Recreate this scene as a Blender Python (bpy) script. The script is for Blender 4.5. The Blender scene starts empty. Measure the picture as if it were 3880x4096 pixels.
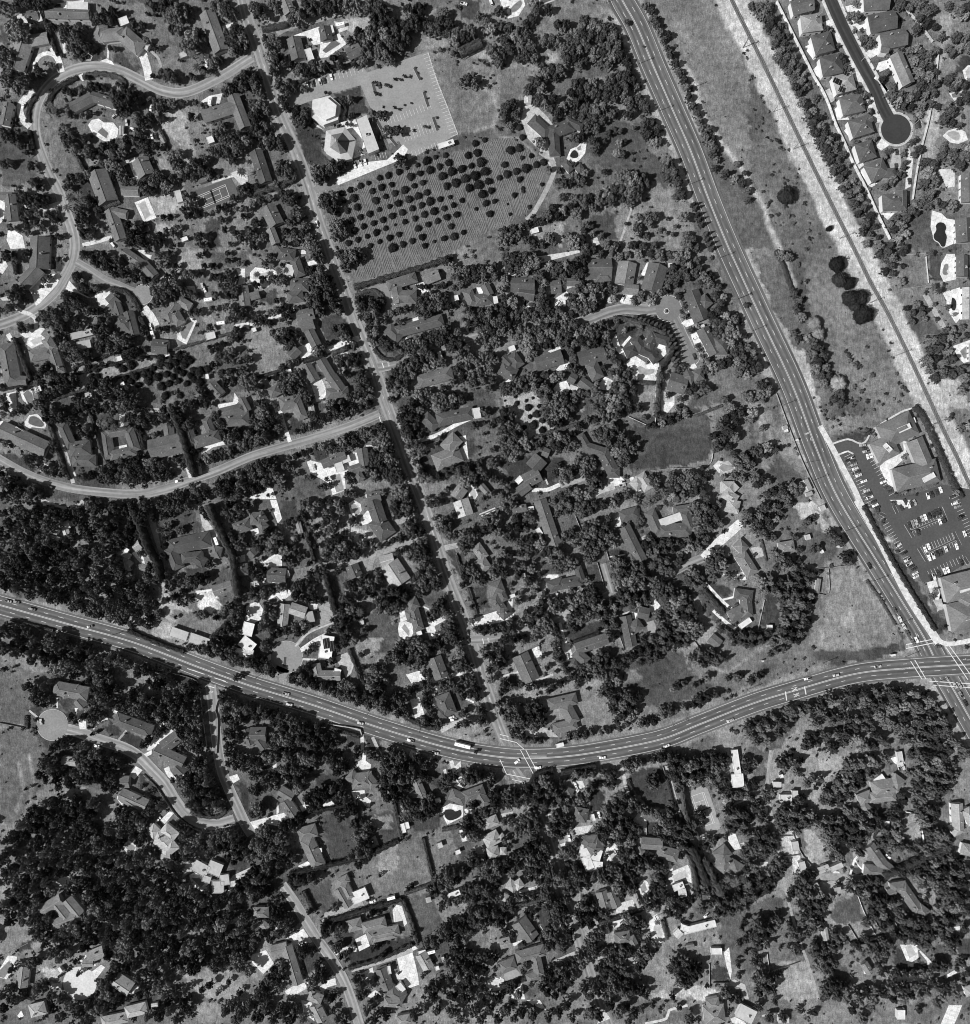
import bpy, bmesh, math, random
import numpy as np
from mathutils import Vector, Matrix
random.seed(7); RNG = np.random.default_rng(7)
scene = bpy.context.scene
# ---------------------------------------------------------------- camera, sky, sun, exposure
CAM_H = 507.0                      # flying height above the ground, metres
UW, UH = 727.9, 768.4              # frame covered on the ground, metres
cam = bpy.data.cameras.new('camera'); cam_o = bpy.data.objects.new('camera', cam)
scene.collection.objects.link(cam_o); cam_o.location = (0, 0, CAM_H)
cam.sensor_fit = 'HORIZONTAL'; cam.angle = 2*math.atan(UW/2/CAM_H)
cam.clip_start = 1.0; cam.clip_end = 20000; scene.camera = cam_o
SUN_EL = math.radians(41); SUN_DIR = Vector((-.93, -.37, 0)).normalized()
world = bpy.data.worlds.new('World'); scene.world = world; world.use_nodes = True
wn, wl = world.node_tree.nodes, world.node_tree.links; wn.clear()
sky = wn.new('ShaderNodeTexSky'); sky.sky_type = 'NISHITA'; sky.sun_disc = False
sky.sun_elevation = SUN_EL; sky.sun_rotation = math.atan2(SUN_DIR.x, SUN_DIR.y)
bw = wn.new('ShaderNodeRGBToBW'); bg = wn.new('ShaderNodeBackground'); bg.inputs[1].default_value = 0.062
wo = wn.new('ShaderNodeOutputWorld')
wl.new(sky.outputs[0], bw.inputs[0]); wl.new(bw.outputs[0], bg.inputs[0]); wl.new(bg.outputs[0], wo.inputs[0])
sun = bpy.data.lights.new('sun', 'SUN'); sun.energy = 5.0; sun.angle = math.radians(.5)
sun_o = bpy.data.objects.new('sun', sun); scene.collection.objects.link(sun_o); sun_o.location = (-300, -120, 400)
sun_o.rotation_euler = (-(SUN_DIR*math.cos(SUN_EL) + Vector((0, 0, math.sin(SUN_EL))))).to_track_quat('-Z', 'Y').to_euler()
vs = scene.view_settings; vs.view_transform = 'Standard'; vs.look = 'None'; vs.exposure = 0.0; vs.gamma = 1.0
scene.cycles.pixel_filter_type = 'BLACKMAN_HARRIS'; scene.cycles.filter_width = 1.0
scene.cycles.max_bounces = 4; scene.cycles.diffuse_bounces = 2
C = scene.collection
DATA = """
T 0 0
H small dark-roofed house beside the white curved drive|.13|g 20 12.5 29 11 9;f 28 9 30.5 16 3.5
H wide grey house with the white motor court on top|.15|g 34 9.5 67 10.5 8;f 50 4.5 66 5 7
H long L-shaped house left of the round turning drive|.2|g 18.5 31 11.5 52 13;g 20 31 36 28 9
H big U-shaped house above the horseshoe road|.2|h 76.5 18 73 31 9;h 73 27 93 25 10;h 91 24 106 37 12;f 89.5 17 96 14.5 6
H long ranch house right of the roadside palms|.19|g 155 9 166 38.5 12
H dark-roofed bent house inside the horseshoe road|.13|g 53 81 69 72.5 8.5;g 68 72 88 78 8
H small house at left edge beside the loop drive|.16|g 6.5 77 3 94 8
H L-shaped house below the inner road bend|.15|g 152 87.5 177 79.5 10;g 174.5 71.5 184 96 9.5
H square gabled house beside the narrow dark pool|.17|g 104.5 119.5 110 132 13
H large gabled house below the horseshoe field|.19|g 72.5 128.5 81 152 15;g 91 143 104 143.5 7
H gabled house left of the white-decked oblong pool|.16|g 82.5 157 90.5 180 9.5;g 83 158.5 95 161 7
H grey house at left edge in the hedge shade|.16|g 7 146 9.5 166 9;g 0 147 9 147 6
s 109.5 34.5 5 5 30 .35 158 105 5 5 -20 .8 138 41 6.5 4 -20 .5 134 147.5 5 9 -15 .55 138.5 179.5 5 3 -20 .85 91 98 3.5 7 0 .3 94 102 2.4 2.4 0 .9 103 107 5 5 -25 .12 152 135 6 4 -20 .15 107 172 9 4 -20 .15
S .8 3.5 38.5 36 44 44 47 54
S .8 3 44 47 41 42 36 40 30 42 26.5 48 28 54
S .75 5 26 68 19 74 15 80 16 87 19 92 22.5 95
S .8 6 112 60 110 50 107 41
P .85 75 46 80 44 84 46 86 49 78 46.5
S .8 1.5 81.5 36 81 44
P .85 104 41 109 37 111 42 106 45
P .8 41 3 63 0 63 8 52 8 40 6
P .7 4 20 8 15 16 10 19 14 22 17 18 19 12 14 7 17
S .8 3 29 8 31.5 18
S .7 2.5 47 26 49 40
P .8 58 57 62 55 64 60 62 61
P .92 66 94 69 90 74 89 78 92 85 92 89 97 88 103 84 106 78 106 70 101
W .25 73 99 76.5 95.5 81.5 100 80 104
W .8 69 96 71 92 76 93 76 96 73 99
P .88 101 152 111 148 117.5 163.5 108 167
W .5 104 153.5 108.5 151 113 161.5 109 164.5
P .7 90 122 101 118 107 133 100 135 92 124
W .12 93 124.5 97 122.5 101 133 97 134
C .25 145 143.5 173.5 133.5 180 146.5 151 159.5|146.7 148 169 138.5 172.3 148 150 157.2
S .7 4 13 154 30 157 45 153
P .85 0 150 4 152 3 165 0 168
S .72 3 62 184 74 181 84 178
S .72 3 74 156 88 150
P .85 6 173 11 173 17 177 19 186 8 187 5 180
P .75 151 76 157 72 167 70 165 78 156 79
P .7 173 130 180 127 186 132 186 138 181 139
S .7 1.5 159 137 178 131
S .45 2.2 113 94 118 101 124 107
S .5 2 113 38 119 44 121 51
P .85 153 40 157 41 156 46 158 50 154 51
S .8 2.5 167 21 176 18
Y 66.5 43 6
G .42 83 4 108 2 112 14 128 20 133 40 137 60 125 64 112 58 118 40 108 32 100 14
G .16 60 40 76 36 80 44 66 48 56 46
G .12 84 40 92 38 97 48 106 50 105 56 96 53 88 48
G .4 38 70 60 60 66 66 52 72 46 82 38 84 32 80
G .45 74 60 90 58 92 66 78 66
G .38 31 84 48 90 49 104 58 124 66 128 56 130 44 126 36 112 31 98
G .5 55 115 70 120 95 120 70 126 62 126
G .3 1 108 18 108 24 120 30 128 22 138 4 140 0 130
G .55 126 82 137 82 140 100 148 116 140 122 134 116 137 104 128 106 122 98
G .5 118 118 128 116 130 128 122 128
G .6 112 146 138 140 140 156 118 162 114 155
G .6 115 168 135 168 128 174 118 174
G .25 152 165 165 165 165 187 148 187 158 182
G .45 156 122 172 118 176 128 162 134
G .25 16 20 35 20 32 30 20 30
G .3 0 20 6 24 5 50 0 52
G .4 166 180 187 150 187 187 170 187
h 3 3 31 6 35 20 40 34 43 41
h 4 1.5 35 80 40 70 48 63 58 58
h 4 1.5 64 57 75 55 86 57 93 61 93 66
h 2.5 3 57 116 63 128
h 2.5 2.5 67 127 78 123 95 117 108 112
h 3.5 1.5 27 72 22 80 21 92
h 3 3 22 98 25 112
h 3 2 76 157 90 151
h 2 2 148 120 165 133
h 2 2 120 97 124 105 126 113 130 127
t 3 4 5 10 7 4 15 3 5 22 3 6 30 3 6 36 2 5 14 22 10 4 43 8 2 38 5 12 60 12 33 58 8 25 57 4 39 49 3 41 15 5 47 14 5 52 25 8 60 22 7 58 31 8 48 22 5 53 37 4 58 42 3 63 15 4 66 35 5 70 14 5 75 14 5 80 11 6 86 9 5 83 16 4 101 19 4 107 19 3.5 104 23 2 110 30 3 116 35 3 75 32 2.5 80 33 3 85 33 3 90 33 2.5
t 126 5 8 135 9 8 128 11 7 141 8 5 113 3 5 118 6 5 124 1 5 134 23 5 130 22 4 145 27 8 150 25 5 143 35 7 148 33 5 152 30 4 140 31 5 160 47 5 165 49 4 168 46 4 158 57 4 144 57 3 147 59 3 161 5 5 167 7 6 173 5 8 179 7 5 165 2 5 172 14 3 178 22 6 184 25 6 175 30 7 183 31 7 180 37 6 173 35 5 176 40 4 186 36 4 168 25 3
t 127 55 5 127 62 5 133 61 5 125 58 3 121 54 3 115 57 2.5 175 58 5 180 55 6 170 64 5 185 57 6 183 65 6 175 66 5 169 68 3 50 68 3.5 55 70 3.5 61 66 3 69 65 4 74 65 4 79 66 3 66 58 3 92 60 3 93 66 3 94 70 3.5 85 73 6 92 77 9 100 74 8 85 80 5 96 84 5 104 71 4 50 75 2 37 83 3 56 83 4 60 85 3 53 85 3 66 83 3
t 119 75 5 124 74 5 131 76 5 137 77 3 117 81 4 122 82 4 104 88 5 108 93 6 105 100 4 100 104 4 96 105 4 114 88 4 119 89 3 124 89 2.5 144 87 3.5 47 99 4 56 102 6 50 104 5 52 109 5 58 112 6 64 105 4 68 112 6 71 117 5 79 111 6 86 109 6 84 115 6 92 115 5 76 119 4 110 109 4 117 110 4 106 107 4 102 106 4 109 115 2.5 130 116 4 135 115 4 128 120 3 47 94 2
t 6 102 6 12 104 6 20 107 5 4 97 4 24 113 3 27 122 5 29 118 3 4 123 4 8 121 3 32 132 7 36 134 5 28 136 4 15 147 4 22 150 7 30 150 7 37 149 6 28 153 5 42 145 4 47 144 4 50 142 3 17 159 4 22 161 4 30 161 5 37 162 4 42 163 4 46 160 4 20 166 4 27 168 4 33 172 4 18 164 3 8 170 3 14 172 3 22 175 3 40 178 3 44 177 3
t 54 134 5 60 133 5 65 131 4 60 157 5 66 152 5 70 148 4 62 163 5 68 168 4 58 167 4 62 177 5 68 177 4 60 174 4 74 162 3 79 172 3 73 157 3 70 127 3 78 124 3 83 123 5 88 126 5 92 131 5 86 131 4 95 137 3 100 137 2.5 110 143 5 116 137 5 122 134 5 125 140 5 118 130 4 112 136 4 108 139 4 130 134 4 124 145 3 133 125 4 137 130 4 142 127 5 147 122 6 153 120 5 150 126 3 140 133 3 146 133 4 152 130 4 158 129 4 157 132 3
t 164 100 5 175 103 5 182 100 6 170 106 6 178 110 6 185 106 5 160 113 4 166 111 4 172 115 5 175 121 4 164 117 3 187 98 4 165 92 4 169 94 3 182 143 5 176 149 3.5 186 140 4 170 154 3 165 156 3 160 159 2 155 161 2 140 147 4 142 152 5 139 157 4 145 158 3 142 162 4 148 161 3 123 163 3 128 162 2 133 171 3 125 173 3 120 176 3 130 175 3 136 178 2 113 179 4 120 182 4 105 172 5 100 177 6 107 181 6 98 182 5 112 186 4 130 184 3 95 170 4 108 168 3
t 150 178 5 152 184 4 170 160 2.5 166 165 3 178 157 3 183 162 3 186 157 3 169 172 3 177 175 3 181 179 4 173 183 2.5 186 172 3
p 145 42 4 152 44 3.5 149 52 4 153 55 3 39 80 3.5 42 84 3 90 107 3.5 93 110 3.5 54 149 4 61 148 4 52 157 4 182 130 4 85 118 3.5
a 26 49 95 .85 18 79 -60 .8 112 74 -35 .85 113.5 81 -75 .85 112.5 94 80 .85 114 102 80 .85 117 102 80 .06 86 87 -40 .5 100 97 20 .8 95 92 85 .6 154.5 79 80 .06 85 184 50 .8 43 4 0 .06
R 158 76 -80 .9
T 187.6 0
H long dark-roofed house by the upright street oaks|.12|g 4 113 12 137 10
H narrow gabled house at the photo's top edge|.2|g 26 0 30 10 9
H gabled house left of the diamond-decked pool|.14|g 32.5 28 36.5 44.5 11;f 43 36.5 46 45 5
H dark-roofed garage house above the diamond-decked pool|.1|g 55.5 20 58 30 9
H small cabana house right of the diamond-decked pool|.13|g 73 41 83 36 9.5
H white-eaved house across from the orchard corner|.18|g 13 155 20 169 12;g 15 171.5 19.5 183 7
m 141 110 153 106 4
R 68 19 -15 .92
s 61.5 22 2.5 5.5 -15 .7
P .85 32 27 52 20 53 33 48 34 42 27
P .9 53 32 67 25 72.5 33 58 43 50 44 52 40
W .22 54.5 38 63 29.5 68 33 57 40
P .7 63 16 73 18 74 22 66 25
P .37 84 49 88 54.5 133 39 156 101 119 120 112 106 104 108 95 88 90 80 83 64 60 70.5 29 82 25 73 55 58
P .82 65 139.5 65 134 84 122 103 120 115 108.5 118.5 112 116 118 108 122
P .3 47 141 65 134 66 139.5 50 145
P .85 68 92 79 89 83 100 88 115 78 119 80 104 70 95
P .7 46 90 56 98 50 95
S .6 1.5 70 78 72 83 70 86
Q 84 116 91 112.5 102.5 111 103.5 119.5 92 122
S .6 .7 133.5 39 140 60 148 80 156 101
O
o 69 144.5 2.5 75.5 142 2.5 83 139 2.5 89 137 1.8 97.5 133 2.3 104 131 3 112 128.5 2.7 118 126 1.5 126 123.5 2 133 120 3.5 139.5 117.5 2 147 116 2.3 169.5 107 2.8 176.5 104.5 2.3 164 116 3 171 114 3 149.5 121.5 3 142.5 124.5 2.8 135.5 127 3.2 128 129.5 2.8 121 132 3.2 106.5 138 2.5 99 140 3 92 143 2.5 78 148 3.5 70.5 150.5 2.2 166.5 124 2.5 174 121 4 159.5 126 3.5 152 128 3.5 145 131.5 3.3 130 136.5 2.8 123.5 139 2.5 116.5 142 3 109 144.5 2.5 102 147 2.2 94.5 150 2.8 80.5 155 3 73 157.5 2.8 66 160 2.5
o 177 128 4 169.5 131 4 162 133.5 3.5 155 136.5 3.3 148 139 3.4 133 144 2.6 126.5 146.5 3.2 119.5 149 3 111.5 152 3 105 154.5 2.3 97 157 2.2 90 160 3 83 162.5 2.6 76 165 3 179.5 135.5 3.3 172 138 3.8 165 140.5 3.3 143 149 2.5 135.5 150.5 3.5 129 153.5 3 122 156 2.6 114.5 159 2.8 107 161.5 3 100 164.5 2.8 93 167 2.8 85.5 169.5 2.6 78.5 172.5 2.8 150.5 147.5 1.8 175 145 3.5 181.5 142.5 3 159.5 150 2.3 153 153.5 2.5 146 156 2.3 138.5 158 3.4 131 160.5 2.6 124 163.5 2.6 116.5 166 2.4 109 168.5 1.2 102 171 2.3 95 174 3 88 177 2.3 81 179.5 2.6 74 182 2.5
o 177.5 152 3 184 150.5 2.5 170 156.5 1.6 155.5 160.5 3 148 162.5 3 141 165.5 2.4 134 168 2.6 126.5 171 2.6 112 175.5 2.3 105 178 2.8 97.5 181 2.2 90.5 184 2.2 180.5 160 3 151 169.5 2.6 129.5 177.5 3 122 180.5 2.6 115 183 2.4 107.5 185.5 3.5 160.5 174 2.2 153.5 177 3 146 178.5 2.8 138.5 181 1.4 131.5 184 2.4
o 196 112 3.5 202.5 110.5 3 204.5 118 2 211.5 116.5 2 191.5 123 3 200.5 128 3 208 125.5 3.8 215.5 123 3 221 121 2.8 193.5 130 3.5 203 134 2.8 187.5 133 2.5 219.5 138 1.9 205 141 1.6 205.5 143.5 1.5 199 146 2.3 193.5 153 1 210 155 1.8 195.5 160.5 1.5 202.5 95 2.7 205 102.5 2.4
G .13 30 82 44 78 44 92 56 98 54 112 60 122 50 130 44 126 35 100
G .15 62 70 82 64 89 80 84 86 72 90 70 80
G .4 140 60 134 39 150 44 165 60 185 80 187 95 156 101 148 80
G .55 158 40 187 32 187 50 168 44
G .6 70 14 88 12 92 20 84 26 74 24
G .5 108 4 115 6 116 14 110 12
G .5 134 8 140 6 138 14 132 16
G .5 120 28 150 28 150 36 136 38 120 36
G .25 158 0 174 0 170 16 160 16
G .5 8 12 30 8 30 22 12 24
G .5 12 142 34 136 34 144 20 148 8 150
G .14 24 162 40 158 42 165 28 170
G .45 28 46 40 52 40 60 28 56
h 4 3 9 22 28 18
h 4 3 30 10 50 8 66 4 74 6
h 2 2 35 62 56 54 78 47
h 4 4 0 146 20 140 34 134
h 6 6 157 40 173 32
S .42 5 20 25 30 20 60 12 74 6
t 3 5 5 8 9 6 12 13 4 18 3 5 20 8 3 42 3 5 48 2 5 58 3 6 66 2 6 74 3 7 80 2 7 34 9 6 38 13 6 33 15 5 46 9 4 54 9 4 62 7 5 0 25 3 12 29 4 18 30 6 22 33 4 15 35 4 15 43 5 21 44 6 25 47 4 18 49 4 32 49 5 40 48 6 48 50 6 54 51 5 44 55 4 58 49 4 36 54 4 1 54 4 8 57 7 13 59 6 9 64 6 4 62 5 24 65 6 30 62 4 28 70 4 34 66 4 39 66 3 42 67 2 12 71 3 9 71 3
t 3 78 5 9 80 6 6 85 5 20 80 6 22 85 5 13 83 5 0 88 4 3 92 5 5 97 6 12 95 4 17 94 3 8 100 5 18 105 7 28 103 6 14 106 5 25 108 5 30 109 4 0 106 4 10 109 4 24 124 6 32 123 6 37 127 5 30 129 5 22 130 4 28 133 4 36 84 5 42 86 5 38 91 6 43 90 4 34 88 4 57 69.5 1.5 47 102 .9 52 104 1 50 128 6 56 128 5 48 134 5 54 135 5 63 124 6 70 124 5 60 130 4 66 127 4 83 113 2.5 56 110 2 70 75 4 75 74 3.5 77 86 2.5 72 88 2.5 67 95 2 73 93 2 77 94 1.5 64 94 1.5 104 98 5 111 98 5 92 85 4 98 86 3.5 102 85 2.5 113 120 6 63 44 4 66 41 3 76 30 4 82 24 5 85 29 5
t 90 4 7 98 8 8 94 14 6 102 14 6 108 18 6 100 20 6 92 22 7 90 28 6 96 28 6 102 26 7 110 25 7 118 20 6 116 27 6 124 17 7 120 13 5 128 14 6 104 33 7 110 34 6 98 36 6 103 42 6 106 45 4 97 40 5 114 35 5 118 30 5 120 8 6 127 6 5 132 18 5 137 22 6 143 16 5 141 22 5 150 18 5 146 10 5 148 26 5 156 25 5 153 30 5 88 33 5 84 40 4 90 41 4 85 46 4 78 47 3 68 49 4
t 165 22 6 168 26 5 162 28 5 156 35 4 153 40 3 160 38 3 175 24 2.5 172 12 4 177 16 4 181 22 5 186 20 4 143 37 2 164 59 5 169 62 5 159 62 4 184 40 7 187 46 5 180 36 4
t 8 150 4 2 153 3 15 148 3 24 145 4 29 148 5 34 149 4 32 152 5 26 150 3 34 158 4 37 162 5 33 165 4 29 167 3 27 174 4 33 176 4 42 170 4 45 178 4 40 175 4 36 182 4 44 184 5 0 145 4 5 140 3 12 138 3 20 138 3 57 150 6 62 147 5 65 153 5 53 155 4 61 158 4 66 170 6 70 174 5 64 178 4 71 168 3 51 182 5 55 186 5 56 148 4 5 167 5 2 175 5 10 178 4 3 184 4 24 186 4
b 93 62 1.5 95 64 1.2 102 64 1.5 105 65 1.3 109 59.5 1.5 113 60 1.3 116 57.5 1.5 120 57.5 1.3 94 70 1.5 97 71 1.3 124 51 1 126 55 1 128 59 1 131 69 1 133 74 1 116 79 1 121 77.5 1 108.5 81 1.3 112 82 1.3 100 80.5 1 118 101 1.3 123 98 1.3 131 95 1.3 134 95.5 1.3 140 88.5 1.2 141 95 1
N 123.5 51 128 60 N 130.5 69 134 80 N 137.5 88 141 98 N 92 62 95 72 N 95 90 99 97 N 105 103 110 109 N 99 88 103 91
a 43 64 75 .85 47 63 75 .07 52.5 61.5 75 .85 55.5 60.5 75 .06 61 58 75 .85 97 64 80 .07 78.5 124 72 .85 83 122.5 76 .85 86.5 121.5 76 .85 50 168 78 .85 46.5 170 78 .07 105 7 20 .85 160.5 2.7 15 .85 181 2 70 .8 69 128.5 72 .06 101.5 87 -70 .8
T 375.1 0
H winged dark-tiled house beside the heart-shaped pool|.11|h 23.5 89 37 101 9.5;h 36 100 55 93 10;h 49 90 62 96 6;h 40 97 41.5 117 8.5;h 48 121 54 128 6;h 58 124 62 129 6
s 21 74.5 5.5 6 5 .45
s 26 173 4 6 75 .75
P .6 18 80 26 78 36 88 44 100 38 112 42 122 39 127 30 113 21 104 16 90
S .5 3.5 30 114 38 120 41 127 38 136 32 148 25 160 20 165
P .93 50 119 53 112 58 110 62 106 65 108 64 115 60 120 55 123
W .08 53 115 56 112 59 115 59 118 56 119 52.5 118
W .3 58 111 61 109 60.5 112.5 58.5 113
P .9 0 0 18 0 19 4 14 12 6 14 5 8 8 4 2 6
W .3 7 10 9 5 14 1 16 0 17 4 12 9
P .7 68 180 73 178 75 183 70 185
S .6 1 41 0 30 5 27 14 22 22
S .6 .8 30 0 29 9 24 19
S .55 1.6 99 156 93 174 90 182
G .4 28 10 40 14 62 2 80 0 88 12 70 16 60 18 45 20 30 24
G .5 60 4 80 2 86 10 64 14
G .42 0 52 22 48 24 60 14 74 0 80
G .35 30 64 56 50 80 50 84 58 60 60 50 72 40 70
G .6 36 40 45 40 42 46 36 47
G .3 74 92 105 92 112 110 128 130 125 140 90 130 70 126 66 112 72 100
G .6 104 40 115 60 120 82 130 104 134 120 130 118 118 90 108 70
G .5 115 140 130 140 148 165 160 187 125 187 120 170 112 160
G .25 60 167 86 158 88 178 78 180 62 172
G .6 26 168 48 166 46 184 28 182
G .42 30 146 50 142 54 152 34 158
G .42 116 0 160 0 172 20 187 45 187 140 176 125 158 95 145 60 130 30
b 12 105 1 108 35 1 100 115 1.5 92 114 1.5 104 114 1 110 113 1 118 119 1.5 100 120 1.5 108 119 1.2 105 125 1 121 105 1.2 122 98 1 126 109 1.2
t 36.5 6.5 4.2 0 8 5 3 20 5 8 22 5 14 24 5 20 18 4 24 14 4 27 8 4 25 3 4 12 28 5 4 30 5 20 28 5 16 35 5 8 38 6 2 42 5 22 34 5 26 37 4 20 42 5 14 44 4 26 44 4 44 19 5 50 18 5 47 22 4 71 18 5 75 22 5 68 22 4 64 15 5 62 20 4 80 22 6 86 18 6 92 16 5 84 28 6 90 26 7 96 24 5 102 23 4 76 30 5 82 34 6 88 35 6 94 32 5 98 38 5 102 42 5 104 46 4 96 44 5 90 42 5 84 42 5 56 26 5 62 26 5 68 26 5 52 30 4 58 32 5 64 32 5 48 36 5 54 38 5 60 38 5 66 36 5 72 38 5 78 40 5 58 44 5 64 46 4 60 49 4 34 33 5 40 30 5 44 32 4 36 40 0 50 44 5 70 45 4 76 47 4 82 49 4 97 53 3
t 33 50 5 36 55 5 40 52 5 46 52 6 42 58 4 30 56 4 34 60 3 28 62 5 32 66 5 24 60 4 22 66 4 20 70 3 57 63 5 62 62 5 60 68 5 66 66 5 70 62 4 54 70 5 63 74 5 70 70 5 74 72 4 58 78 5 52 78 5 48 80 5 76 66 3 84 60 6 90 58 6 96 58 6 102 60 5 106 62 4 94 66 6 88 68 6 82 66 5 80 72 5 86 74 4 94 72 4 98 76 5 104 74 5 110 72 5 114 76 4 108 78 5 100 82 5 96 86 4 112 80 4
t 30 74 6 34 78 5 40 74 5 28 78 4 38 82 4 6 80 5 10 78 5 3 84 5 12 86 4 4 90 4 15 83 3 8 94 3 66 82 6 72 84 6 78 82 5 70 90 6 76 90 5 66 94 5 84 86 5 88 84 3 72 96 4 56 86 4 62 88 4 44 84 5 42 90 3 82 100 4 86 98 4 90 98 3 110 92 5 116 90 5 120 94 3 108 98 4 112 102 5 118 100 4 116 106 4 120 106 3 100 96 2 32 106 6.5 57 103 5 54 100 4 62 102 4 70 106 5 74 110 4 72 114 3 79 106 2 90 107 3 94 106 2 88 115 3.5 92 116 3 79 129 3 46 126 3.5 52 127 3.5 36 127 3
t 58 132 5 62 136 5 64 130 4 54 136 4 48 138 4 44 136 3 94 134 8 101 136 8 98 143 7 105 140 6 92 142 5 108 133 5 110 138 4 103 148 5 128 120 6 134 122 6 124 126 5 130 130 6 137 130 5 126 134 5 133 136 5 139 126 4 138 140 5 142 144 5 136 146 5 132 148 3
t 48 148 4 56 150 5 62 150 5 68 148 5 74 146 5 80 144 5 86 142 5 84 150 5 76 152 5 70 156 4 64 154 4 54 156 5 58 160 5 48 158 5 44 162 4 40 156 4 36 162 5 32 166 4 28 166 4 22 168 4 16 170 4 10 172 4 4 174 4 8 178 5 2 180 5 14 176 4 20 180 4 26 182 4 36 178 4 40 180 4 32 184 3 92 150 4 98 152 4 65 169 4 69 170 2.5 63 173 3 52 178 4 56 182 6 62 180 5 64 186 5 70 175 3 76 177 3 80 184 4 88 184 4 86 187 4
t 104 170 5 110 163 5 116 163 5 112 168 5 108 165 4 104 163 4 102 172 3 106 176 3 110 177 3 120 173 3 124 175 2 130 176 2.5 139 163.5 5 132 170 2 95 168 2 100 184 4 108 185 4 116 184 4 140 177 4 145 180 4 142 185 5 138 183 3 126 164 2 148 186 4
t 108 6 4 112 10 4 116 14 4 118 19 4 113 16 3 120 24 3 127 26 3.5 123 30 3 126 36 3 128 41 4 132 47 4 135 54 4 138 60 4 140 66 4 142 73 4 145 80 4 148 85 4 150 91 4 153 97 4.5 157 97 4 155 103 5 160 104 4 157 110 5 162 112 4 160 116 4 163 120 3 162 126 3.5 178 123 3 170 130 4 176 134 4 182 137 4 186 143 4 184 130 3 187 150 3
c 146 152.5 2.2 147.5 155 2.2 149 160 2.2 150.5 163.5 2.2 152 167.5 2.5 155.5 174.5 2.2 156.5 178.5 2.2 158 182 2.3 160 185.5 2.3
b 162 4 1 182 40 1 185 43 1
u 104 48 1 u 119 83.5 1 u 142 138.5 1 u 80 2 1 u 144 66 2 u 183 35.5 1
T 540.3 0
H large dark-tiled house at top right beside rail scrub|.14|g 54 6 70 2 11
H pale-walled tile house beside the ladder-marked street|.25|h 61 18 77 16 13;g 68 19 76 19 7
H dark hip-roofed house below the pale-walled tile house|.13|h 70 34 85 30 15
H dark hip-roofed house with the fan-shaped white patio|.12|h 76 50 92 47 15
H pale house with dark solar panels on its roof|.3|h 86 64 101 60 14;f 92 60 93 59 1
H dark hip-roofed house below the solar-panel house|.14|h 91 80 108 76 14
H dark house left of the street's round end|.13|h 98 97 114 92 14;g 108 92 114 88 6
H dark house below left of the street's round end|.13|h 103 115 116 111 14
H dark zigzag-roofed house beside the two parked dark cars|.13|h 111 131 125 124 14;h 122 130 132 129 7
H dark cross-shaped house at the walled street's bottom end|.13|h 122 152 140 151 13;g 136 143 136 155 9
H dark house right of the street beside the round tree|.13|g 112 18 132 14 14
H dark house at the photo's top right of street|.14|g 108 2 127 1 12
H dark house with white chimney right of the street|.14|g 121 31 140 27 13;g 121 36 127 37 6
H pale gabled house with the white boat in its drive|.2|g 132 40 142 63 10
H house at right edge with the cloud-shaped pool|.14|g 183 164 184 182 13
H house at right edge above the cloud-shaped pool|.15|g 186 130 186 152 10
P .85 52 0 58 2 59 10 55 9
P .8 60 14 63 23 66 25 63 26 58 18
P .85 64 35 68 33 75 42 70 45 65 38
P .88 70 52 74 48 80 59 77 60 71 56
P .85 86 62 92 72 90 73 84 64
P .85 86 82 91 77 97 90 88 90
P .85 93 98 97 94 103 104 97 103
P .8 100 116 104 114 108 124 103 128
P .85 105 129 110 128 118 138 113 141
P .85 119 155 124 155 131 160 126 165 120 160
P .8 77 17 84 14 86 18 80 22
P .8 84 24 88 24 91 32 88 32
P .75 92 48 100 46 102 52 96 52
P .8 99 55 104 54 108 62 102 61
P .75 107 76 115 73 117 80 110 82
P .75 114 86 120 86 120 92 116 92
P .85 117 110 121 104 127 109 121 113
P .85 94 5 105 2 108 5 100 18
P .85 98 19 110 15 113 24 104 23 102 20
P .8 111 38 118 33 123 38 113 44 109 40
P .85 117 52 119 47 131 43 133 48 120 54
S .8 2 116 58 122 63 126 69 120 60
P .55 129 111 135 111 136 124 132 131 127 126 129 118
P .75 141 110 145 118 143 140 139 142 140 120
W .55 78 69 82 67 86 75 82 77
P .92 159 158 166 160 170 164 176 165 175 183 168 186 160 178 158 170
W .07 161.5 169 164.5 166.5 168.5 167.5 170 171 168.5 174 170.5 177.5 169.5 181 169 185 166 185.5 164.5 182 160.5 180 160 176 162.5 173
P .9 171 98 178 96 184 99 186 105 179 108 173 107 167 102
W .5 170 100 175 98 180 100 180 104 177 106 171 102
P .85 182 53 186 49 190 49 190 61 184 60
W .6 184 54 187 50.5 190 50 190 60 185.5 59
P .8 172 70 182 68 185 78 176 76
W .3 173.5 70.5 180 69.5 181 72.5 174.5 73.5
P .75 164 127 176 127 176 140 170 141
a 111 78 -20 .12 132.5 114 85 .06 132 125 85 .07 142 136 80 .06
B 127 46.5 -18
K .75 1.6 42 2 50 18 60 38 70 58 76 68 81 79 86 93 93 108 98 120 104 132 110 144 114 153 119 164 124 174 127 180
K .6 1.2 138 6 150 20 159 32
K .7 1.2 163 42 161 60 156 90 151 110 147 130 144 150
k .4 158 158 182 158
k .4 76 68 74 66
L 106 46 100 53
L 145 94 148 100
G .35 130 140 145 132 150 160 140 182 130 180 128 160
G .3 143 160 157 158 157 187 140 187
G .18 178 44 190 42 190 52 182 56 176 60
G .15 117 56 124 56 126 63 120 64
G .12 132 78 140 76 146 84 140 86
G .15 124 112 128 112 128 122 123 122
G .45 150 8 160 0 176 0 175 10 165 20 160 40 155 22
G .55 166 10 178 8 172 30 166 48 162 70 165 100 160 120 150 118 155 90 162 50
G .35 0 100 10 120 30 150 50 187 -20 187 -20 100
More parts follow.
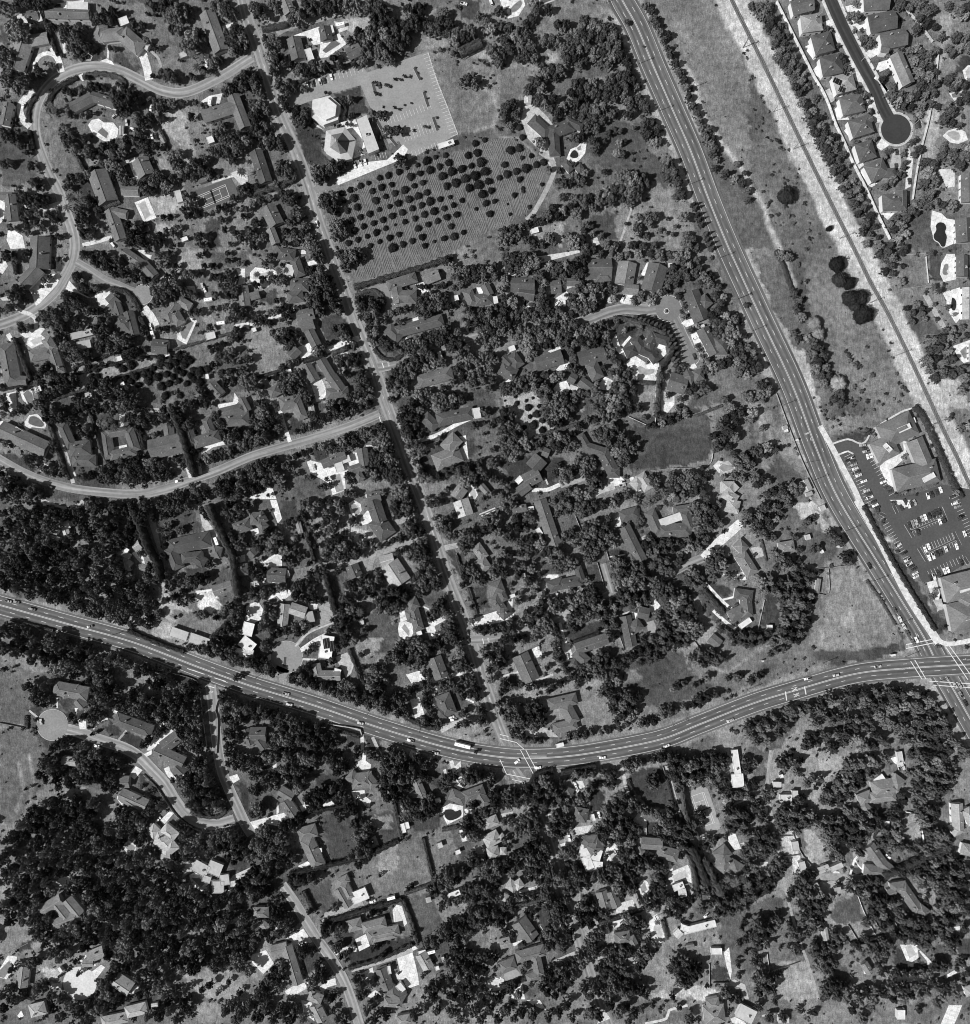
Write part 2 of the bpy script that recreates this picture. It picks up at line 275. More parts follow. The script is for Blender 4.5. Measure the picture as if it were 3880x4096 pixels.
b 36 17 1 28 3 1 20 38 1.2 18 40 1 20 44 1 24 58 1.6 22 60 1 31 72 1.2 32 77 1.2 42 91 1 59 127 1 48 134 1 38 162 1.5
d 52.5 145 7
d 83 171 2.5
t 24 5 4 30 6 5 36 5 5 33 11 5 38 14 5 42 12 3 38 20 5 45 19 3 42 25 5 46 28 4 51 27 3 48 33 4 42 33 4 46 38 4 52 37 4 44 43 4 50 43 4 56 42 3.5 48 48 4 54 48 4 60 50 3 52 53 4 58 55 4 63 56 3 55 59 4 61 61 4 57 65 4 66 65 3 63 67 3 60 70 3 62 76 4 66 80 4 72 73 3 70 83 3.5 66 87 4 74 88 4 70 93 5 76 95 4 72 100 5 78 100 4 76 106 5 82 106 5 86 103 4 80 112 5 86 112 4 88 108 3 82 119 5 88 120 4 92 116 3.5 90 126 4 86 128 5 94 130 3 96 124 3 90 134 4 95 138 4 100 136 3 92 142 4 97 146 4 103 143 4 106 148 3 101 153 4 108 156 4 113 162 4 104 160 3 110 168 4 116 170 3 107 174 4 113 176 3 119 178 3 120 184 4 110 183 4
t 104 11 6 98 12 4 107 8 4 85 20 4 80 22 3 110 28 4 115 29 5 120 28 4 108 24 2 95 38 5 99 40 5 92 42 4 103 38 3 90 36 2 101 49 4 96 51 4 114 65 6 109 66 5 119 63 4 106 62 3 116 81 3 119 79 2.5 112 83 2.5 116 104 3 110 104 3 113 100 2 104 109 3 108 108 2.5 124 118 2.5 128 113 2 138 116 2.5 139 122 2.5 138 126 2.5 134 131 3 130 135 4 138 132 2 124 140 3 128 138 3 132 40 3 126 42 2 130 50 3.5 127 53 3 133 62 4 130 66 2 129 72 5 136 72 5 142 74 4 138 79 3 134 76 4 144 80 3 147 68 3
t 136 3 5 142 6 4 150 3 5 155 8 5 160 6 4 150 14 4 156 16 4 148 22 4 154 20 3 162 20 3 167 28 3 166 24 2 143 38 3 148 36 4 152 40 4 157 42 4 162 38 4 146 46 4 152 48 4 158 50 4 162 54 3 150 56 5 156 58 5 152 64 5 158 66 4 162 62 4 148 72 4 154 72 4 160 70 4 152 80 4 158 78 4 170 80 4 174 84 5 168 90 5 174 92 4 180 94 3 150 86 3 146 90 2 145 106 3 150 112 4 146 116 3 172 60 5 178 62 5 183 64 4 176 66 4 185 72 5 180 76 4 164 80 3 180 8 5 186 6 5 184 12 4 172 4 4 178 28 5 184 28 5 186 36 5 180 36 4 174 40 4 172 36 3 167 118 5 172 120 5 178 118 5 184 118 6 180 124 5 168 112 4 175 114 4 186 112 4 182 110 3 155 122 5 160 124 5 157 130 6 154 138 5 160 136 5 158 146 5 153 148 4 150 153 4 156 154 4 162 152 4 168 154 4 174 154 5 180 152 4 144 158 4 140 164 4 146 154 4 148 160 3 133 163 3 138 160 3 136 170 5 131 172 4 128 168 4 140 176 4 134 180 4 128 184 4 138 186 4
h 3 2 147 86 149 96
u 17 36 1 u 40 84 1 u 55 112 1 u 90 179 1 u 173 12 1
T 0 187.6
H long bent house beside the white three-sided motor court|.14|g 30 -10 29 14 15;g 29 13 17 26 11
H long slim house below the lane's round end|.15|g 92 1 108 12 8;g 107 10 116 20 8
H dark complex house left of the lane's round end|.12|g 82 40 87 35 10;g 86 37 90 49 6;h 86 54 100 57 12;g 96 46 101 64 8
H pale-ridged house right of the lane's round end|.18|h 124 52 134 38 9;h 133 37 143 43 7;h 130 46 136 56 8
H narrow dark barn above the wooded orchard|.12|g 114 72 126 73 11
H house at left edge with pale drive and dark hedge|.15|h 4 70 10 102 13;g 7 97 20 98 7
H house with the star-shaped white pool terrace|.17|h 34 66 40 76 8;h 22 80 40 76 9;h 38 72 45 93 8
H pale flat-roofed house amid tall dark crowns|.4|f 53 65 70 61 5;f 58 72 68 70 6
H cream-roofed house at far right with solar porch|.18|g 182 27 184 42 8
H long house beside the angular pool at left|.16|g 0 134 35 150 13;f 11 134 17 138 4
H rambling dark house with court above curved street|.12|h 46 130 54 148 8;h 52 150 68 148 12;h 54 158 72 158 9;g 58 155 58 162 6
H courtyard house with white inner patio|.13|h 79 136 82 157 7;h 79 138 98 135 7;h 96 134 102 151 8;h 82 155 102 150 8
H broad flat-gabled house above the curved street|.14|g 112 150 138 144 15;g 126 132 127 139 8
H U-shaped house with the arched white drive|.12|h 141 134 145 147 7;h 145 145 165 139 9;h 154 126 159 138 7
H dark house with pergola right of the arched drive|.14|h 164 123 184 118 8;h 168 128 187 126 10;g 181 111 186 121 6
H small house above the pergola house|.15|g 158 100 166 109 8
s 89.5 81.5 4.5 3.5 -15 .85 125.5 78.5 3.5 2.5 -20 .9 158 64.5 7.5 5 -15 .6 92 100.5 3 2.5 -20 .85 66.5 109 5 4.5 -15 .35 28.5 104.5 5 4 -20 .85 155.5 95 2.5 3.5 -10 .8 55 121 3 3 -30 .2
P .8 33 18 46 18 43 26 30 40 27 42 24 33 21 29 28 20
P .8 52 23 60 32 68 36 78 31 84 27 83 34 82 40 78 44 74 42 73 36 66 36 58 32 49 30
P .75 103 0 110 0 109 3 114 4 113 7 109 8
S .75 6 108 43 114 51 117 57
P .92 133 62 141 50 148 53 140 71 133 67
W .3 135.5 62 141 52 145.5 54.5 139.5 67 137 66
P .9 21 67 24 63 29 62 34 66 33 70 30 71 24 74 20 71
W .6 23 68 28 66 31 65 31 69 26 71
P .8 15 63 22 60 35 58 30 64 19 66
S .8 3.5 6 63 12 74 18 91
P .85 15 106 24 104 26 116 20 116 17 112
W .25 17.5 108 21 105 24.5 108 25.5 114 21 115
P .85 4 108 12 106 13 122 8 122
P .85 0 128 4 129 2 136 0 136
P .8 17 131 22 124 28 123 35 130 34 134 24 133 20 136
W .2 21.5 128 23 124.5 28 125 34 130.5 31.5 133.5 21.5 130.5
P .9 85 148 95 146 96 150 86 152
P .8 86 117 90 116 94 124 92 136 88 134 90 124
P .85 150 154 154 147 160 144 166 141 169 146 160 148 154 152
S .75 2.5 151 150 150 158 150.5 168
S .75 2.5 137 155 141 165 143 171
S .55 3 43 136 50 155 55 175
S .7 1.5 54 162 57 171
P .7 33 160 37 162 33 167 30 166
P .85 163 116 175 114 176 107 180 113 176 117 165 120
P .85 177 14 184 14 184 25 178 27 180 20
P .7 138 27 146 27 148 36 140 33
P .8 0 10 4 8 6 12 2 18 0 18
P .75 176 56 187 54 187 57 176 60
P .6 0 36 8 34 9 38 2 38
S .7 3 11 42 16 46 22 48 27 52 27 60
G .16 38 6 47 6 47 16 41 17
G .14 54 22 62 26 72 28 80 28 72 34 62 33
G .55 134 0 152 0 150 18 136 22 120 24 122 18 134 14
G .3 156 2 187 0 187 10 160 16
G .5 60 84 92 80 118 76 115 90 88 96 60 100
G .5 62 98 122 90 110 104 84 110 64 106
G .35 104 104 112 101 120 108 122 114 112 116 104 112
G .28 40 112 70 108 64 122 42 126
G .3 160 80 187 72 187 96 174 92 162 92
G .5 144 30 152 40 168 60 158 60 146 40
G .45 162 26 172 40 176 56 166 56
G .4 140 118 152 117 155 124 142 130
G .3 70 124 84 122 80 132 70 130
G .3 170 96 184 94 184 106 172 108
G .25 0 154 10 152 20 158 28 166 18 168
G .3 35 182 60 178 66 187 32 187
G .45 142 75 152 75 152 88 142 90
C .3 106 118 121 119 120 125 108 124|107 118.2 120.5 119.2 119 124.5 110 123
h 3 3 10 2 12 18
h 3 4 10 66 17 82 23 98
h 3.5 2 83 29 94 31 101 38 105 46
h 3 3 105 50 110 60 112 68
h 2 2 0 105 60 92 110 80 125 86
h 3 3 27 98 33 122 40 140 46 160 52 172
h 2 3 70 128 76 150 82 162
h 4 8 128 118 136 138 141 155 146 170
h 2 2 118 78 150 69 187 58
h 2 2 100 73 60 86 55 91
h 2 2 40 112 60 106 90 95 112 88 140 78
h 3 3 104 134 108 150
h 2.5 2.5 60 107 66 120 72 134
t 6 4 5 20 3 4 12 8 4 52 15 6 49 12 4 56 18 4 60 12 4 68 14 4 62 5 5 70 8 6 76 5 5 82 9 6 88 8 6 78 3 4 72 12 4 80 17.5 5 87 18 4 92 15 4 98 14 4 104 16 4 94 19 3.5 104 24 4 110 23 5 116 22 4 121 11 4 126 6 4 132 12 3 126 19.5 4 131 18 3.5 118 3 3 128 2 3 37 26 4 42 25 4 33 29 3 14 30 6 10 34 5 18 38 5 8 43 4 3 48 4 10 46 3 19 42 3
t 52 36 7 57 41 7 50 42 5 62 43 5 67 46 5 72 46 4 50 33 4 60 36 4 40 48 6 34 50 6 44 52 5 38 55 5 30 52 3 52 50 5 58 54 4 48 57 4 56 58 3 62 59 3 75 27 4 80 25 4 72 26 4 84 24 3 65 30 4 60 27 3 17 59.5 4 21 58 3 77 54 5 82 52 5 74 60 6 80 60 6 76 67 6 82 68 6 88 66 6 94 68 6 76 74 5 84 74 5 90 73 5 72 68 4 98 70 3 58 78 6 64 82 6 66 76 5 54 82 5 49 73 5 44 68 5 48 80 5 54 74 5 44 62 4 50 63 3 43 58 4
t 120 32 7 126 28 6 132 26 6 124 36 6 130 33 6 136 30 5 118 38 4 116 30 4 143 33 4 138 34 3 146 35 3 118 41 3 113 40 3 140 18 4 144 17 4 150 18 3 148 46 3 144 47 3 152 48 2 108 63 3 112 66 3 106 60 3 120 60 4 125 59 3 130 60 3 158 58 3.5 161 20 4 166 22 4 166 27 3 171 17 4 174 24 5 176 30 5 172 34 4 177 36 4 170 43 4 176 46 5 181 50 4 172 52 4 162 34 4 160 44 3 168 30 3 182 46 4 186 52 3 154 12 3 160 12 3 150 4 3
t 178 60 4 174 66 4 158 73 3 163 72 3 168 70 3 160 76 3 170 78 4 166 80 5 174 75 4 176 84 4 182 90 4 186 82 4 160 86 3 167 92 4 174 92 4 170 98 4 176 98 4 183 98 5 186 104 4 98 78 4 102 76 4 106 82 3 94 80 3 110 74 3 104 75 3 77 86 3
o 66 89 4 72 89 3.5 92 89 3 98 86 4 88 86 3 69 96 4 73 95 3 94 96 3.3 101 94 4 109 91 3 115 88 3 98 98 3 104 101 3 111 98 3.5 118 95 3.5 121 102 3.5 124 109 3.5 127 87 3 133 90 3 137 92 3 125 93 2.8 130 95 2.8 127 100 3 134 98 2.5 140 100 3 143 94 3 146 97 3 145 90 3 130 107 2 135 109 2.5 140 82 4 135 79 4 132 84 3.5 138 86 3.5 121 84 4 122 80 4 150 99 4 150 91 4 156 89 3 113 93 3 108 94 2.5 143 83 3 129 82 3
t 72 101 6 78 101 6 83 99 5 68 104 4 76 105 4 85 103 3 56 112 3 58 109 2 67 113 4 74 111 4 80 108 4 60 116 4 64 118 3 56 120 3 48 118 3 55 96 4 48 94 5 52 101 5 57 100 4 44 97 4 34 91 6 38 95 5 30 95 4 36 88 4 32 100 3 37 106 4 42 107 4 34 110 4 46 104 4 40 101 4 16 100 3 20 102 2 38 84.5 2 28 115 4 22 118 4 16 118 4 34 118 4 4 102 3 3 112 4 5 118 4 3 124 3 12 122 3
t 36 122 5 42 122 6 48 125 6 54 128 5 40 128 4 34 127 3 62 124 3 62 137 5 66 134 5 68 140 4 60 133 3 80 132 4 76 130 4 72 120 4 80 118 4 84 122 4 86 112 5 90 108 6 96 110 7 102 112 6 92 116 6 98 118 6 104 120 4 100 126 5 106 128 5 112 126 4 118 128 4 104 134 4 110 131 4 96 104 4 88 104 4 124 120 4 122 126 4 128 130 4 132 122 5 136 126 5 133 116 4 138 118 5 144 116 5 148 114 3 152 112 4 156 116 4 162 124 4 150 105 4 154 108 4 168 103 3 140 132 5 144 128 4 136 132 4 148 130 3 110 141 3 116 139 3 121 139 3
t 164 130 4 170 130 4 168 137 4 172 142 5 178 138 5 182 146 5 176 134 4 186 138 4 146 150 3.5 150 149 2 156 156 5 162 154 5 168 153 5 174 152 5 160 160 5 154 162 5 168 159 4 180 156 5 186 154 4 152 157 3 133 158 4 138 162 3 130 154 3 92 156 4 98 155 5 104 154 5 86 160 5 92 164 5 98 162 6 104 162 6 110 160 5 116 158 5 122 162 5 90 170 5 96 170 6 102 170 6 108 168 5 114 166 6 120 170 5 126 168 4 84 168 5 78 166 5 82 174 5 88 176 4 94 178 5 100 178 5 106 176 5 112 176 5 76 172 4 70 168 4 64 170 4 60 173 3 66 175 3 96 186 5 90 184 4 102 183 4 74 162 3 128 174 3
t 20 156 4 26 154 4 30 157 3 18 162 4 24 162 3 8 142 4 14 142 3 4 140 3 20 148 2 40 159 1.5 40 145 4 36 148 3 44 150 3 42 164 3 48 166 3 46 172 3 40 170 3 6 167 4 2 166 4 12 170 5 20 170 6 27 170 6 33 172 4 4 174 6 10 178 6 18 178 6 26 178 6 32 178 5 4 184 6 12 186 6 22 185 6 30 184 4 178 166 8 170 167 6 186 164 6 166 176 6 174 176 8 182 176 8 164 182 4 170 184 6 180 184 8 146 180 4 150 182 4 156 182 4 144 186 4 152 187 4 134 184 4 128 186 4 138 186 4 70 185 4 80 184 3 75 187 3 180 10 3 171 2.5 2.5 171.5 8 3
p 144 110 4.5 100 13 3.5 104 12 3 80 130 4 87 133 4 84 128 3.5 91 158 3.5 96 165 3.5
a 25 32 50 .5 87.5 34 25 .9 113 57.5 75 .85 134 173.5 -8 .9 38 178 15 .06 138 158 75 .85 152 27 70 .5 153.5 29.5 70 .8
R 115 64 75 .92 R 156.5 37.5 -10 .92 R 166 55 -8 .88
T 187.6 187.6
H house at orchard's street corner with flat white roof|.12|h 20 2 34 4 9;h 33 6 38 20 8;f 26 14 33 16 8
H dark hip-roofed pair of wings below white-roofed house|.12|h 30 26 44 26 10;h 28 36 40 34 9
H small pale-walled cottage at left below the palms|.15|g 0 35 7 33 6
H long winged house with square white motor court|.14|g 35 50 48 47 9;g 38 58 48 55 8;g 44 60 50 72 8;g 30 80 36 74 8
H U-shaped house with round spa and white terrace|.14|g 42 86 49 98 8;g 53 82 62 97 8;g 61 95 70 108 9;h 57 108 74 106 8
H house with white ridges above the plain side street|.16|h 14 108 22 104 8;h 22 116 38 113 10;h 34 112 40 127 8
H terrace house with long pool and white awnings|.14|g 54 161 72 154 7;f 69 158 75 156 5;f 64 164 70 162 7;g 84 149 86 162 8;h 74 166 86 162 7;h 80 166 84 173 6
H house inside the dark oval drive beside orchard|.15|h 103 27 125 20 8;h 107 35 125 35 10;g 110 28 112 40 8
H small light-roofed garage right of the dark oval drive|.22|g 132 22 142 18 8
H long V-shaped house with white rear court|.12|h 103 58 113 67 9;h 108 62 145 52 9
H long pale-hipped house below the STOP street|.15|h 126 99 152 92 10
H long house with white end carport above white drive|.12|h 130 124 140 134 9;h 140 128 168 122 10;f 167 123 173 122 8
H pale square-hipped house beside curving white garden walk|.2|h 146 150 156 140 11;h 138 160 158 152 13
H house with pale inner patio at row's right|.14|h 163 30 168 42 8;h 168 38 182 36 9;g 176 26 180 34 7
H small gabled house left of the oval stone-decked pool|.2|g 154 186 160 178 9;g 173 176 178 182 5
H dark house at bottom by street near white van|.14|g 88 186 98 184 8
s 142.5 79.5 3 6 -20 .6 183 38 6 6 -10 .7 30 91.5 2.5 4 -15 .85 3 60 3.5 3 -20 .85 88.5 184 4 2.5 -30 .9 46 119 4.5 8 -10 .45 155 36 3 4 -15 .7 99.5 64 5 3 0 .25
P .8 25 14 33 12 34 20 29 21
P .8 43 9 54 6 55 9 44 12
P .8 36 0 42 0 42 3 38 3
P .85 0 17 4 13 20 15 20 21 14 22 14 28 4 28 0 22
W .6 2.5 18 13.5 17 14 21 3 22
S .75 2.5 0 56 20 50 38 42
P .88 36 73 46 69 49 76 42 81 38 81
S .85 4 57 76 70 70 82 66
P .75 63 79 73 76 74 80 65 81
P .85 45 99 54 97 58 106 55 113 50 114 47 104
W .7 47 100 53 98 56 107 51 110
P .85 49 86 52 84 54 91 50 92
S .8 3 22 118 25 130 29 141 30 144
P .8 18 118 21 115 24 121 19 122
P .88 42 152 46 158 54 160 60 164 70 160 76 152 80 152 82 160 76 166 71 169 72 180 62 184 60 176 54 172 46 168 43 160
W .4 61 169.5 67.5 168 70.5 180 65 182
P .85 13 176 17 179 20 187 0 187 0 184 10 182
P .85 124 26 130 24 135 31 130 33
P .85 116 54 126 50 127 54 116 57
P .8 106 35 110 36 110 41 108 41
S .85 3 124 144 140 139 155 131 166 126
P .85 157 140 162 139 163 148 164 157 158 158 156 150 162 146
P .85 163 178 166 176 170 180 171 184 169 187 165 187
W .55 164.5 179 166.5 177.5 169 180.5 170 185 167 187 165.5 184
P .8 170 28 176 28 174 34 169 34
P .55 133 99 137 98 138 104 133 104
S .3 5 78 33 98 26 104 40 100 48 92 51
S .3 4 125 153 134 148 142 145
S .7 1.2 87 147 93 147 96 149
S .8 2 110 70 118 66
G .15 82 33 94 31 100 38 98 46 90 50 80 42
G .25 52 50 68 48 76 56 80 64 72 68 58 70 54 62
G .45 0 62 16 58 28 60 30 78 20 84 4 84 0 80
G .3 72 90 86 88 90 110 76 108
G .13 28 126 38 126 42 132 38 138 30 138
G .14 95 72 103 78 112 80 110 76 98 68
G .4 118 96 128 104 132 112 124 114 116 104
G .28 160 112 175 104 184 108 184 130 172 120 160 118
G .5 0 42 16 42 24 40 10 48 0 52
G .25 8 32 20 30 22 40 6 40
G .13 44 150 60 148 60 156 50 158
G .3 34 170 52 168 56 184 38 187 32 182
G .13 127 158 134 156 138 165 130 166
G .13 160 142 168 140 170 152 164 158 160 152
G .4 106 178 116 174 120 180 108 182
G .45 128 178 150 174 150 187 130 187
G .25 60 113 72 112 80 118 70 122
G .28 48 115 56 114 56 121 50 121
G .45 76 176 100 172 110 178 95 184
h 4 4 78 28 98 22 118 16 140 9 152 4
h 3.5 3 61 78 74 73 80 70
h 3 3 40 84 55 79
h 3 1.5 79 34 92 30 100 36 100 44 96 48
h 2 2 0 97 24 90
h 3 1.5 93 74 100 81 108 82 114 79
h 3 3 160 22 168 18
h 2.5 3 130 142 132 136 150 130
t 70 5 6 76 4 7 82 2 5 73 10 5 80 8 4 86 6 3 66 3 3 53 3 6 58 4 5 49 3 4 54 16 6 60 18 7 65 22 6 58 26 6 66 17 5 62 30 4 53 24 5 44 17 5 47 24 5 50 31 5 42 20 4 45 36 5 52 36 5 58 35 4 44 42 5 50 40 5 40 43 3 64 40 6 70 39 6 67 46 5 72 44 5 54 46 4 50 48 4 18 22 4 22 24 4 26 22 4 10 22 4 5 26 4 28 8 3 16 5 4 12 10 4 20 38 3 26 41 3 16 47 3 20 46 3 24 44 3 32 42 3 36 41 2.5 2 48 3 6 52 3 4 54 3 10 54 3 14 54 3 27 50 4 31 46 4
t 64 59 4 70 60 5 75 61 5 72 66 5 78 64 4 68 64 3 54 72 3 58 70 3 50 76 4 55 78 3 73 73 3 78 71 3.5 24 62 5 30 63 5 35 63 4 26 68 5 32 70 5 37 68 4 28 74 4 22 66 4 18 62 4 25 88 4 30 85 4 35 82 3 26 95 4 32 97 5 36 93 5 21 94 3 14 97 3 27 102 6 33 104 6 38 106 5 43 108 4 24 100 4 40 100 4 42 114 4 66 82 4 70 86 5 74 85 4 68 92 3 72 94 3 77 80 4 83 79 4 87 78 3 80 86 4 84 92 4 82 98 5 88 96 5 94 98 5 96 103 4 90 102 5 84 104 5 88 108 4 92 108 4 80 108 4 76 110 4 86 114 5 90 118 4 84 118 4 78 118 4 74 120 4 70 118 4 70 124 4 64 122 4 60 124 4 66 128 3 80 122 4 72 128 3
t 62 114 5 67 113 4 60 118 4 52 127 4 56 130 4 48 126 4 44 124 3 46 131 4 42 134 4 36 136 3 50 136 4 46 140 3 12 118 5 10 124 6 14 130 6 8 134 5 18 128 5 22 134 4 12 140 6 6 142 6 16 146 5 22 142 4 3 150 5 9 150 5 14 148 4 22 126 4 4 128 5 2 138 5 2 145 4 5 102 4 8 108 4 6 115 4 3 96 4 26 109 3 30 112 3
t 82 38 5 86 42 6 92 41 6 82 46 5 88 49 5 94 47 5 82 52 4 97 42 4 100 39 3 90 54 4 96 54 4 102 49 2.5 106 47 3 112 46 3 102 54 2 113 54 4 118 44 4 124 42 4 127 36 5 132 36 5 136 34 5 141 36 5 130 42 6 136 42 6 142 41 5 126 47 4 132 48 5 138 48 5 146 38 4 150 42 4 148 34 3 129 28 3 126 27 2 134 26 3 140 26 3 145 26 3 153 28 3 158 26 4 156 20 4 162 16 5 168 14 5 174 16 5 170 20 5 176 20 6 180 16 5 184 12 4 184 20 5 164 22 4 158 14 4 152 12 4 148 8 4 153 20 3 156 40 3 162 40 3
t 90 60 4 94 62 5 98 67 4 92 68 5 100 70 4 104 72 5 110 73 4 90 66 3 116 70 4 120 71 5 126 68 5 130 70 5 124 74 5 118 76 4 114 76 3 128 76 4 140 58 5 144 57 5 148 60 5 140 64 5 146 66 5 152 66 4 156 62 4 136 66 5 132 64 4 150 56 3 142 70 4 152 72 5 158 70 5 164 74 5 158 78 5 150 74 4 165 55 4 170 54 5 175 52 5 180 50 5 172 60 4 178 58 5 184 54 5 182 62 5 176 66 5 172 68 4 184 68 5 164 60 3 166 44 4 172 44 4 178 44 5 184 44 4 166 48 4
t 118 84 4 124 82 5 130 82 5 136 80 5 132 76 5 138 78 4 114 88 5 120 88 5 126 87 5 110 92 5 116 94 5 122 94 4 132 88 4 138 86 4 144 84 4 106 98 5 112 100 5 118 100 4 104 105 5 110 106 5 116 106 4 106 112 3 130 112 5 136 110 5 126 108 5 132 106 5 140 112 6 146 110 6 152 112 6 158 112 5 148 116 5 140 118 5 154 118 4 134 114 4 122 114 4 144 102 4 150 98 4 154 92 5 158 88 5 164 86 5 160 96 5 166 94 5 172 92 5 168 100 5 174 98 5 180 90 5 170 84 5 176 80 5 182 80 5 182 98 4 180 104 4 186 84 5 166 80 4 178 72 4
t 116 120 5 122 118 5 128 120 4 114 126 5 120 126 6 126 126 4 118 132 6 124 132 4 122 138 5 128 138 4 132 134 3 116 138 4 177 122 4 173 122 3 184 128 3 180 132 3 176 130 2 157 124 2.5 148 124 2 176 138 2 182 150 3 168 130 4 120 148 5 126 146 5 132 148 4 122 154 4 116 150 4 128 152 3 142 141 2.5 140 146 2.5 152 162 5 146 165 5 142 170 5 136 172 5 130 170 5 128 164 3 158 166 6 164 164 6 168 170 6 162 174 6 174 166 5 172 160 5 178 170 4 170 176 4 182 160 5 148 180 3 144 184 3 140 187 3 152 182 3 184 172 4 178 180 4 176 186 3 130 166 4
t 84 132 6 90 130 6 96 132 6 102 134 5 86 138 6 92 138 6 98 138 6 104 140 6 110 142 6 114 146 5 100 146 6 106 148 6 96 146 5 68 142 5 74 144 5 80 142 5 72 138 4 76 148 4 70 148 4 82 136 4 64 140 4 56 146 4 60 150 4 66 152 3 50 148 3 93 154 5 98 156 6 104 156 6 110 158 6 116 160 6 120 164 5 100 162 6 106 164 6 112 166 6 108 172 5 114 172 5 92 160 4 94 168 4 88 166 4 102 170 3.5 78 172 4 74 170 4 94 172 3 116 152 4
t 12 158 6 18 158 5 6 160 6 2 165 6 10 166 7 18 166 6 22 172 5 4 172 6 12 174 5 26 162 4 30 156 3 36 154 3 40 152 3 24 178 4 2 180 4 8 178 4 14 184 2 30 162 4 34 168 3 43 171 3 60 176 3 58 172 2.5 57 178 3 74 182 4 78 184 4 52 178 2 110 182 5 116 182 6 122 180 5 120 186 6 112 187 5 126 184 4 100 182 3
c 44 115 3 63 118 4
p 17 13 3.5 22 16 3 6 19 3
a 94 59 -30 .92 113.5 123 -60 .85 43 156 70 .06 48 163 75 .5 144 138 -25 .85 21.5 118 78 .06 18 117 50 .7
u 54 181 1
M .9 .6 99 84.5 100.5 88.5 M .9 .6 97 125 98.2 129
T 375.1 187.6
H dark house left with loop drive and three cars|.12|g 8 26 26 26 11;g 14 32 26 34 9
H small tiled house beside the white crescent drive|.14|g 38 28 46 27 10;g 50 24 60 24 6
H large tile-roofed house above the two-car white driveway|.14|g 66 14 84 14 15;h 72 20 84 20 7
H pale grey gabled house above white car's driveway|.2|g 96 9 93 26 14;g 93 29 104 30 8
H dark gabled house with white side wall and turret|.13|g 119 11 113 31 15
H large dark house right of the fountain cul-de-sac|.13|g 143 31 152 53 13;h 150 42 157 36 10
H long gabled house at street's right below white car|.13|g 152 59 162 78 10;h 160 72 171 72 13
H large winged house inside the curved white wall|.09|h 101 66 108 76 8;h 94 78 103 74 8;h 105 74 117 79 8;h 110 75 117 63 8;h 114 65 127 69 7;h 112 76 118 84 7
H dark gabled house right of curved driveway's end|.14|g 127 98 140 102 14;h 138 93 146 97 9;h 145 95 153 93 9
H dark L-shaped house with the rectangular white-decked pool|.12|g 59 82 79 77 11;h 68 84 74 97 10;g 60 98 68 104 8
H tile house left with hedge and bright paved court|.13|g 27 86 47 80 11
H dark complex house at left below wooded lane|.11|h 8 78 15 88 9;h 0 88 12 94 10;g 2 80 8 86 7
H small garage house beside the white square pool|.13|g 52 95 57 98 8
H long bent house beside dark meadow|.12|h 60 138 66 148 6;h 62 147 81 153 8;h 76 150 86 168 10;h 80 167 90 167 8
H diagonal stepped house on a dark lawn|.14|g 32 151 37 153 7;g 24 164 31 156 12;g 18 174 30 168 11;g 14 182 22 176 8
H pale hip-roofed house with white driveway below meadow|.3|h 100 172 106 178 9;h 105 168 112 180 8
H pale grey house with tiled porch beside round trees|.4|h 166 178 176 178 9;h 168 182 178 188 8;f 174 176 178 180 5
s 9 74 5 4 -20 .7 152 57 3 2 -20 .6 19 177 .1 .1 0 .5 128 12 3 4 -5 .7
P .75 15 21 25 20 26 24 16 24
P .7 2 9 60 0 60 2 30 10 10 20 4 16
S .8 2 15 46 19 41 20 36 19 41 25 45
P .8 40 42 42 36 50 31 52 33 51 37 46 39 44 43
P .8 90 38 93 33 101 34 98 41 91 40
P .65 110 40 112 34 116 36 112 43
P .65 80 40 82 34 84 40
P .7 46 26 53 22 54 28 49 30
P .9 84 68 87 63 90 72 94 76 90 78 86 74
S .85 2 92 72 98 65
P .9 114 76 118 70 124 72 125 78 120 83
P .85 95 84 101 79 110 85 119 84 120 92 116 100 104 98 96 90
W .45 102.5 88 106 87 110 90 116 89 116 92 112 93.5 107 94 103.5 91
P .85 106 68 110 66 109 70 106 70
P .85 136 55 142 50 147 55 140 58
P .8 143 63 150 61 153 68 146 71
P .8 140 88 146 85 148 88 142 91
P .92 74 100 79 95 87 99 84 105 74 105
W .5 78.5 104 81 98 86 100 83.5 105
P .9 36 110 43 100 50 98 53 104 49 110
W .85 41 109 45 101 50 100.5 48 110
P .85 42 90 49 82 52 84 54 91 44 91
P .85 36 76 45 72 49 80 46 74 38 77
P .8 4 99 10 94 11 96 6 100
P .7 53 101 59 103 57 107 52 104
P .85 120 109 122 105 126 108 131 110 131 116 126 122 121 121
W .6 121.5 110 123.5 106.5 127 110 130.5 111 129 114 122.5 114
P .8 82 170 88 168 93 172 94 176 80 178
S .6 5 66 187 74 181 86 177
S .8 3 24 180 35 180 45 176
S .7 1.2 34 171 36 176
P .88 97 171 100 170 107 182 104 186 107 187 104 187
S .5 6 45 176 60 171 70 167
P .8 160 162 164 158 172 160 177 163 170 168 164 167
W .4 164 163.5 167 160.5 174 161.5 176 164 168 166.5
P .6 38 187 50 181 60 178
P .85 11 173 15 169 18 172 14 176
P .9 106 18 111 8 113 12 108 20
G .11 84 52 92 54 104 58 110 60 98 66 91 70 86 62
G .6 2 110 20 106 30 110 28 126 38 132 42 136 22 142 18 134 6 122
G .5 100 101 117 101 116 131 112 131 98 112
G .3 58 112 66 112 68 124 56 126
G .5 60 112 64 112 62 122 58 122
G .26 100 130 150 120 160 135 156 160 130 162 110 165 96 164 95 150 100 140
G .3 100 126 120 132 150 120 160 128 150 134 118 138 104 134
G .3 90 126 100 134 96 150 88 140
G .35 175 100 187 98 187 145 170 150 165 130
G .1 0 158 20 156 28 152 36 160 46 156 48 166 40 172 44 176 32 172 24 180 8 178
G .35 145 105 165 100 175 110 160 116 140 122
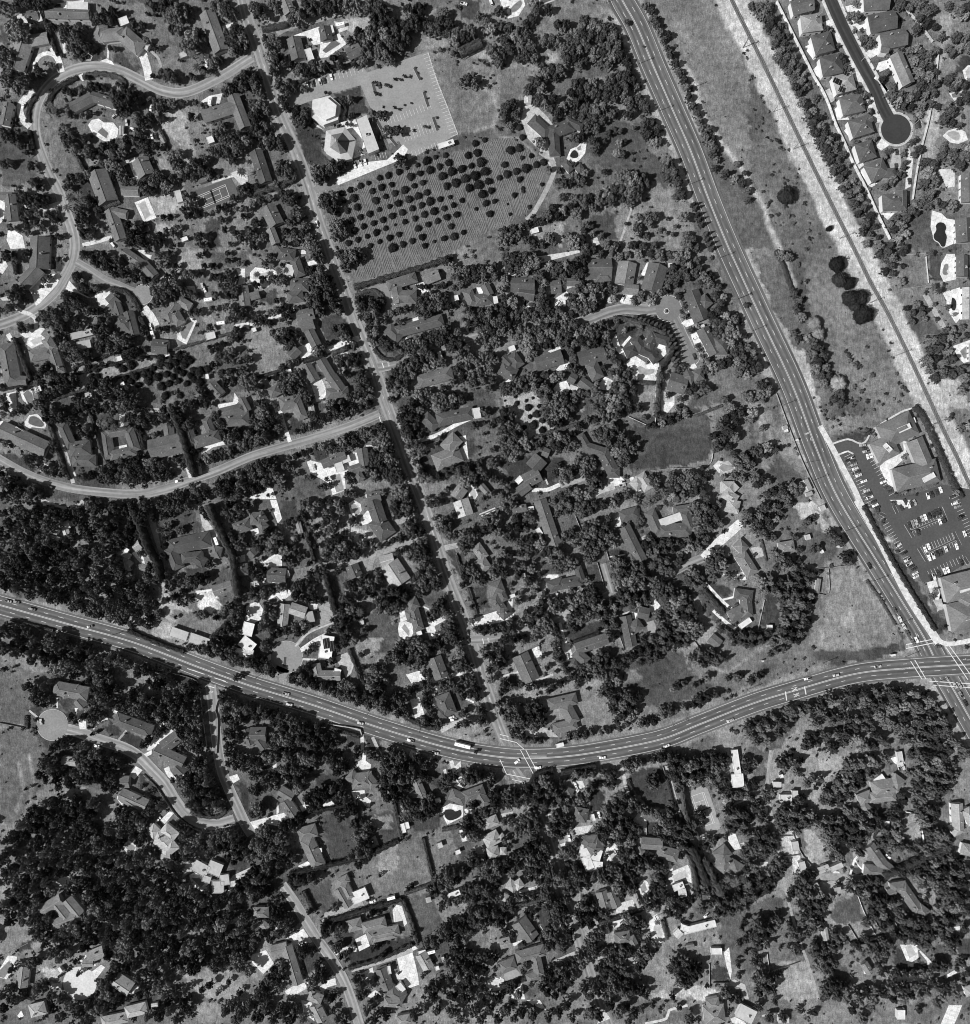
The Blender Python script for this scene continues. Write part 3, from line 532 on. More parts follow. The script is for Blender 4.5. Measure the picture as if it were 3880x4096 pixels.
G .4 162 2 176 20 180 50 176 45 165 20
G .12 120 84 128 78 130 70 132 76 128 84 124 88
G .4 66 131 78 130 80 135 66 136
G .4 175 128 187 120 187 170 176 155
h 3 4 85 51 100 53 113 58 124 63
h 3 3 117 59 126 66 130 72 128 80 122 88
h 2.5 3 96 99 116 100
h 3 3 24 142 40 136 60 130
h 2 2 148 124 166 117
h 3.5 4 120 92 119 108 119 124 130 124
k .7 96 125 110 131.5
k .7 117 100 116.5 131
k .7 109 166 127 164 155 162 160 151
k .6 140 125 167 116.5
K .9 1 113 58.5 120 60 127 65 130 71 128 79 122 88 118 93
t 6 6 6 12 8 7 18 6 7 24 6 7 28 9 6 8 14 6 14 14 6 20 14 6 24 12 4 4 22 4 2 30 4 38 12 5 44 14 6 50 12 6 56 14 6 62 17 5 42 18 4 48 19 4 58 20 4 64 9 4 30 20 5 34 24 4 32 30 4 32 36 5 34 40 5 8 28 3 30 44 4 62 6 3 58 8 4 66 2 4 70 0 4
t 57 30 5 62 28 6 68 30 6 74 28 5 56 36 5 62 36 7 70 36 6 58 42 6 64 44 6 70 42 5 76 34 4 78 28 4 74 40 4 54 40 4 76 24 4 84 30 4 88 28 4 86 36 4 50 34 2 84 24 3 50 26 2
t 4 38 6 10 40 6 4 46 6 10 48 5 2 52 6 8 56 5 14 50 4 20 50 5 26 50 5 22 46 4 32 48 5 38 46 5 44 46 5 42 52 5 36 52 4 48 50 5 54 48 4 30 54 4 2 62 5 8 62 4 16 60 6 22 62 6 20 66 5 14 66 4 28 60 5 26 68 4 34 58 5 32 66 6 38 62 5 36 70 5 30 72 4 42 58 5 46 62 5 44 68 5 50 58 5 56 56 5 60 58 4 52 64 5 58 64 5 50 70 5 56 70 5 64 62 6 62 68 6 70 60 6 68 66 6 76 56 5 74 62 5 80 56 4 80 64 4 72 70 5 66 74 4 78 70 4 82 70 4 84 76 4 80 78 3 86 82 4 90 84 4 22 74 4 26 78 3 16 74 3 54 76 4 56 82 3 22 82 3 52 68 4
t 100 35 4 104 34 5 108 32 4 112 36 3 102 39 3 114 38 4 118 35 4 110 26 3 120 32 4 124 31 3 116 40 3 126 28 4 132 26 3 128 22 4 134 20 5 130 14 5 138 16 5 136 10 5 142 12 5 140 20 5 146 18 5 134 4 5 140 4 5 148 8 4 150 14 4 128 4 4 122 6 3 120 3 4 114 3 4 104 3 4 96 4 4 90 5 4 84 3 4 76 3 4 154 20 5 158 26 5 164 28 4 162 34 4 166 40 4 152 24 3 136 36 4 139 43 3 141 48 3 140 40 2 137 39 2 158 20 4 168 36 4
c 103 50 2.5 106 51 2.5 109 52 2.5 112 53 2.5 115 54 2.5 118 55 2.5 121 56 2.5 124 57 2.5 124 60 2.3 127 61 2.3 129 64 2.3 131 67 2.3 132 70 2.3 133 73 2.3 134 77 2.3 134 82 2.3 130 76 2.3 133 86 2.3 131 81 2.3 128 70 2.3
t 144 60 3 150 56 3 158 48 5 164 46 5 170 50 5 176 52 5 162 54 5 168 56 6 174 58 6 164 62 5 170 64 5 178 64 5 174 70 5 180 74 5 176 78 5 172 84 5 178 84 5 166 86 5 160 88 5 156 84 4 154 90 4 182 80 5 184 88 5 180 92 4 186 94 4 138 87 4 134 90 3 150 75 2 152 80 2 148 72 2 150 100 5 146 104 4 142 106 4 152 106 4 148 110 3 156 104 4 136 112 3 134 118 3
t 88 54 3 94 60 3 98 59 2 106 58 3 118 77 2 90 90 4 95 94 4 88 96 4 92 98 4 84 92 3 98 90 3 102 96 3 78 88 3 98 100 5 92 104 6 86 104 6 94 110 6 88 112 6 82 110 5 100 106 5 96 114 5 90 118 5 84 118 5 78 116 4 98 120 4 88 124 5 82 124 4 76 122 5 84 132 5 78 128 4 88 134 4 104 118 4 108 126 3 106 120 3 72 118 3 72 106 5 76 110 4 120 90 3 122 96 3 120 102 3 118 116 3 118 124 3 132 104 4
t 62 90 4 66 92 5 70 96 4 60 86 3 56 90 4 52 88 3 46 94 4 40 96 5 36 94 4 32 92 4 28 92 4 24 95 5 18 97 4 14 100 5 8 103 5 4 106 5 12 106 4 2 102 3 30 99 4 34 104 6 38 106 4 26 102 5 20 104 4 30 108 4 42 94 3 50 108 3 56 108 4 62 106 4 66 108 4
t 38 116 7 44 116 7 50 114 6 36 122 6 42 124 7 48 122 6 54 118 5 40 130 5 46 130 4 52 124 3 35 111 5 44 110 5 56 112 4 54 127 3
o 13 115 2.3 22 118 3 28 123 3 23 125 2 26 131 3.2 32 128 2.6 19 133 2 32.5 135 3 4 113 1 20 113 1.6 25 111 1.2 30 117 2 12 110 1.5
t 4 122 5 10 124 4 2 128 5 8 132 5 14 134 4 4 136 6 12 140 6 18 142 5 8 146 5 14 150 6 20 148 5 4 152 5 10 156 4 18 138 4 24 144 3 28 146 4 32 142 4 38 142 5 44 140 5 50 142 5 44 148 6 50 148 5 56 146 4 58 140 3 54 138 3 2 144 4 40 146 4 60 132 4 66 128 4 72 128 4 80 136 4 84 138 4 72 138 5 78 140 6 82 144 5 76 136 4 92 140 5 96 144 6 90 146 5 88 152 5 94 152 6 100 150 5 92 158 5 96 158 4 104 146 3 70 156 5 66 160 6 60 158 5 64 166 5 70 162 5 56 164 4 74 160 3 46 166 4 52 166 5 42 168 4 48 172 5 54 170 4 44 162 3
t 68 170 5 72 172 6 70 178 6 76 176 4 66 184 4 52 182 5 58 182 5 46 185 4 60 187 4 50 187 4 76 168 3 96 184 5 102 186 4 88 187 4 114 176 4 118 174 4 112 172 3 130 170 5 136 172 5 142 170 5 128 176 5 134 178 6 140 176 6 146 176 5 124 182 5 130 184 5 138 184 5 146 182 5 152 180 4 148 170 5 154 172 4 120 184 4 118 178 3 152 164 3 156 168 3 122 130 4 116 132 3 128 128 4 112 132 3 124 126 3 134 126 3 140 124 3 156 186 4 2 174 4 2 184 4 6 180 4 116 187 3
t 170 112 4 174 118 4 176 124 5 180 122 5 170 126 4 166 132 5 172 136 6 176 140 5 168 142 5 164 146 5 172 148 4 160 140 4 178 160 5 184 156 5 182 164 5 186 162 4 176 153 3 178 130 4 185 110 4 162 150 3 176 170 4 182 172 4 170 172 3
p 132 187 3.5 152 182 3.5 128 180 3.5
a 16 46 -30 .8 23.5 44.5 20 .3 24 41 10 .06 43 40 -50 .85 48.5 40 85 .85 76.5 34.5 75 .4 92.5 36 -65 .9 147 66 -25 .85 142 51 -15 .08 146 80 70 .07 91.5 174 -10 .85 92 176.5 -10 .5 52.5 87.5 75 .12 64 56 0 .5
F 125 46
u 165 6 1 u 178 37 1
T 540.3 187.6
H house at right edge with the kidney pool|.13|g 182 4 182 20 9
H pale-roofed house at right edge with the slim dark pool|.4|g 186 28 186 52 8
H tan house at right edge with the walled square pool|.3|g 189 70 189 84 4
s 64 177 8 9 -25 .35 67 183 5 3 -20 .4 145 128 3 4 -20 .7 49 133 3.5 3 -20 .3 50 135.5 2 2 -20 .85 58 142.5 1.5 1.5 -20 .8
P .85 166 10 170 3 176 3 178 12 177 22 168 24 165 18
W .3 167 16 168 11 171 10 171.5 14 169.5 16 171.5 18 169 19 167 18
P .82 167 32 180 28 183 48 177 55 170 44 170 38
W .13 174 35 177.5 38 177 44 175.5 46 173 44 173.5 39
P .85 175 72 186 68 190 67 190 82 183 85 178 80
W .3 180 76 186 71 190 70 190 80 183 81.5
P .55 152 34 156 33 170 58 168 62 164 55
P .55 0 160 6 158 10 162 8 170 0 170
P .16 83 146 92 143 104 145 110 150 122 170 131 186 145 184 166 176 190 180 190 231.5 165 247.5 152 249.5 142 233.5 120 199.5 108 183 95 157 87 155
P .8 120 162 128 155 139 150 141 154 130 164 134 180 126 176 120 164
P .8 137 143 144 145 145 150 138 150
S .75 4 75 132 84 148 100 178 104 187
S .7 1.3 84 145.5 96 142 104 145 109 144 116 134 135 122 140 120 147 118
S .75 1.2 88 154 96 151 100 153
G .12 83 142 96 139 115 135 128 126 124 130 116 134 108 144 104 144 96 141
G .45 72 136 95 128 125 118 145 110 144 116 125 126 100 134 80 142
G .5 74 125 84 128 100 122 100 132 82 136
G .62 54 72 62 76 70 96 74 112 76 130 72 126 60 96
G .35 25 5 45 5 58 30 75 75 82 100 78 95 60 70 40 45
G .42 62 0 90 0 98 20 110 50 130 80 145 100 140 115 110 112 98 100 80 80 66 40
G .4 136 4 154 4 154 28 136 30
G .24 157 4 166 3 166 22 158 24
G .3 138 50 150 40 166 62 158 64 148 70
G .6 166 98 180 96 187 120 175 120 168 112
G .5 162 80 168 84 174 90 168 92
G .35 25 115 40 120 42 150 60 170 45 175 30 165 25 140
G .5 16 112 30 114 40 125 42 150 40 165 30 160 34 140 28 122
G .4 0 88 30 90 20 112 0 110
G .3 38 160 60 165 70 185 50 185 40 172
k .6 134 4 154 3
k .6 154 5 156 25
k .6 134 30 154 27
k .5 152 64 165 63 187 58
k .4 42 108 52 135 62 160 75 187
k .4 64 160 75 158
h 3 2 42 0 48 12 52 24 58 40 62 55
h 4 3 76 78 80 96 82 104
t 46 3 4 50 5 4 53 6 3 56 32 4 60 38 4 58 44 4 62 50 4 66 66 4 70 70 5 74 74 5 70 78 5 78 80 5 74 84 5 72 90 5 80 88 4 76 94 4 82 94 3 78 100 4 86 112 4 90 108 4 92 114 4 56 62 3 60 66 3
y 71 55 6 y 74 63 6 y 89 100 7
d 90.5 9.7 6.3 92 21.5 6 98.5 24 5 101 35.5 6.5 107 35 6 103 41 5 110.5 47.5 7.2
b 96 79 2 97 83 2 101 86 2.5 104 88 2 94 76 1.5 107 98 1.5 114 94 2 110 73 1.5 98 82 1.5 134 100 1.5 136 103 1.5 138 104 1.5 132 93 1.5 122 60 1 127 30 1.3 156 100 1 70 111 1 151 122 2 148 119 1.5 153 126 1.8 155 130 1.8 158 135 2 160 139 2 162 143 2 163 147 2 165 151 2 167 156 2 169 160 2 171 164 2 173 168 2 128 70 1.3 126 76 1.2 129 81 1.3
b 75 118 1 76 121 1 78 124 1.2 80 127 1.2 84 127 1.5 88 128 1.2 92 124 1.5 96 124 1 100 117 1.5 104 112 1.5 110 113 1.3 118 114 1.5 124 108 1.5 130 112 1.3 136 109 1.5 98 113 1.3 106 106 2 100 103 2 115 120 1.3 122 116 1.2 134 114 1.2 140 106 1.5 84 133 1.2 90 131 1.2
t 120 3 4 126 2 4 124 7 4 130 6 4 128 12 4 124 16 4 129 18 3 136 24 4 137 12 2.5 138 2 3 148 41 3 151 44 3 145 47 3 140 44 3 152 48 2.5 156 45 2.5 144 54 3 142 48 3 154 52 2.5 136 2 3 161 41 2 171 43 2.2 163 52 2 178 50 2 160 68 5 166 67 5 172 66 5 176 65 4 164 74 5 169 72 4 158 76 3 156 84 5 162 82 4 158 90 4 162 96 5 168 92 5 174 93 5 180 91 4 183 88 3 174 82 5 170 84 3 173 76 2.5 175 60 3 170 60 3 182 58 3 184 96 4 182 106 3.5 182 134 4 186 132 4 184 102 3 186 64 3 172 127 2 174 124 2
p 163 31 3.5 157 3 3 159 28 3
t 26 48 4 22 52 3 24 70 5 30 72 5 34 78 5 28 80 5 24 84 5 32 86 4 26 90 4 24 60 4 42 98 5 45 102 4 38 96 4 32 102 6 36 106 5 30 108 5 24 112 4 40 104 4 33 112 3 22 110 4 25 122 5 23 127 4 32 134 3 30 150 5 36 148 5 42 150 4 26 152 5 34 154 4 20 158 5 24 160 4 26 170 5 32 172 4 36 174 4 28 176 4 48 180 6 54 178 6 58 182 5 50 186 5 60 178 4 44 184 4 40 182 4 36 184 4
t 141 152 3 137 180 3 112 137 2.5 104 135 1.5 118 138 2.5 160 174 2 178 182 3
h 4 3 146 117 152 124 160 140 168 158 174 172 182 186
a 107 146.5 -5 .4 108.5 149 -5 .06 109.5 151 -15 .45 112 153.5 -20 .75 112.5 155.5 -20 .92 98.5 156 -20 .85 99.5 158.5 -20 .06 100.5 161 -20 .35 101.5 164 -20 .7 103 166.5 -20 .06 104 169 -20 .7 108 173.5 -20 .85 110 180.5 -20 .5 111.5 183 -20 .06 112.5 185.5 -20 .85 122.5 174 -25 .85 125 178.5 -20 .08 127.5 181 -20 .06 165.5 180 70 .9 156 184.5 75 .9 162.5 182 70 .06 159 183.5 70 .06 174 185 -20 .06
u 12.5 37 1 u 23.5 61 1 u 46 117 1 u 70 173 1 u 112 40 1 u 132.5 79 1 u 159 131 1
A 61 125.5 72 A 68 142 72 A 85 148 200 A 87 151.5 20
T 540.3 187.6
H long tile-roofed office block with roof wells beside railway|.19|h 121 141 146 129 19;h 116 153 132 145 17;g 146 142 154 161 13;h 131 173 164 165 18;f 132 136 141 132 4;f 121.5 146 126.5 151 3.5;f 150.5 173 159 168.5 4
T 540.3 375.1
H tile-roofed office block at right edge with roof wells|.2|h 168 68 196 61 20;h 172 89 196 84 22;h 180 79 196 75 12;f 178 68 190 64 3.5;f 182 88.5 190 86.5 3.5
T 0 375.1
H small pale shack pair deep in the left wood|.4|g 37 29 44 31 6;g 39 23 43 25 4
H pale-gabled cabin among dark wood crowns|.5|g 46 20 52 18 6;g 48 20 50 26 5
H grey stepped house at the wood's right edge|.28|g 88 40 97 44 7;g 92 45 98 50 6;f 91 36 96 39 4;g 93 44 95 54 7;g 100 36 105 33 7
H large dark hip-roofed house below the mown lawn|.11|h 126 36 158 29 12;h 127 36 134 52 9;h 136 44 152 42 8;h 144 42 154 48 8
H small dark pyramid-roofed garage beside tall hedge|.15|h 159 38 166 40 9
H dark house right of tall hedge with patio umbrella|.13|h 175 22 188 18 9
H small dark hip house left of the pool courts|.15|h 174 53 186 52 9
H twin pale long barns beside the four-lane road|.38|f 127.5 98.5 140.5 103 7.5;f 142 103 156.5 108 7.5
H white flat-roofed house with lower tiled eaves|.9|f 182 96 190 98 10;f 181 105 190 112 9;g 176 114 190 116 6
H tile-roofed house above the round cul-de-sac|.17|h 40 141 66 146 11;h 46 146 60 142 8;g 58 150 63 156 8
H dark long house under the cul-de-sac wood|.12|h 86 164 114 174 10
H dark-roofed house beside white forked drive|.13|g 122 186 134 177 10
H dark house at right among wood below the avenue|.13|g 184 172 188 184 6
H small barn with slatted yard right of dirt lot|.17|g 160 69 174 64 8
s 118 45.5 3 6 10 .85 86.5 64 6 5 0 .25 108 72.5 7 3 0 .5 98 12 .1 .1 0 .5 87 159 3 2 20 .8 77 153 3 3 10 .8 102.5 25 .1 .1 0 .1 21 23 4 3 10 .4
S .6 4 31 0 38 4 48 7 58 5 63 1
P .85 99 40 106 36 108 44 109 48 105 47
P .5 115 10 118 22 121 36 124 40 122 44 119 34 114 20 109 12
S .48 2.5 111 10 118 32 122 45 123 60 121 75
P .6 145 3 149 5 152 20 158 28 166 34 165 28 156 16 150 4
S .75 1.3 133 32 140 28 153 24
P .8 162 30 164 36 162 38
P .85 175 43 184 41 184 46 178 48
G .62 118 66 126 66 128 76 140 80 146 82 140 84 128 82 134 92 130 94 122 82 118 74
G .8 146 70 160 67 164 76 166 82 156 84 147 83 148 76
S .85 1.5 147 69 160 67.5
G .62 115 95 125 92 140 100 126 104 112 100
P .9 56 156 64 157 65 172 60 172
P .85 118 174 122 167 126 170 131 174 126 178 113 188 110 188
S .7 1.3 43 148 43 156
S .7 1.5 70 172 75 166 81 164
S .6 1.5 22 158 28 163
S .5 1.5 89 180 95 173
P .85 185 80 188 78 188 92 184 90
D 39.5 169 12.5
G .3 113 6 146 6 152 22 140 26 122 30 116 14
G .34 0 135 10 132 20 142 26 152 22 160 20 168 0 166
G .36 0 176 20 172 28 178 40 188 0 188
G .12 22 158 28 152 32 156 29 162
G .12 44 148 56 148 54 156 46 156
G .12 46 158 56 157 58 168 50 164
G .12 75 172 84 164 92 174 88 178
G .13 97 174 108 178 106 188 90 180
G .5 88 130 100 130 115 136 118 148 100 150 88 142
G .55 86 92 105 76 118 78 120 90 108 95 90 94
G .4 128 94 150 86 170 92 160 104 140 96
G .12 138 52 154 50 156 60 140 60
G .5 14 58 22 50 36 52 36 64 20 64
G .5 0 118 20 112 40 126 30 130 12 124 0 126
G .3 20 110 60 100 70 120 50 125 30 120
G .25 125 125 150 130 150 142 130 138
G .45 28 76 60 86 90 94 90 96 60 89 28 79
G .3 158 55 172 50 176 62 166 66
h 4 9 100 8 106 22 112 38 118 48 120 60
h 4.5 9 156 4 162 18 168 30 174 42 176 56 178 72
h 3 3 96 98 120 108 138 114
h 2 2 8 90 40 98
h 3 3 158 104 166 96 174 88
h 3 2 174 52 178 66
h 3 1.5 20 162 20 172
k .4 104 147 111 135
k .5 130 130 145 134 150 140 152 160 156 188
k .5 163 190 164 165 162 158 164 150
k .4 0 167 20 171
Z 7.5 3.5 6.5 0 8 30 8 60 10 64 2 110 0 112 10 104 30 96 38 90 42 92 54 98 58 108 56 118 62 108 74 100 84 88 92 60 84 30 76 8 70 0 66
Z 8 3 6 0 88 30 95 55 105 70 115 95 125 118 130 120 138 100 128 60 122 50 130 40 128 20 118 0 115
Z 8 3 5.5 64 130 80 128 90 142 88 152 68 158 66 140
t 22 140 6 28 143 6 34 140 5 36 148 4 30 150 6 26 148 5 34 154 3 40 138 4 48 126 8 54 124 7 42 128 6 56 132 5 66 106 8 72 104 6 62 110 6 76 110 4 70 112 5 86 116 7 94 115 8 102 116 7 98 122 6 90 122 6 106 124 6 112 126 6 118 128 6 124 130 5 112 122 4 116 120 4 104 130 5 120 138 6 116 140 4 124 142 3 112 136 3 46 98 5 50 102 4 42 100 3 128 138 4
t 100 150 7 108 150 7 116 152 6 94 156 7 102 158 8 110 158 8 118 160 6 96 163 6 104 165 6 112 165 5 122 156 6 126 150 6 130 158 7 136 150 6 142 148 6 134 165 7 140 160 7 146 158 6 152 156 5 148 168 6 142 172 7 136 175 7 130 168 5 148 178 7 142 182 7 150 186 6 136 184 5 156 158 3 124 164 5 128 160 5 138 142 5 144 140 5 132 144 4 148 146 4 150 142 3 100 144 4 64 162 3 70 164 5 74 158 5 76 164 4 70 158 4 78 156 3 67 172 2 62 163 3 52 166 4 56 168 3 54 162 3
t 48 178 5 54 177 4 42 182 5 50 184 5 40 186 4 60 185 3 64 186 3 76 182 3 108 184 4 112 180 4 118 176 4 122 172 4 50 174 4
t 168 144 6 176 142 6 184 140 6 166 152 6 174 150 6 182 150 6 170 158 6 178 158 6 186 158 5 168 166 6 176 168 5 182 164 5 174 176 5 180 178 5 168 176 4 172 184 5 164 184 3 170 146 4
t 116 14 4 124 11 4.5 128 6 6 134 5 6 122 4 6 140 4 5 126 19 3.5 135 23 3.5 120 23 3.5 124 29 4 130 29 3.5 128 32 3 139 12 1 142 18 1 138 24 1 126 55 3 132 58 3 128 62 4 136 62 4 142 62 5 150 60 5 146 64 4 156 60 3 126 65 3 138 68 4 132 72 4 136 76 4 126 75 3 144 75 3 130 66 2 125 69 1.5 158 48 4 156 56 3 152 8 4 156 12 4 170 10 5 176 14 5 182 10 5 186 4 4 172 4 4 178 6 4 176 30 5 180 34 5 174 26 4 182 28 4 172 40 4 178 46 5 174 34 4 184 24 3
t 104 86 4 110 82 4 117 78 3.5 113 89 5 118 86 4 107 92 4.5 112 80 3 96 97 4 100 96 3 88 95 2 92 95 2 112 95 3 104 80 3 132 88 2 151 86 4 156 86 2 163 88 3.5 168 85 3 172 80 4 176 84 5 182 86 5 176 92 4 170 94 3 178 76 4 140 114 4 145 116 5 150 114 5 155 112 5 160 108 5 156 118 5 148 119 4 164 112 6 170 108 6 174 114 6 168 118 6 174 122 6 180 124 6 186 122 6 162 102 3 166 100 4 172 98 5 178 100 4 158 104 3
t 114 50 5 118 52 5 112 58 6 118 60 5 106 62 4 124 34 3 124 40 3 128 40 3 106 40 4
t 36 4 .1 40 8 4 44 10 5 50 10 5 56 8 4 34 8 4
a 35 4 10 .9 38 4.5 10 .06 43 6.5 10 .06 50 8.3 -5 .5 5 8 -40 .8 31 166.5 80 .2 72.5 184.5 10 .85 65.5 153 75 .7 6.5 76 13 .3 12.5 76.5 13 .06 24.5 82 13 .06 67.5 95 -15 .05
R 162.5 31 70 .92
u 40 102 1 u 90 99.5 1
M .9 .6 156 139.5 161 141 M .9 .5 140.5 126.5 153.5 130.8 M .9 .5 161 133.5 169.5 136.2
T 187.6 375.1
H dark house beside white serpentine drive at left|.13|h 5 10 10 18 9;h 0 14 8 14 10;h 6 16 12 22 7
H dark house left edge above oblong terrace pool|.13|g 0 38 4 42 8
H dark pool cottage below the oblong terrace pool|.12|g 13 56 27 57 11
H U-shaped gravel-roofed house above the round cul-de-sac|.3|g 26 78 24 95 8;g 30 81 42 85 9;f 44 84 46 92 6
H flat-roofed house with two dark solar arrays|.28|f 58.5 102 56 119 10
H L-shaped tile house with white rear awning|.24|g 49 123 52 136 7;g 48 132 68 132 8;f 63 128 68 129.5 4
H long house with cashew-shaped pool beside street|.12|g 92 0 98 18 11;h 94 14 104 28 14;g 90 8 96 6 8
H grey house with teardrop pool beside street bend|.15|h 118 80 126 76 9;h 119 83 121 91 6;h 122 80 127 98 8
H white-and-grey gabled house beside the dirt driveway|.42|g 104 48 114 63 16;g 98 47 108 44 9
H small dark gabled barn left of the white-grey house|.12|g 76 49 80 58 10
H dark gabled house above the white L-shaped driveway|.15|g 138 118 144 134 11
H dark house beside the white paved sport slab|.13|h 144 146 150 162 12;h 140 160 148 160 8
H small grey house right across the street|.2|h 169 34 176 44 8;h 172 44 178 53 9
H pale house at top with twin-wheel-track drive|.35|g 158 0 162 12 12
H dark hip-roofed house above the long white driveway|.14|h 180 68 190 64 10;h 182 72 190 84 8
H dark house at left under the avenue wood|.13|g 0 176 12 176 11;g 6 180 11 187 7
s 37 21 4 9 -15 .28 28.5 55 2 4 -20 .8 140.5 141.5 2.5 2 -15 .9 127 100 4 3 -20 .85 84 92 3 3 -10 .5
P .9 15 0 20 0 24 14 21 18 18 10
P .85 8 47 20 40 24 42 24 50 12 53
W .7 10 47.5 20.5 42 23.5 48 11.5 52
P .85 0 22 6 21 7 25 2 27
P .7 0 62 14 58 30 54 30 58 16 63 0 66
P .85 14 72 22 68 30 67 31 71 24 76 20 72 14 76
P .85 0 78 6 76 10 82 8 90 0 94
W .7 0 80 4 78 8 84 0 86
P .85 74 3 78 0 83 3 84 8 80 13 76 11
W .4 75 4.5 78 3 82 6 82.5 10 79.5 12
P .88 83 14 88 8 92 10 94 17 91 20 88 18 84 19
G .7 66 20 84 22 90 27 88 31 80 33 70 31
C .3 68 17 75.5 17 75.5 30.5 68 30.5|69 18 74.5 18 74.5 29.5 69 29.5
P .42 84 45 104 36 120 30 128 28 128 31 116 35 104 40 94 44 91 55 86 57
S .45 4 66 50 84 44 104 37 122 31 130 27
S .45 5 108 17 120 13 126 12
P .88 111 97 112 92 117 91 122 93 122.5 100 120 105 116 105 112 102
W .4 114 96 116 93 119.5 98 119 102
P .9 112 84 116 83 118 90 113 92
P .9 132 96 138 93 140 100 147 97 146 100 138 104 135 105
P .8 133 92 144 88 147 90 138 95
S .85 1.2 129 80 134 82 138 88
P .92 165 90 186 83 188 92 167 95
P .9 117 131 121 130 127 128 131 133 144 133 155 129 160 127 160 131 140 137 124 142
P .9 120 150 127 148 131 161 124 164
P .88 138 146 142 144 141 150 145 154 139 156 137 150
S .8 1.3 158 148 164 150 168 152
P .9 36 115 38 111 48 104 56 100 56 108 46 111 39 114
S .6 1.3 34 110 44 100 65 91
P .45 52 80 60 76 64 88 60 92 50 96 44 100 36 110 34 108 44 96 52 88
P .8 9 120 16 115 18 118 14 121
S .75 1.6 40 119.5 50 120
P .6 64 118 74 114 78 124 76 130 72 134 70 128 66 122
P .75 43 78 51 78 50 83 45 82
P .6 149 168 168 160 160 166 144 175 142 171
S .75 2.5 84 176 84.5 187.5
S .55 2.5 92 178 96 187
S .7 .9 172 11 184 6
S .7 .9 173 12.5 184 8
S .5 4 146 36 156 34
P .4 18 131 28 136 27 132 20 129
D 27.5 118 11.5
N 26.5 118 26 125
S .35 10 25 126 22 133
S .5 3 186 108 188 108
G .12 22 0 34 0 34 12 25 16
G .3 32 30 46 30 48 46 34 50
G .5 20 18 34 20 32 34 24 32
G .5 48 6 66 4 66 18 56 22 48 30 44 18
G .3 62 56 76 54 78 62 70 72 62 72
G .28 86 84 104 84 112 100 108 112 84 118 76 116 80 104 88 96
G .5 84 104 100 106 94 118 80 118 76 114
G .35 84 128 104 122 118 124 120 132 108 142 100 132 84 134
G .3 130 68 146 66 148 80 138 82 130 78
G .25 148 40 160 38 162 60 156 58
G .35 140 0 154 4 152 14 140 12
G .25 168 66 178 66 180 82 172 84
G .3 160 44 176 52 170 60 162 56
G .18 84 170 92 172 100 186 90 187
G .15 78 174 84 178 84 187 70 180
G .3 148 142 160 140 164 158 156 160
G .45 150 174 170 160 180 158 176 172 160 176
G .5 98 165 120 170 150 178 180 186 150 182 118 174
h 2.5 3 74 112 78 122 82 134
h 3 4 42 24 46 38 48 46
h 4 6 56 56 60 70 64 86
h 2 2 155 42 160 58
h 3 3 58 170 82 178
h 3 3 70 90 72 104
h 2.5 2 164 66 170 86
h 3 2 116 163 130 170 142 172
k .6 62 52 82 45
k .5 34 46 48 43
k .5 34 52 50 49
k .5 163 66 170 86
k .7 155 40 160 58
K .6 1 84 176 83 172 60 168
t 42 3 5 40 10 5 46 8 5 50 4 4 36 14 4 42 14 4 48 12 3 54 2 4 60 2 4 66 2 4 70 3 4 57 9 3.5 62 8 3 68 8 4 58 14 4 54 18 3 64 16 4 62 21 4 58 24 4 77 16 4 72 10 3 50 20 3 45 22 3 50 27 3.5 50 35 3.5 44 30 3 36 28 3.5 32 32 2 32 26 2 30 22 2 34 40 3 38 43 3.5 45 47.5 3 34 36 2.5 54 46 3 52 52 3 46 55 4 52 58 4 56 52 5 28 18 4 33 17 3 20 26 5 14 24 5 16 32 5 22 34 4 10 30 5 4 32 5 8 36 5 14 38 4 20 38 4 26 38 5 28 44 5 30 48 4 4 44 3 4 56 5 8 60 4 2 52 4 10 52 4 14 22 4 24 28 3
t 60 32 6 66 30 6 70 34 6 60 38 6 66 38 6 74 38 6 80 38 5 64 44 5 72 44 4 58 42 5 68 50 2 66 54 4 84 34 4 88 33 4 80 42 4 86 42 3 94 36 3 98 35 3 102 31 3 108 30 3 114 30 3 84 28 3 76 30 4 92 32 3 78 66 4 84 62 5 90 62 5 94 66 5 88 68 5 96 60 4 86 58 4 74 64 4 100 58 4 82 70 3 70 74 4 76 76 4 80 74 3 70 80 4 76 82 5 82 82 4 68 84 4 84 85 4 72 86 4 80 88 4 98 54 5 62 90 3 70 92 6 74 90 5 68 98 6 74 98 6 72 104 5 78 106 4 66 92 4 70 108 4 85 98 3 88 98 3
t 110 4 6 116 6 6 122 5 6 120 10 5 112 10 5 124 2 5 108 6 4 120 16 4 124 22 5 118 22 5 122 26 5 130 20 4 134 19 3.5 114 26 4 112 30 3 128 25 4 124 15 3 112 39 4 116 38 3 108 42 3 120 40 4 128 38 6 134 36 6 130 32 5 136 30 5 126 43 5 132 42 4 138 40 4 124 34 4 132 50 6 138 48 6 128 54 6 136 55 6 142 58 5 130 60 5 138 62 5 124 60 4 140 66 4 126 66 4 128 70 4 134 66 4 144 62 3 120 44 3
t 100 70 6 106 70 6 112 70 6 104 76 7 110 78 6 116 74 5 96 76 5 98 82 5 106 84 4 112 80 5 118 70 4 92 72 3 140 80 4 146 82 5 142 85 4 150 85 4 134 86 3 136 90 3 144 84 4 150 92 5 156 92 6 162 96 5 152 98 6 158 100 6 164 102 4 148 104 5 154 106 5 142 108 5 146 112 4 160 108 4 140 102 3 146 96 4 136 108 4 144 78 3 138 84 4
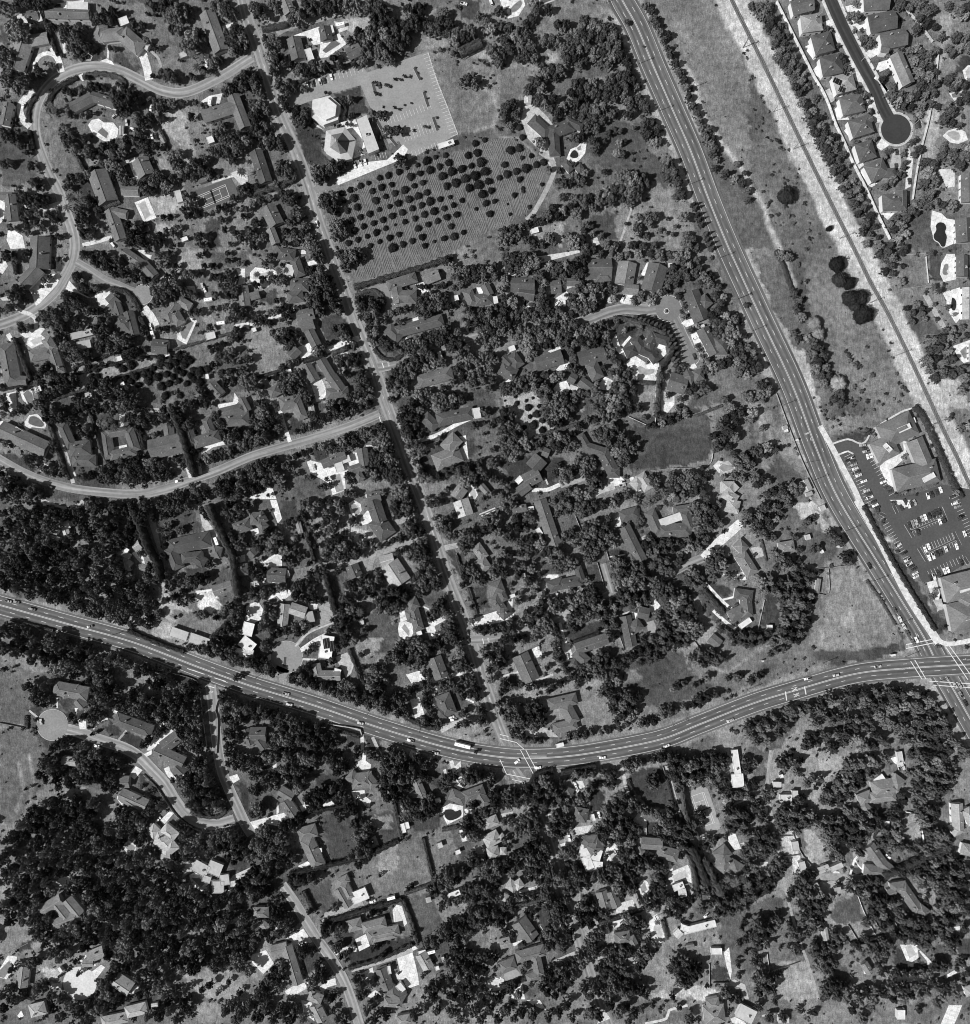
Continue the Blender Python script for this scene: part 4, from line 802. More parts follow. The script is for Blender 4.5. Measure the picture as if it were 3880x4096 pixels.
t 114 110 6 120 110 6 126 108 6 132 110 6 110 116 6 116 118 6 122 116 6 128 116 6 134 114 5 120 122 5 126 124 5 112 122 4 104 120 4 106 116 4 130 120 5 138 112 3 158 116 5 164 116 6 170 118 5 160 122 6 166 124 5 172 122 4 156 128 3 154 125 3 150 132 3 160 134 3 166 134 3 168 138 3 162 138 3 178 138 5 172 142 5 176 146 5 166 146 4 168 140 4 156 142 5 148 140 4 160 148 4 144 138 4 178 156 5 184 156 4 172 158 4 174 166 5 180 164 5 186 162 5 160 160 4 162 168 5 156 170 3 150 138 4 144 142 4 130 138 4 134 140 5 132 146 4 130 152 4 134 154 5 136 160 4 120 144 5 114 150 5 110 148 5 116 156 5 118 162 4 112 160 5 108 154 4 124 142 4 136 168 5 130 166 4 142 168 4 126 168 4 140 130 3 132 130 4 150 124 3
t 96 132 6 90 134 5 92 140 7 98 140 6 102 136 4 94 148 7 100 148 6 88 146 5 96 156 6 102 156 5 90 154 5 94 162 5 100 160 5 86 158 5 80 154 6 74 152 6 78 148 6 84 150 5 72 146 6 66 146 6 76 140 5 70 140 5 60 144 6 54 142 6 48 140 6 42 138 6 62 138 5 36 136 6 32 132 6 34 140 5 40 144 4 46 146 5 54 148 5 60 150 5 66 152 4 80 142 4 100 128 4 94 126 4 86 136 4 76 158 4 32 128 5 84 116 3 92 126 3 82 128 3
t 4 122 6 10 120 5 16 122 6 20 124 5 12 127 5 18 130 4 4 130 5 2 116 4 12 112 4 10 108 3 14 82 5 18 86 5 12 88 4 10 95 5 16 97 5 22 100 4 28 98 5 34 96 5 40 94 4 36 100 4 18 102 4 46 94 3 42 90 3 35 72 5 40 74 4 44 76 4 34 66 4 38 64 5 44 62 4 46 68 4 36 70 4 50 76 3 54 76 3 48 72 4 40 68 3 28 66 4 22 66 4 16 68 4 10 70 5 4 68 5 6 74 4 2 72 4 12 78 3 60 98 3 46 110 3 42 116 4 50 112 4 38 122 4 44 126 4 56 124 3 62 122 2.5 60 118 3 66 110 4 36 128 3 46 130 2.5
t 154 8 3 152 12 4 148 14 3 156 4 3 178 16 6 184 14 6 182 20 6 186 24 5 176 22 4 140 20 4 144 18 5 148 20 5 142 24 4 146 24 3 150 28 4 154 27 3 160 32 5 164 30 5 162 36 5 168 28 5 170 36 4 166 24 4 174 26 3 160 26 4 162 50 5 166 52 5 170 56 4 162 58 4 168 60 4 176 60 4 160 64 3 186 48 5 182 54 4 184 58 4 188 52 4 174 62 3 180 62 3 136 3 4 142 2 4 130 2 3 144 76 4 150 68 2 166 80 2 174 78 1.5 168 75 1.5 172 98 3 178 96 4 184 98 5 188 96 4 176 100 3 184 110 4 182 118 5 186 124 6 180 128 4 188 116 5
t 4 150 5 2 156 5 10 156 6 16 156 6 6 162 6 12 162 5 20 160 6 26 158 6 32 158 6 38 160 6 24 164 6 30 166 6 36 166 6 42 164 5 26 172 6 32 174 6 38 172 6 18 168 4 20 178 6 26 180 6 32 182 6 38 180 6 44 172 5 46 178 5 52 174 5 50 182 5 56 178 5 44 184 5 20 186 5 58 182 4 62 184 4 66 182 3 52 168 4 14 182 4 2 146 4 50 186 4 72 186 2.5 80 187 3 110 184 4 116 187 4 64 176 4 56 186 4
p 83 84 4 146 84 4
a 116 20 78 .08 62 90 -20 .7 158.5 83 75 .08 163.5 105 75 .06 163 100 75 .3 27 145.5 12 .5 29.5 153.5 12 .6 83 167.5 15 .55 120.5 180.5 15 .9 160 129.5 10 .4 164 128.5 20 .4 151 163 -10 .85 153 165 -5 .92 138 102 20 .85
V 159.5 184 14 .95
u 141 57 1 u 106 91.5 2 u 128 171.5 1 u 90 158 1 u 8 131 1
M .9 .6 174.5 104 175.5 108.5
I 171 184 182 178 L2
T 375.1 375.1
H long gabled house beside the circular rose garden|.16|g 30 0 42 36 10;f 28 21.5 31 26 3.5
H dark cottage wing below the pale rear awning|.13|g 10 7 20 6 6
H hip-roofed house with white inner deck and palms|.13|h 112 8 120 26 9;h 118 24 144 22 11;h 130 8 143 6 6;h 138 8 144 24 8;f 119 18 136 12 6
H long dark house beside stepping-stone path|.13|h 90 13 104 9 9;g 93 20 106 46 10;h 96 42 104 48 7
H dark house with white comma-shaped patio|.11|h 36 66 48 62 9;h 44 64 62 60 8;h 58 50 62 62 6
H grey house at right beside curving white driveway|.2|h 178 38 184 32 10;h 180 40 190 56 10
H pale star-roofed house above the long white driveway|.4|h 170 4 180 6 10
H low house with hedge-lined white drive and bus shed|.14|h 176 70 190 72 8;h 172 88 184 82 9;h 184 70 186 88 9
H dark stepped house beside the white bell-shaped drive|.14|g 94 87 99 110 9;g 104 84 112 86 9;h 98 98 106 92 9
H tile house with long white drive and pickup|.14|g 57 112 81 104 9;h 56 114 66 122 8;h 51 124 58 122 7
H gabled house with railed car deck|.15|g 15 116 24 136 13
H tile L-shaped house above the avenue's bend|.16|h 36 154 58 149 9;h 48 153 56 168 10;h 40 172 58 168 8
H dark house left beside white-railed front court|.13|h 0 68 4 76 6;h 0 82 6 88 8
s 17.5 56.5 3 2.5 -5 .85 23 6.5 5 3 -10 .85 161.5 106 8 9 -50 .16 45 184 6 3 -15 .85 42 177 .1 .1 0 .5 127 148 .1 .1 0 .1 184 92.5 10 4 -35 .9 9.5 72 4 2.5 -20 .85
P .75 86 20 90 12 92 16 90 20
P .9 33 60 36 56 44 56 44 60 36 63
P .85 112 68 114 67 117 75 121 80 121 84 114 86 112 82 113 76
S .85 7 153 44 162 34 172 25 181 17
P .85 165 55 176 56 183 54 185 60 176 60 166 57
S .85 2.2 154 62 166 75 174 82
S .8 1.5 167 75 179 72
P .85 174 82 178 82 172 87
S .85 2.5 160 83 170 92 177 97
S .8 2 45 92 47 100 51 112
P .75 47 106 52 108 55 118 51 119 47 112
P .85 24 112 30 109 32 117 26 119
P .88 0 86 10 84 11 87 4 91 0 90
P .75 5 77 10 74 9 84 6 86
S .7 1.3 0 133 14 129
S .65 1.5 26 136 40 131
P .6 51 169 59 168 60 173 52 176
S .7 1.2 58.5 64 58.5 69
S .7 1 81 43 94 41
P .6 90 86 98 83 96 85 90 87.5
P .8 99 84 103 85 102 89 99 89
P .55 19 174 30 170 38 172 44 178 30 178 20 178
S .5 4 40 83 50 84 46 92
P .55 104 29 110 26 110 28 106 31
P .4 110 92 116 90 118 100 112 104
P .75 102 7 105 6 105 12 103 12
G .35 45 14 57 11 61 22 50 32 48 20
G .5 75 6 90 2 102 2 104 6 90 8 76 11
G .3 30 46 42 46 42 56 32 58
G .45 50 35 60 34 62 42 52 42
G .17 64 50 74 48 78 62 68 64
G .2 82 38 92 36 92 44 84 48
G .16 168 45 176 40 180 54 170 54
G .2 156 64 168 64 178 70 168 74
G .2 50 94 76 90 78 98 54 108
G .45 20 60 30 60 30 86 10 88
G .28 98 120 120 112 140 116 144 128 160 130 160 140 140 150 110 155 102 150 110 146 90 140
G .45 90 134 104 126 108 134 92 142
G .45 60 146 78 140 82 160 80 174 64 168
G .5 145 72 160 90 166 104 146 112 140 100 146 90
G .4 140 112 160 104 187 110 187 140 160 142 146 130
G .25 178 96 187 92 187 104 176 104
G .3 80 110 90 106 92 118 84 122
G .2 0 134 14 132 16 140 0 146
G .3 10 10 18 8 20 24 12 24
G .45 80 170 104 176 80 182 70 178
h 5 3 151 67 160 76 168 86
h 2 2 90 95 94 108
h 2.5 2.5 55 107 74 100
h 2 2 24 44 36 38
h 2 2 38 150 57 146
h 2.5 2.5 14 0 20 20
k .5 80 39 84 53
k .5 56 11 60.5 22
k .5 73 47 78 64
k .6 90 103 93 112
k .5 145 105 156 120
k .5 7 149 19 145.5
t 3 5 5 10 2 5 22 11 5 28 12 5 20 13 4 12 14 4 8 20 4 14 22 5 20 22 4 24 30 6 30 32 6 22 36 5 34 28 4 6 28 4 3 24 3 10 30 3 16 32 5 16 40 4 2 40 4 8 42 4 20 42 4 40 2 4 46 4 5 44 10 4 52 4 5 58 5 5 64 3 5 50 9 4 62 10 5 68 8 5 72 4 5 78 4 5 84 3 5 54 24 4 52 29 3 48 26 2 46 32 3 56 34 3 60 28 4
t 66 20 5 72 18 5 70 25 6 76 24 5 64 26 5 82 14 4 80 20 5 84 26 5 88 26 4 82 30 5 76 32 5 70 32 5 64 32 5 86 34 4 66 38 5 72 38 5 68 44 5 74 42 4 78 36 4 62 36 3
t 38 38 5 44 40 6 38 44 5 46 48 6 52 48 6 44 52 5 50 54 5 56 52 4 58 46 4 34 40 4 18 50 4 24 52 4 14 56 4 22 60 5 28 64 4 30 56 3 26 68 4 20 64 3 12 50 4 4 48 4 4 56 4 8 64 2.5 26 46 2 32 48 2 16 70 3 22 74 3 14 76 3.5 32 76 4 30 82 5 38 76 4 44 76 5 40 82 5 46 82 4 36 86 5 20 84 3 28 88 4 34 70 3
t 60 72 6 66 70 6 72 66 6 78 66 5 64 76 6 56 78 5 70 74 6 76 72 5 52 74 4 58 84 6 64 82 6 70 80 6 76 80 6 82 78 5 60 90 5 54 88 5 68 86 5 74 86 5 80 86 5 86 80 5 92 76 5 86 86 4 54 68 3 66 60 3 90 80 4 80 94 4 86 94 5 84 90 4 56 98 4 52 94 3 74 98 2
t 88 46 6 94 46 6 88 52 6 94 54 7 100 52 7 90 58 6 96 60 7 102 58 6 108 56 6 88 64 6 94 66 6 100 66 6 106 64 6 90 70 5 96 72 6 102 72 6 108 72 5 86 56 4 106 50 5 112 58 3 100 78 5 104 78 5 110 76 4
t 98 18 .1 106 16 4 104 20 3 112 28 4 116 32 5 114 26 4 110 34 4 122 32 5 128 32 5 124 38 4 118 38 4 130 38 3 136 44 5 142 30 5 148 32 5 142 36 5 150 36 5 138 34 4 134 30 3 154 32 4 156 28 3 150 26 4 120 46 5 126 46 5 122 52 5 128 54 5 118 42 4 112 40 3 134 48 4 148 10 6 154 6 6 160 8 6 150 16 6 156 14 6 162 14 5 146 4 5 158 20 5 166 18 4 152 22 5 148 22 4 156 2 4 164 4 4 186 12 5 184 18 4 168 24 2
t 158 46 5 164 44 5 168 48 5 160 50 5 156 54 3 164 52 4 160 38 3 166 40 4 172 58 4 178 60 3 160 58 4 144 54 5 148 56 5 142 60 5 150 60 5 146 64 5 154 64 3 152 58 4 116 62 5 122 62 5 120 66 5 128 66 5 116 70 4 124 72 6 130 72 6 136 72 6 132 78 6 138 76 6 126 80 5 120 90 5 126 88 4 118 86 4 136 82 6 142 82 6 132 86 6 140 88 6 146 86 5 136 94 7 142 94 7 148 96 6 130 96 5 126 98 6 122 100 5 134 102 6 140 102 6 146 102 5 152 98 4 128 106 5 134 108 5 140 108 5 122 106 5 124 112 4 142 74 4
t 108 106 5 114 104 5 118 110 5 112 112 5 106 114 5 100 116 5 118 118 5 112 120 5 106 122 4 98 120 4 92 124 5 86 122 5 80 124 5 74 126 6 68 126 6 62 128 6 74 120 5 80 118 5 86 130 5 78 132 5 72 132 4 66 134 5 60 134 5 54 132 5 88 136 5 82 138 5 90 126 4 94 120 4 76 115 4 58 140 3 50 128 4 48 124 4 44 120 3 80 102 4 86 103 4 78 92 4
t 32 92 6 38 94 6 34 98 5 42 98 5 44 104 4 28 98 5 24 94 4 42 108 4 44 114 5 42 118 3 46 120 3 36 126 3 32 118 3 4 104 4 10 106 5 6 98 5 2 108 4 14 104 4 10 98 4 18 106 4 26 104 4 8 92 4 16 92 4 22 88 4 4 120 5 2 114 4 2 124 4 4 138 5 8 140 4 2 144 4 16 139 3 22 141 4 28 140 4 34 139 4 40 140 4 36 144 3 20 136 2 28 146 1.5 46 138 4
t 6 154 6 12 156 6 8 162 6 14 164 6 22 156 6 28 156 6 24 162 7 30 162 6 18 168 6 26 170 6 32 168 5 12 172 4 34 158 3 16 178 3 22 184 4 28 182 5 34 184 4 40 148 3 10 176 4
t 82 144 6 86 150 6 90 148 5 96 146 6 100 150 6 104 148 4 92 154 6 98 156 6 86 158 5 92 162 5 98 162 5 88 166 4 96 168 4 102 158 4 84 154 4 76 146 4 80 140 4 54 180 4 60 178 5 66 178 5 72 178 5 58 184 5 64 184 5 70 184 4 78 176 4 84 175 4 76 182 3 92 174 3 108 170 4 112 168 4 118 168 5 124 164 5 130 162 4 114 172 3 122 158 4 128 158 4 134 160 3 140 158 4 146 154 4 150 150 5 156 148 5 162 146 4 166 148 3 144 160 3 152 156 3 138 138 3 134 140 4 130 142 3 140 136 2 150 138 3 146 140 3 156 134 4 144 118 4 150 114 5 156 118 5 160 114 5 166 118 4 162 122 5 154 124 4 148 122 5 170 120 3 172 134 3 178 134 4 182 132 3 170 98 4 174 102 4 180 106 4 176 108 3 184 102 4 166 98 3 104 144 2
p 114 49 4 119 6 3 108 4 3.5 128 3 3
a 6.5 87.5 -15 .9 50.5 117.5 80 .9 179.5 56.5 0 .92 171 82 -50 .08 56.5 170.5 -10 .75 42.5 71.5 -70 .5 16 102.5 -10 .3 29 111.5 80 .6 172.5 165.5 -20 .55 125 184.5 -20 .85
u 130 169 1
M .9 .5 0 176 6.5 177.5 M .9 .5 0 179 12.5 182 M .9 .5 12.5 182 18 187
T 540.3 375.1
H small grey hip house behind the white-lotted corral|.22|h 44 36 56 34 8
s 77 6 4 4 -25 .5 66 28 3.5 4 -15 .55 90 35 3 2 0 .9 76.5 38.5 2 3 -25 .9 37.5 95.5 3.5 3.5 0 .95 73.5 64.5 3.5 11 8 .25 32 121 1.2 1.2 -20 .9 130 116.5 3 1.5 -10 .9 18 70 3 3 0 .1
G .62 56 2 70 0 78 14 84 22 78 25 70 12 60 16
P .6 23 36 33 34 33 42 27 44
S .75 6 103 0 120 30 140 70 158 98 164 107
S .8 3.5 163 105 170 108 180 107 190 105
P .75 155 62 162 60 165 70 163 84 168 78 180 76 181 78 164 83 160 76
P .55 160 76 166 74 168 82 164 83
P .85 127 0 146 0 146 3 138 6
G .46 80 52 98 48 108 52 120 70 132 92 136 104 128 112 100 114 72 114 66 106 72 84 84 62
G .5 76 68 96 60 98 80 90 100 76 100
G .5 118 74 134 96 136 108 124 100
G .2 108 0 116 12 130 38 144 60 150 62 158 80 165 92 170 100 160 100 150 86 134 56
G .13 158 84 170 88 176 100 165 98
G .4 30 108 60 100 70 108 66 116 40 124 28 126 20 140 10 130
G .3 60 20 80 24 90 40 76 50 62 48
G .2 32 72 44 72 44 96 32 96
G .28 70 114 130 108 138 112 120 118 84 124 70 120
G .45 88 120 60 130 30 142 20 146 40 140 70 128
G .4 85 168 95 166 104 174 108 184 100 182
G .4 48 162 60 158 58 170 50 180 46 187 30 187 36 176
G .5 118 140 140 136 158 136 160 142 140 140
h 3 2 108 4 118 24 130 46 142 66 152 82 162 98
h 1.5 1.5 31 30 35 46
h 2 2 70 78 72 70
h 2 1 110 60 120 74 132 94
k .5 28 98 33 75 k .5 70 52 96 49 k .4 72 70 81 70 81 52 k .4 11 100 36 98
N 139 18 145 28 N 165 5 170 16 N 149 36 155 46 N 175 24 180 34 N 129 2 133 10 N 120 10 124 12 N 183 43 186 48
J 143 23.5 167 13.5 J 157 39 177 29.5
t 88 24 6 94 24 6 90 29 5 84 25 4 96 28 4 97 42 6 102 42 5 94 44 4 98 47 3 66 16 4 64 19 3 70 14 3 58 28 3.5 54 30 3 74 36 4 70 38 3 40 28 4 36 28 3 34 6 6 40 6 5 30 12 5 28 18 5 36 14 5 38 20 4 32 24 4 26 22 5 42 14 4 44 4 4 46 44 5 42 40 4 52 46 5 48 50 5 56 50 4 60 46 3 60 38 3 44 50 4 24 14 4 52 3 4 46 10 3
t 32 62 5 38 62 5 34 68 5 40 66 5 46 62 5 52 62 5 58 58 5 64 54 5 70 56 4 60 64 5 66 62 5 44 70 5 50 70 5 56 70 6 62 70 5 68 72 4 48 78 5 54 78 6 60 78 6 66 78 5 50 84 5 56 86 6 62 86 5 66 84 4 50 92 5 56 92 5 62 92 5 66 92 5 48 98 5 54 100 5 60 100 5 46 104 5 52 106 5 58 106 4 40 108 4 42 114 4 38 116 3 48 112 4 36 100 4 30 102 4 24 102 5 18 102 5 24 108 4 32 106 4 18 108 3 74 55 3 38 58 4 28 58 3
t 28 134 4 24 136 4 32 131 3 180 14 2 130 3 2 160 73 3 162 68 2 172 96 2 106 48 1
b 4 150 1.5 8 148 1.5 11 147 1.2 92 122 1.2 120 71 1 121 74 1 123 76 1 109 54 .8 134 97 1 136 100 1
Z 7 3.5 6 68 148 86 140 100 137 118 134 122 140 140 144 156 146 166 152 176 168 184 184 188 195 150 195 140 180 130 170 110 160 96 158 80 156 66 156
Z 8 3 5.5 20 168 40 158 58 152 70 156 90 158 110 162 120 178 130 188 60 188 66 176 74 166 60 164 48 180 40 180 22 188
a 139 1.5 60 .06 141.5 4 65 .9 144 2.5 65 .06 146 2 65 .4 115 1.5 -25 .06 116.5 4 -25 .85 118 6 -25 .06 136 6 60 .06 176 2.5 -20 .9 178 5 -20 .3 142 19 72 .06 144.5 17.5 72 .3 147 16.5 72 .5 149.5 15.5 72 .06 151.5 14 72 .5 154 13 72 .95 157 12 72 .06 160 11 72 .06 162 9.5 72 .06 164.5 9 72 .06 165 16.5 72 .92 168 15 72 .06 148.5 24.5 72 .06 154 37.5 72 .9 156.5 35 72 .95 157 43.5 72 .95 160 42 72 .85 163 40.5 72 .06 165.5 39.5 72 .06 169.5 37 72 .7 177.5 35 72 .9 134 34 -35 .7 138 40 -30 .06 140.5 45 -30 .7 142 48 -30 .7 143.5 50 -30 .06 145.5 52 -30 .06 146.5 55 -30 .7 147 57.5 -30 .7 160.5 57.5 70 .8 163.5 55 70 .06 168.5 53.5 70 .85 171 52.5 70 .95 183.5 25.5 70 .85 181 47 70 .06 158 58.5 70 .06
a 112 49.5 65 .05 131 83 65 .12 135 89.5 65 .75 138 95 65 .7 141 100.5 65 .1 145 107 65 .15 147.5 105 65 .9 65.5 134 -12 .9 87 131.5 -12 .55 118.5 125 -10 .6 8 165.5 -25 .6 176.5 139.5 60 .5 180 139.5 60 .4 180.5 146 60 .3 184 152.5 60 .05 163.5 110 0 .1
u 94 23.5 1 u 115 61 1 u 133 93.5 2 u 77 122.5 1 u 20 142.5 1 u 138.5 118 1 u 160 138 1
M .9 .8 49 143.8 50 150.5 M .9 .8 63.3 140 64.5 146
M .8 .6 139.5 111.5 164 106.5 M .8 .6 139.5 108.5 160 104.5 M .8 .6 143 121 151.5 134.5 M .8 .6 146 120 154.5 134.5 M .8 .6 169 110 186 135 M .8 .6 172 109.5 190 134 M .8 .6 157 136 190 138 M .8 .6 160 139 190 141
A 148.5 101.5 65 A 137.5 127 -10 A 141.5 126 -10 A 183.5 119.5 -10
T 0 562.8
H small house with chimney in the upper left wood|.28|g 46 8 57 9 7
H tile house between the curved street and bare oval|.2|g 90 24 97 24 9;g 90 33 110 42 10;h 92 36 107 46 7
H dark long house with white wavy patio at bend|.14|g 116 0 138 10 10;g 132 12 138 18 8
H pale cream-roofed complex house beside small square pool|.55|h 112 58 118 64 9;h 122 58 132 66 9;h 116 66 130 70 12;h 122 78 132 70 9;g 121 81 128 80 6
H pale flat-roofed house with hexagonal pool court|.48|f 145 86 156 92 9;f 156 87 166 91 10;f 165 98 172 97 8;f 159 103 168 103 9;f 152 96 158 98 5
H M-shaped grey house in the lower left wood|.22|g 31 121 46 112 9;g 42 116 50 126 8;g 50 112 60 124 9;h 38 132 60 124 8
H dark-roofed house above the round gravel court|.24|g 66 156 78 151 9;g 62 160 70 160 6
H long gabled house under the lower left crowns|.28|g 86 172 98 180 12
H house at far lower left beside white-decked pool|.24|g 18 162 16 178 9
s 145 7 .1 .1 0 .1 45 165 3 4 -35 .85 40 178.5 3 1.5 0 .9
P .88 97 19 102 12 107 15 101 22
P .85 123 14 127 12 128 16 133 22 140 18 138 14 133 25 126 20
P .88 120 53 127 46 131 47 123 56
P .88 91 72 96 67 103 72 101 77 98 80
W .35 93.5 72 97 69.5 102 73 99 78
P .85 142 94 147 91 152 95 157 102 151 106 144 101
W .3 144 96 150 96 154 100 150.5 103
P .95 37 103 40 95 46 92 52 95 54 100 48 103 40 106
W .8 41 98 45 95 50 97 46 102
P .65 171 100 175 94 188 88 188 92 178 98 176 106 172 108
D2 60 175 12.5
P .95 60 158 65 153 71 157 72 162 63 164
P .95 68 167 76 161 79 163 72 172
P .92 0 164 6 154 13 155 12 162 5 172 0 170
W .3 0 165 7 158 10 162 3 171 0 170
G .66 30 165 34 161 46 168 44 173 34 172
P .75 39 175 47 175 46 179 38 178
P .85 114 3 110 5 108 3 114 0
P .85 172 20 178 18 180 22 175 25
S .75 5 94 184 104 178
G .6 170 122 176 120 178 132 166 130
P .55 140 84 152 82 150 88 142 92 136 97
P .9 88 34 94 40 92 42 88 37
G .36 0 0 30 0 35 10 32 30 20 40 12 54 4 60 0 54
G .5 72 40 84 38 92 54 84 58 74 52
G .14 102 17 108 18 122 34 124 40 117 42 108 30
G .5 44 28 66 26 64 32 50 36
G .5 18 68 34 66 30 84 22 84
G .45 0 128 24 130 24 142 0 152
G .2 164 82 184 80 188 88 178 92 172 88
G .15 15 145 26 142 26 150 14 152
G .55 138 168 165 164 188 180 188 190 160 187 146 180
G .5 120 100 134 98 132 106 122 106
G .4 150 40 166 40 168 48 158 48
G .15 134 50 146 50 146 58 136 58
G .15 176 26 188 28 188 52 184 46
G .45 78 130 90 128 88 138 80 138
G .5 165 165 180 165 188 176 175 178
h 3 2 143 46 152 50 164 50 170 44
h 2 2 30 8 44 5
k .5 108 18 118 28 126 40 136 52 152 61 168 60
k .5 0 155 22 144
Z 6.5 3 6 0 70 12 58 22 44 34 38 50 36 68 34 76 40 72 52 86 60 94 58 104 64 112 72 118 84 132 84 140 90 136 100 146 110 158 112 170 110 178 122 188 122 188 165 170 162 140 162 136 172 120 176 108 166 90 164 82 158 78 148 64 148 52 140 64 128 64 118 56 108 46 106 34 108 32 96 24 90 0 90
Z 8 3 5.5 0 90 30 98 34 112 26 122 36 134 28 145 20 132 0 126
Z 8 3 5 28 8 44 12 60 10 76 6 90 16 84 32 72 26 50 26 30 20
t 34 10 6 40 12 6 44 6 4 38 16 4 60 5 5 66 8 6 72 4 6 78 8 5 64 14 6 70 16 6 76 14 6 82 12 6 88 8 6 92 10 5 84 20 6 80 26 6 86 28 5 98 4 5 56 18 5 52 20 4 62 22 5 68 22 5 74 22 5 20 29 1.8 30 27 1.5 44 27 3 92 16 3
t 96 48 6 90 46 5 102 50 6 106 56 6 100 58 6 92 54 5 108 46 5 114 46 5 120 42 4 126 40 4 100 64 5 108 64 5 110 34 4 112 38 3 106 28 2
t 140 16 6 146 14 6 152 16 6 158 18 5 138 24 6 144 24 7 150 22 6 156 24 6 162 22 5 142 32 7 148 30 7 154 30 7 160 32 6 166 28 4 144 40 6 150 38 6 156 38 6 162 40 5 168 36 4 150 46 5 158 46 4 166 44 4 152 10 4 158 8 4 170 4 5 176 4 4 182 6 5 178 12 5 184 14 4 172 10 4 130 24 3 148 8 5 136 4 3
t 138 56 5 134 62 5 140 64 6 136 72 6 142 74 6 146 60 5 152 64 4 148 68 5 154 72 5 158 78 5 164 74 6 160 68 6 166 66 6 172 64 6 178 60 6 184 62 6 170 72 6 176 70 6 182 70 6 186 76 5 172 80 4 178 76 5 160 84 3 128 86 5 134 82 5 140 80 5 124 84 4 146 84 4 186 68 5 176 84 3 130 58 3 145 54 3 138 52 4
t 132 108 5 138 104 6 144 106 6 150 110 5 156 106 4 134 100 5 128 100 4 180 102 6 186 98 6 182 110 6 176 112 4 188 106 5 174 118 4 120 92 5 126 94 5 114 84 5 110 76 5 116 78 4 108 84 5 114 90 5
t 44 140 6 50 136 7 56 134 7 60 138 5 48 130 5 72 120 7 78 124 6 66 126 5 36 126 5 30 128 5 38 138 4 52 144 4 58 142 4 28 158 5 24 160 5 40 152 6 46 156 5 52 152 5 46 148 5 34 146 4 10 164 4 8 178 4 2 184 5 10 186 5 20 184 5 28 180 5 34 178 4 40 184 5 46 186 4 50 182 4 26 186 5 60 162 3 66 174 4 64 184 4 72 180 5 78 176 6 84 170 6 80 184 6 88 186 5 76 186 5 96 164 5 102 162 5 104 170 5 108 176 5 106 184 4 112 182 5 118 180 5 124 184 4 158 176 4 164 182 3 172 174 3 152 180 3 140 180 4 132 182 4 126 176 4 180 182 3
a 81 7.5 75 .9 119 52 -45 .8
R 171.5 107.5 -60 .95
T 187.6 562.8
H grey L-shaped house with long white concrete drive|.17|g 22 30 32 36 8;g 26 38 34 50 9;h 30 44 26 48 7
H dark-fronted house above white keyhole patio|.17|h 74 18 80 24 9;h 76 24 92 22 12;h 86 18 94 28 8
H tile house below dark lawn with white drive corner|.17|h 36 64 50 60 10;h 42 66 52 88 11
H house left of black heart-shaped pool|.18|g 120 36 132 34 6;g 124 22 130 36 7
H zigzag house above the black heart-shaped pool|.16|h 150 33 162 38 9;h 160 36 176 30 9;h 170 30 178 42 8
H pale hip-roofed pair at tile's right edge|.42|h 176 56 186 52 8;h 176 70 187 64 10;h 178 78 187 76 9
H grey hip house with pale garage beside dirt lot|.2|h 66 100 74 96 6;g 66 104 74 118 7;h 70 100 76 112 7;f 76 112 88 107 9
H rambling grey house with forked oval pool|.22|h 73 133 84 130 9;h 84 134 102 129 8;h 88 140 112 135 8;h 92 142 110 138 6
H grey L-shaped house below white parking slab|.2|g 16 151 28 148 8;g 27 147 36 176 9
H long house left of the large white sport court|.16|g 98 164 104 180 9;h 104 180 116 187 9;f 111 176 115 181 5;f 104 162 105 168 2.5
H grey barn right of the large white sport court|.3|g 128 153 134 164 9
H small hip house at lower left beside street|.2|h 2 122 14 122 8;h 8 130 14 134 6
H small pale-hipped house at the bottom street edge|.22|h 44 184 54 188 8
s 142.5 71.5 4 4 -20 .55 156 76.5 4 3 -20 .8 160 64 4 9 -15 .85 134 112.5 4 4 -15 .4 115 58.5 3 7 -15 .9 118 56.5 3 5 -15 .8 141 38 4 3 -10 .9 170 98 6 4 -10 .25 43 40 4 3 -15 .9 140.5 163.5 3 3 -20 .7 145 157 2 4 -15 .6 129 151.5 6 2.5 -15 .9 53 75 2 3 -10 .85
m 148.5 110 157.5 106.5 4
P .85 0 54 18 49 29 46 36 48 30 53 20 57 12 55 4 60
P .8 20 40 21 39 22 47 20 48
P .75 37 42 44 40 44 46 40 48
P .9 54 38 62 36 64 43 56 46
P .85 79 10 84 7 85 0 87 0 87 8 91 11 90 16 82 15
P .88 76 31 86 30 87 35 91 38 90 42 87 43 84 38 78 36
P .8 152 14 158 8 160 28 157 30 153 27 156 24
S .75 3 151 8 154 18 157 24
P .75 145 15 147 14 148 19 146 19
P .9 143 44 150 40 160 42 160 50 148 56 145 50
W .05 144.5 45 152 44 154 46.5 158.5 44 159 50 148 54
P .85 161 44 166 44 171 46 161 49
P .85 36 87 46 82 47 86 38 89
P .5 56 122 72 117 84 113 86 117 72 122 60 128 54 129
P .8 79 142 87 138 90 147 82 151
S .8 3 64 153 70 149 80 150
P .9 107 120 110 116 114 117 118 130 115 133 108 129
W .7 108.5 122 110.5 120 114 127 115 131 109.5 130
P .92 26 142 40 134 47 144 34 149 31 143
P .85 0 154 12 150 18 160 10 168 2 160
P .85 52 178 58 173 64 171 65 176 58 178 54 183
P .9 81 169 92 163 94 172 87 173 86 168
P .93 110 155 122 152 126 168 127 176 118 179 113 168
P .85 110 152 124 147 126 149 112 155
P .88 109 168 114 166 115 172 110 172
P .8 88 185 94 180 99 183 92 186
P .93 178 173 183 170 188 172 188 180 182 181 177 177
W .75 180 174 184 172 188 173 188 179 182 178
P .85 121 0 126 2 122 7 119 4
P .75 97 0 102 6 100 8
P .85 6 17 12 15 20 16 20 10 14 14 6 15
P .5 88 68 94 64 98 74 92 76
P .5 111 40 116 42 116 52 112 52
P .5 167 73 174 71 176 78 170 78
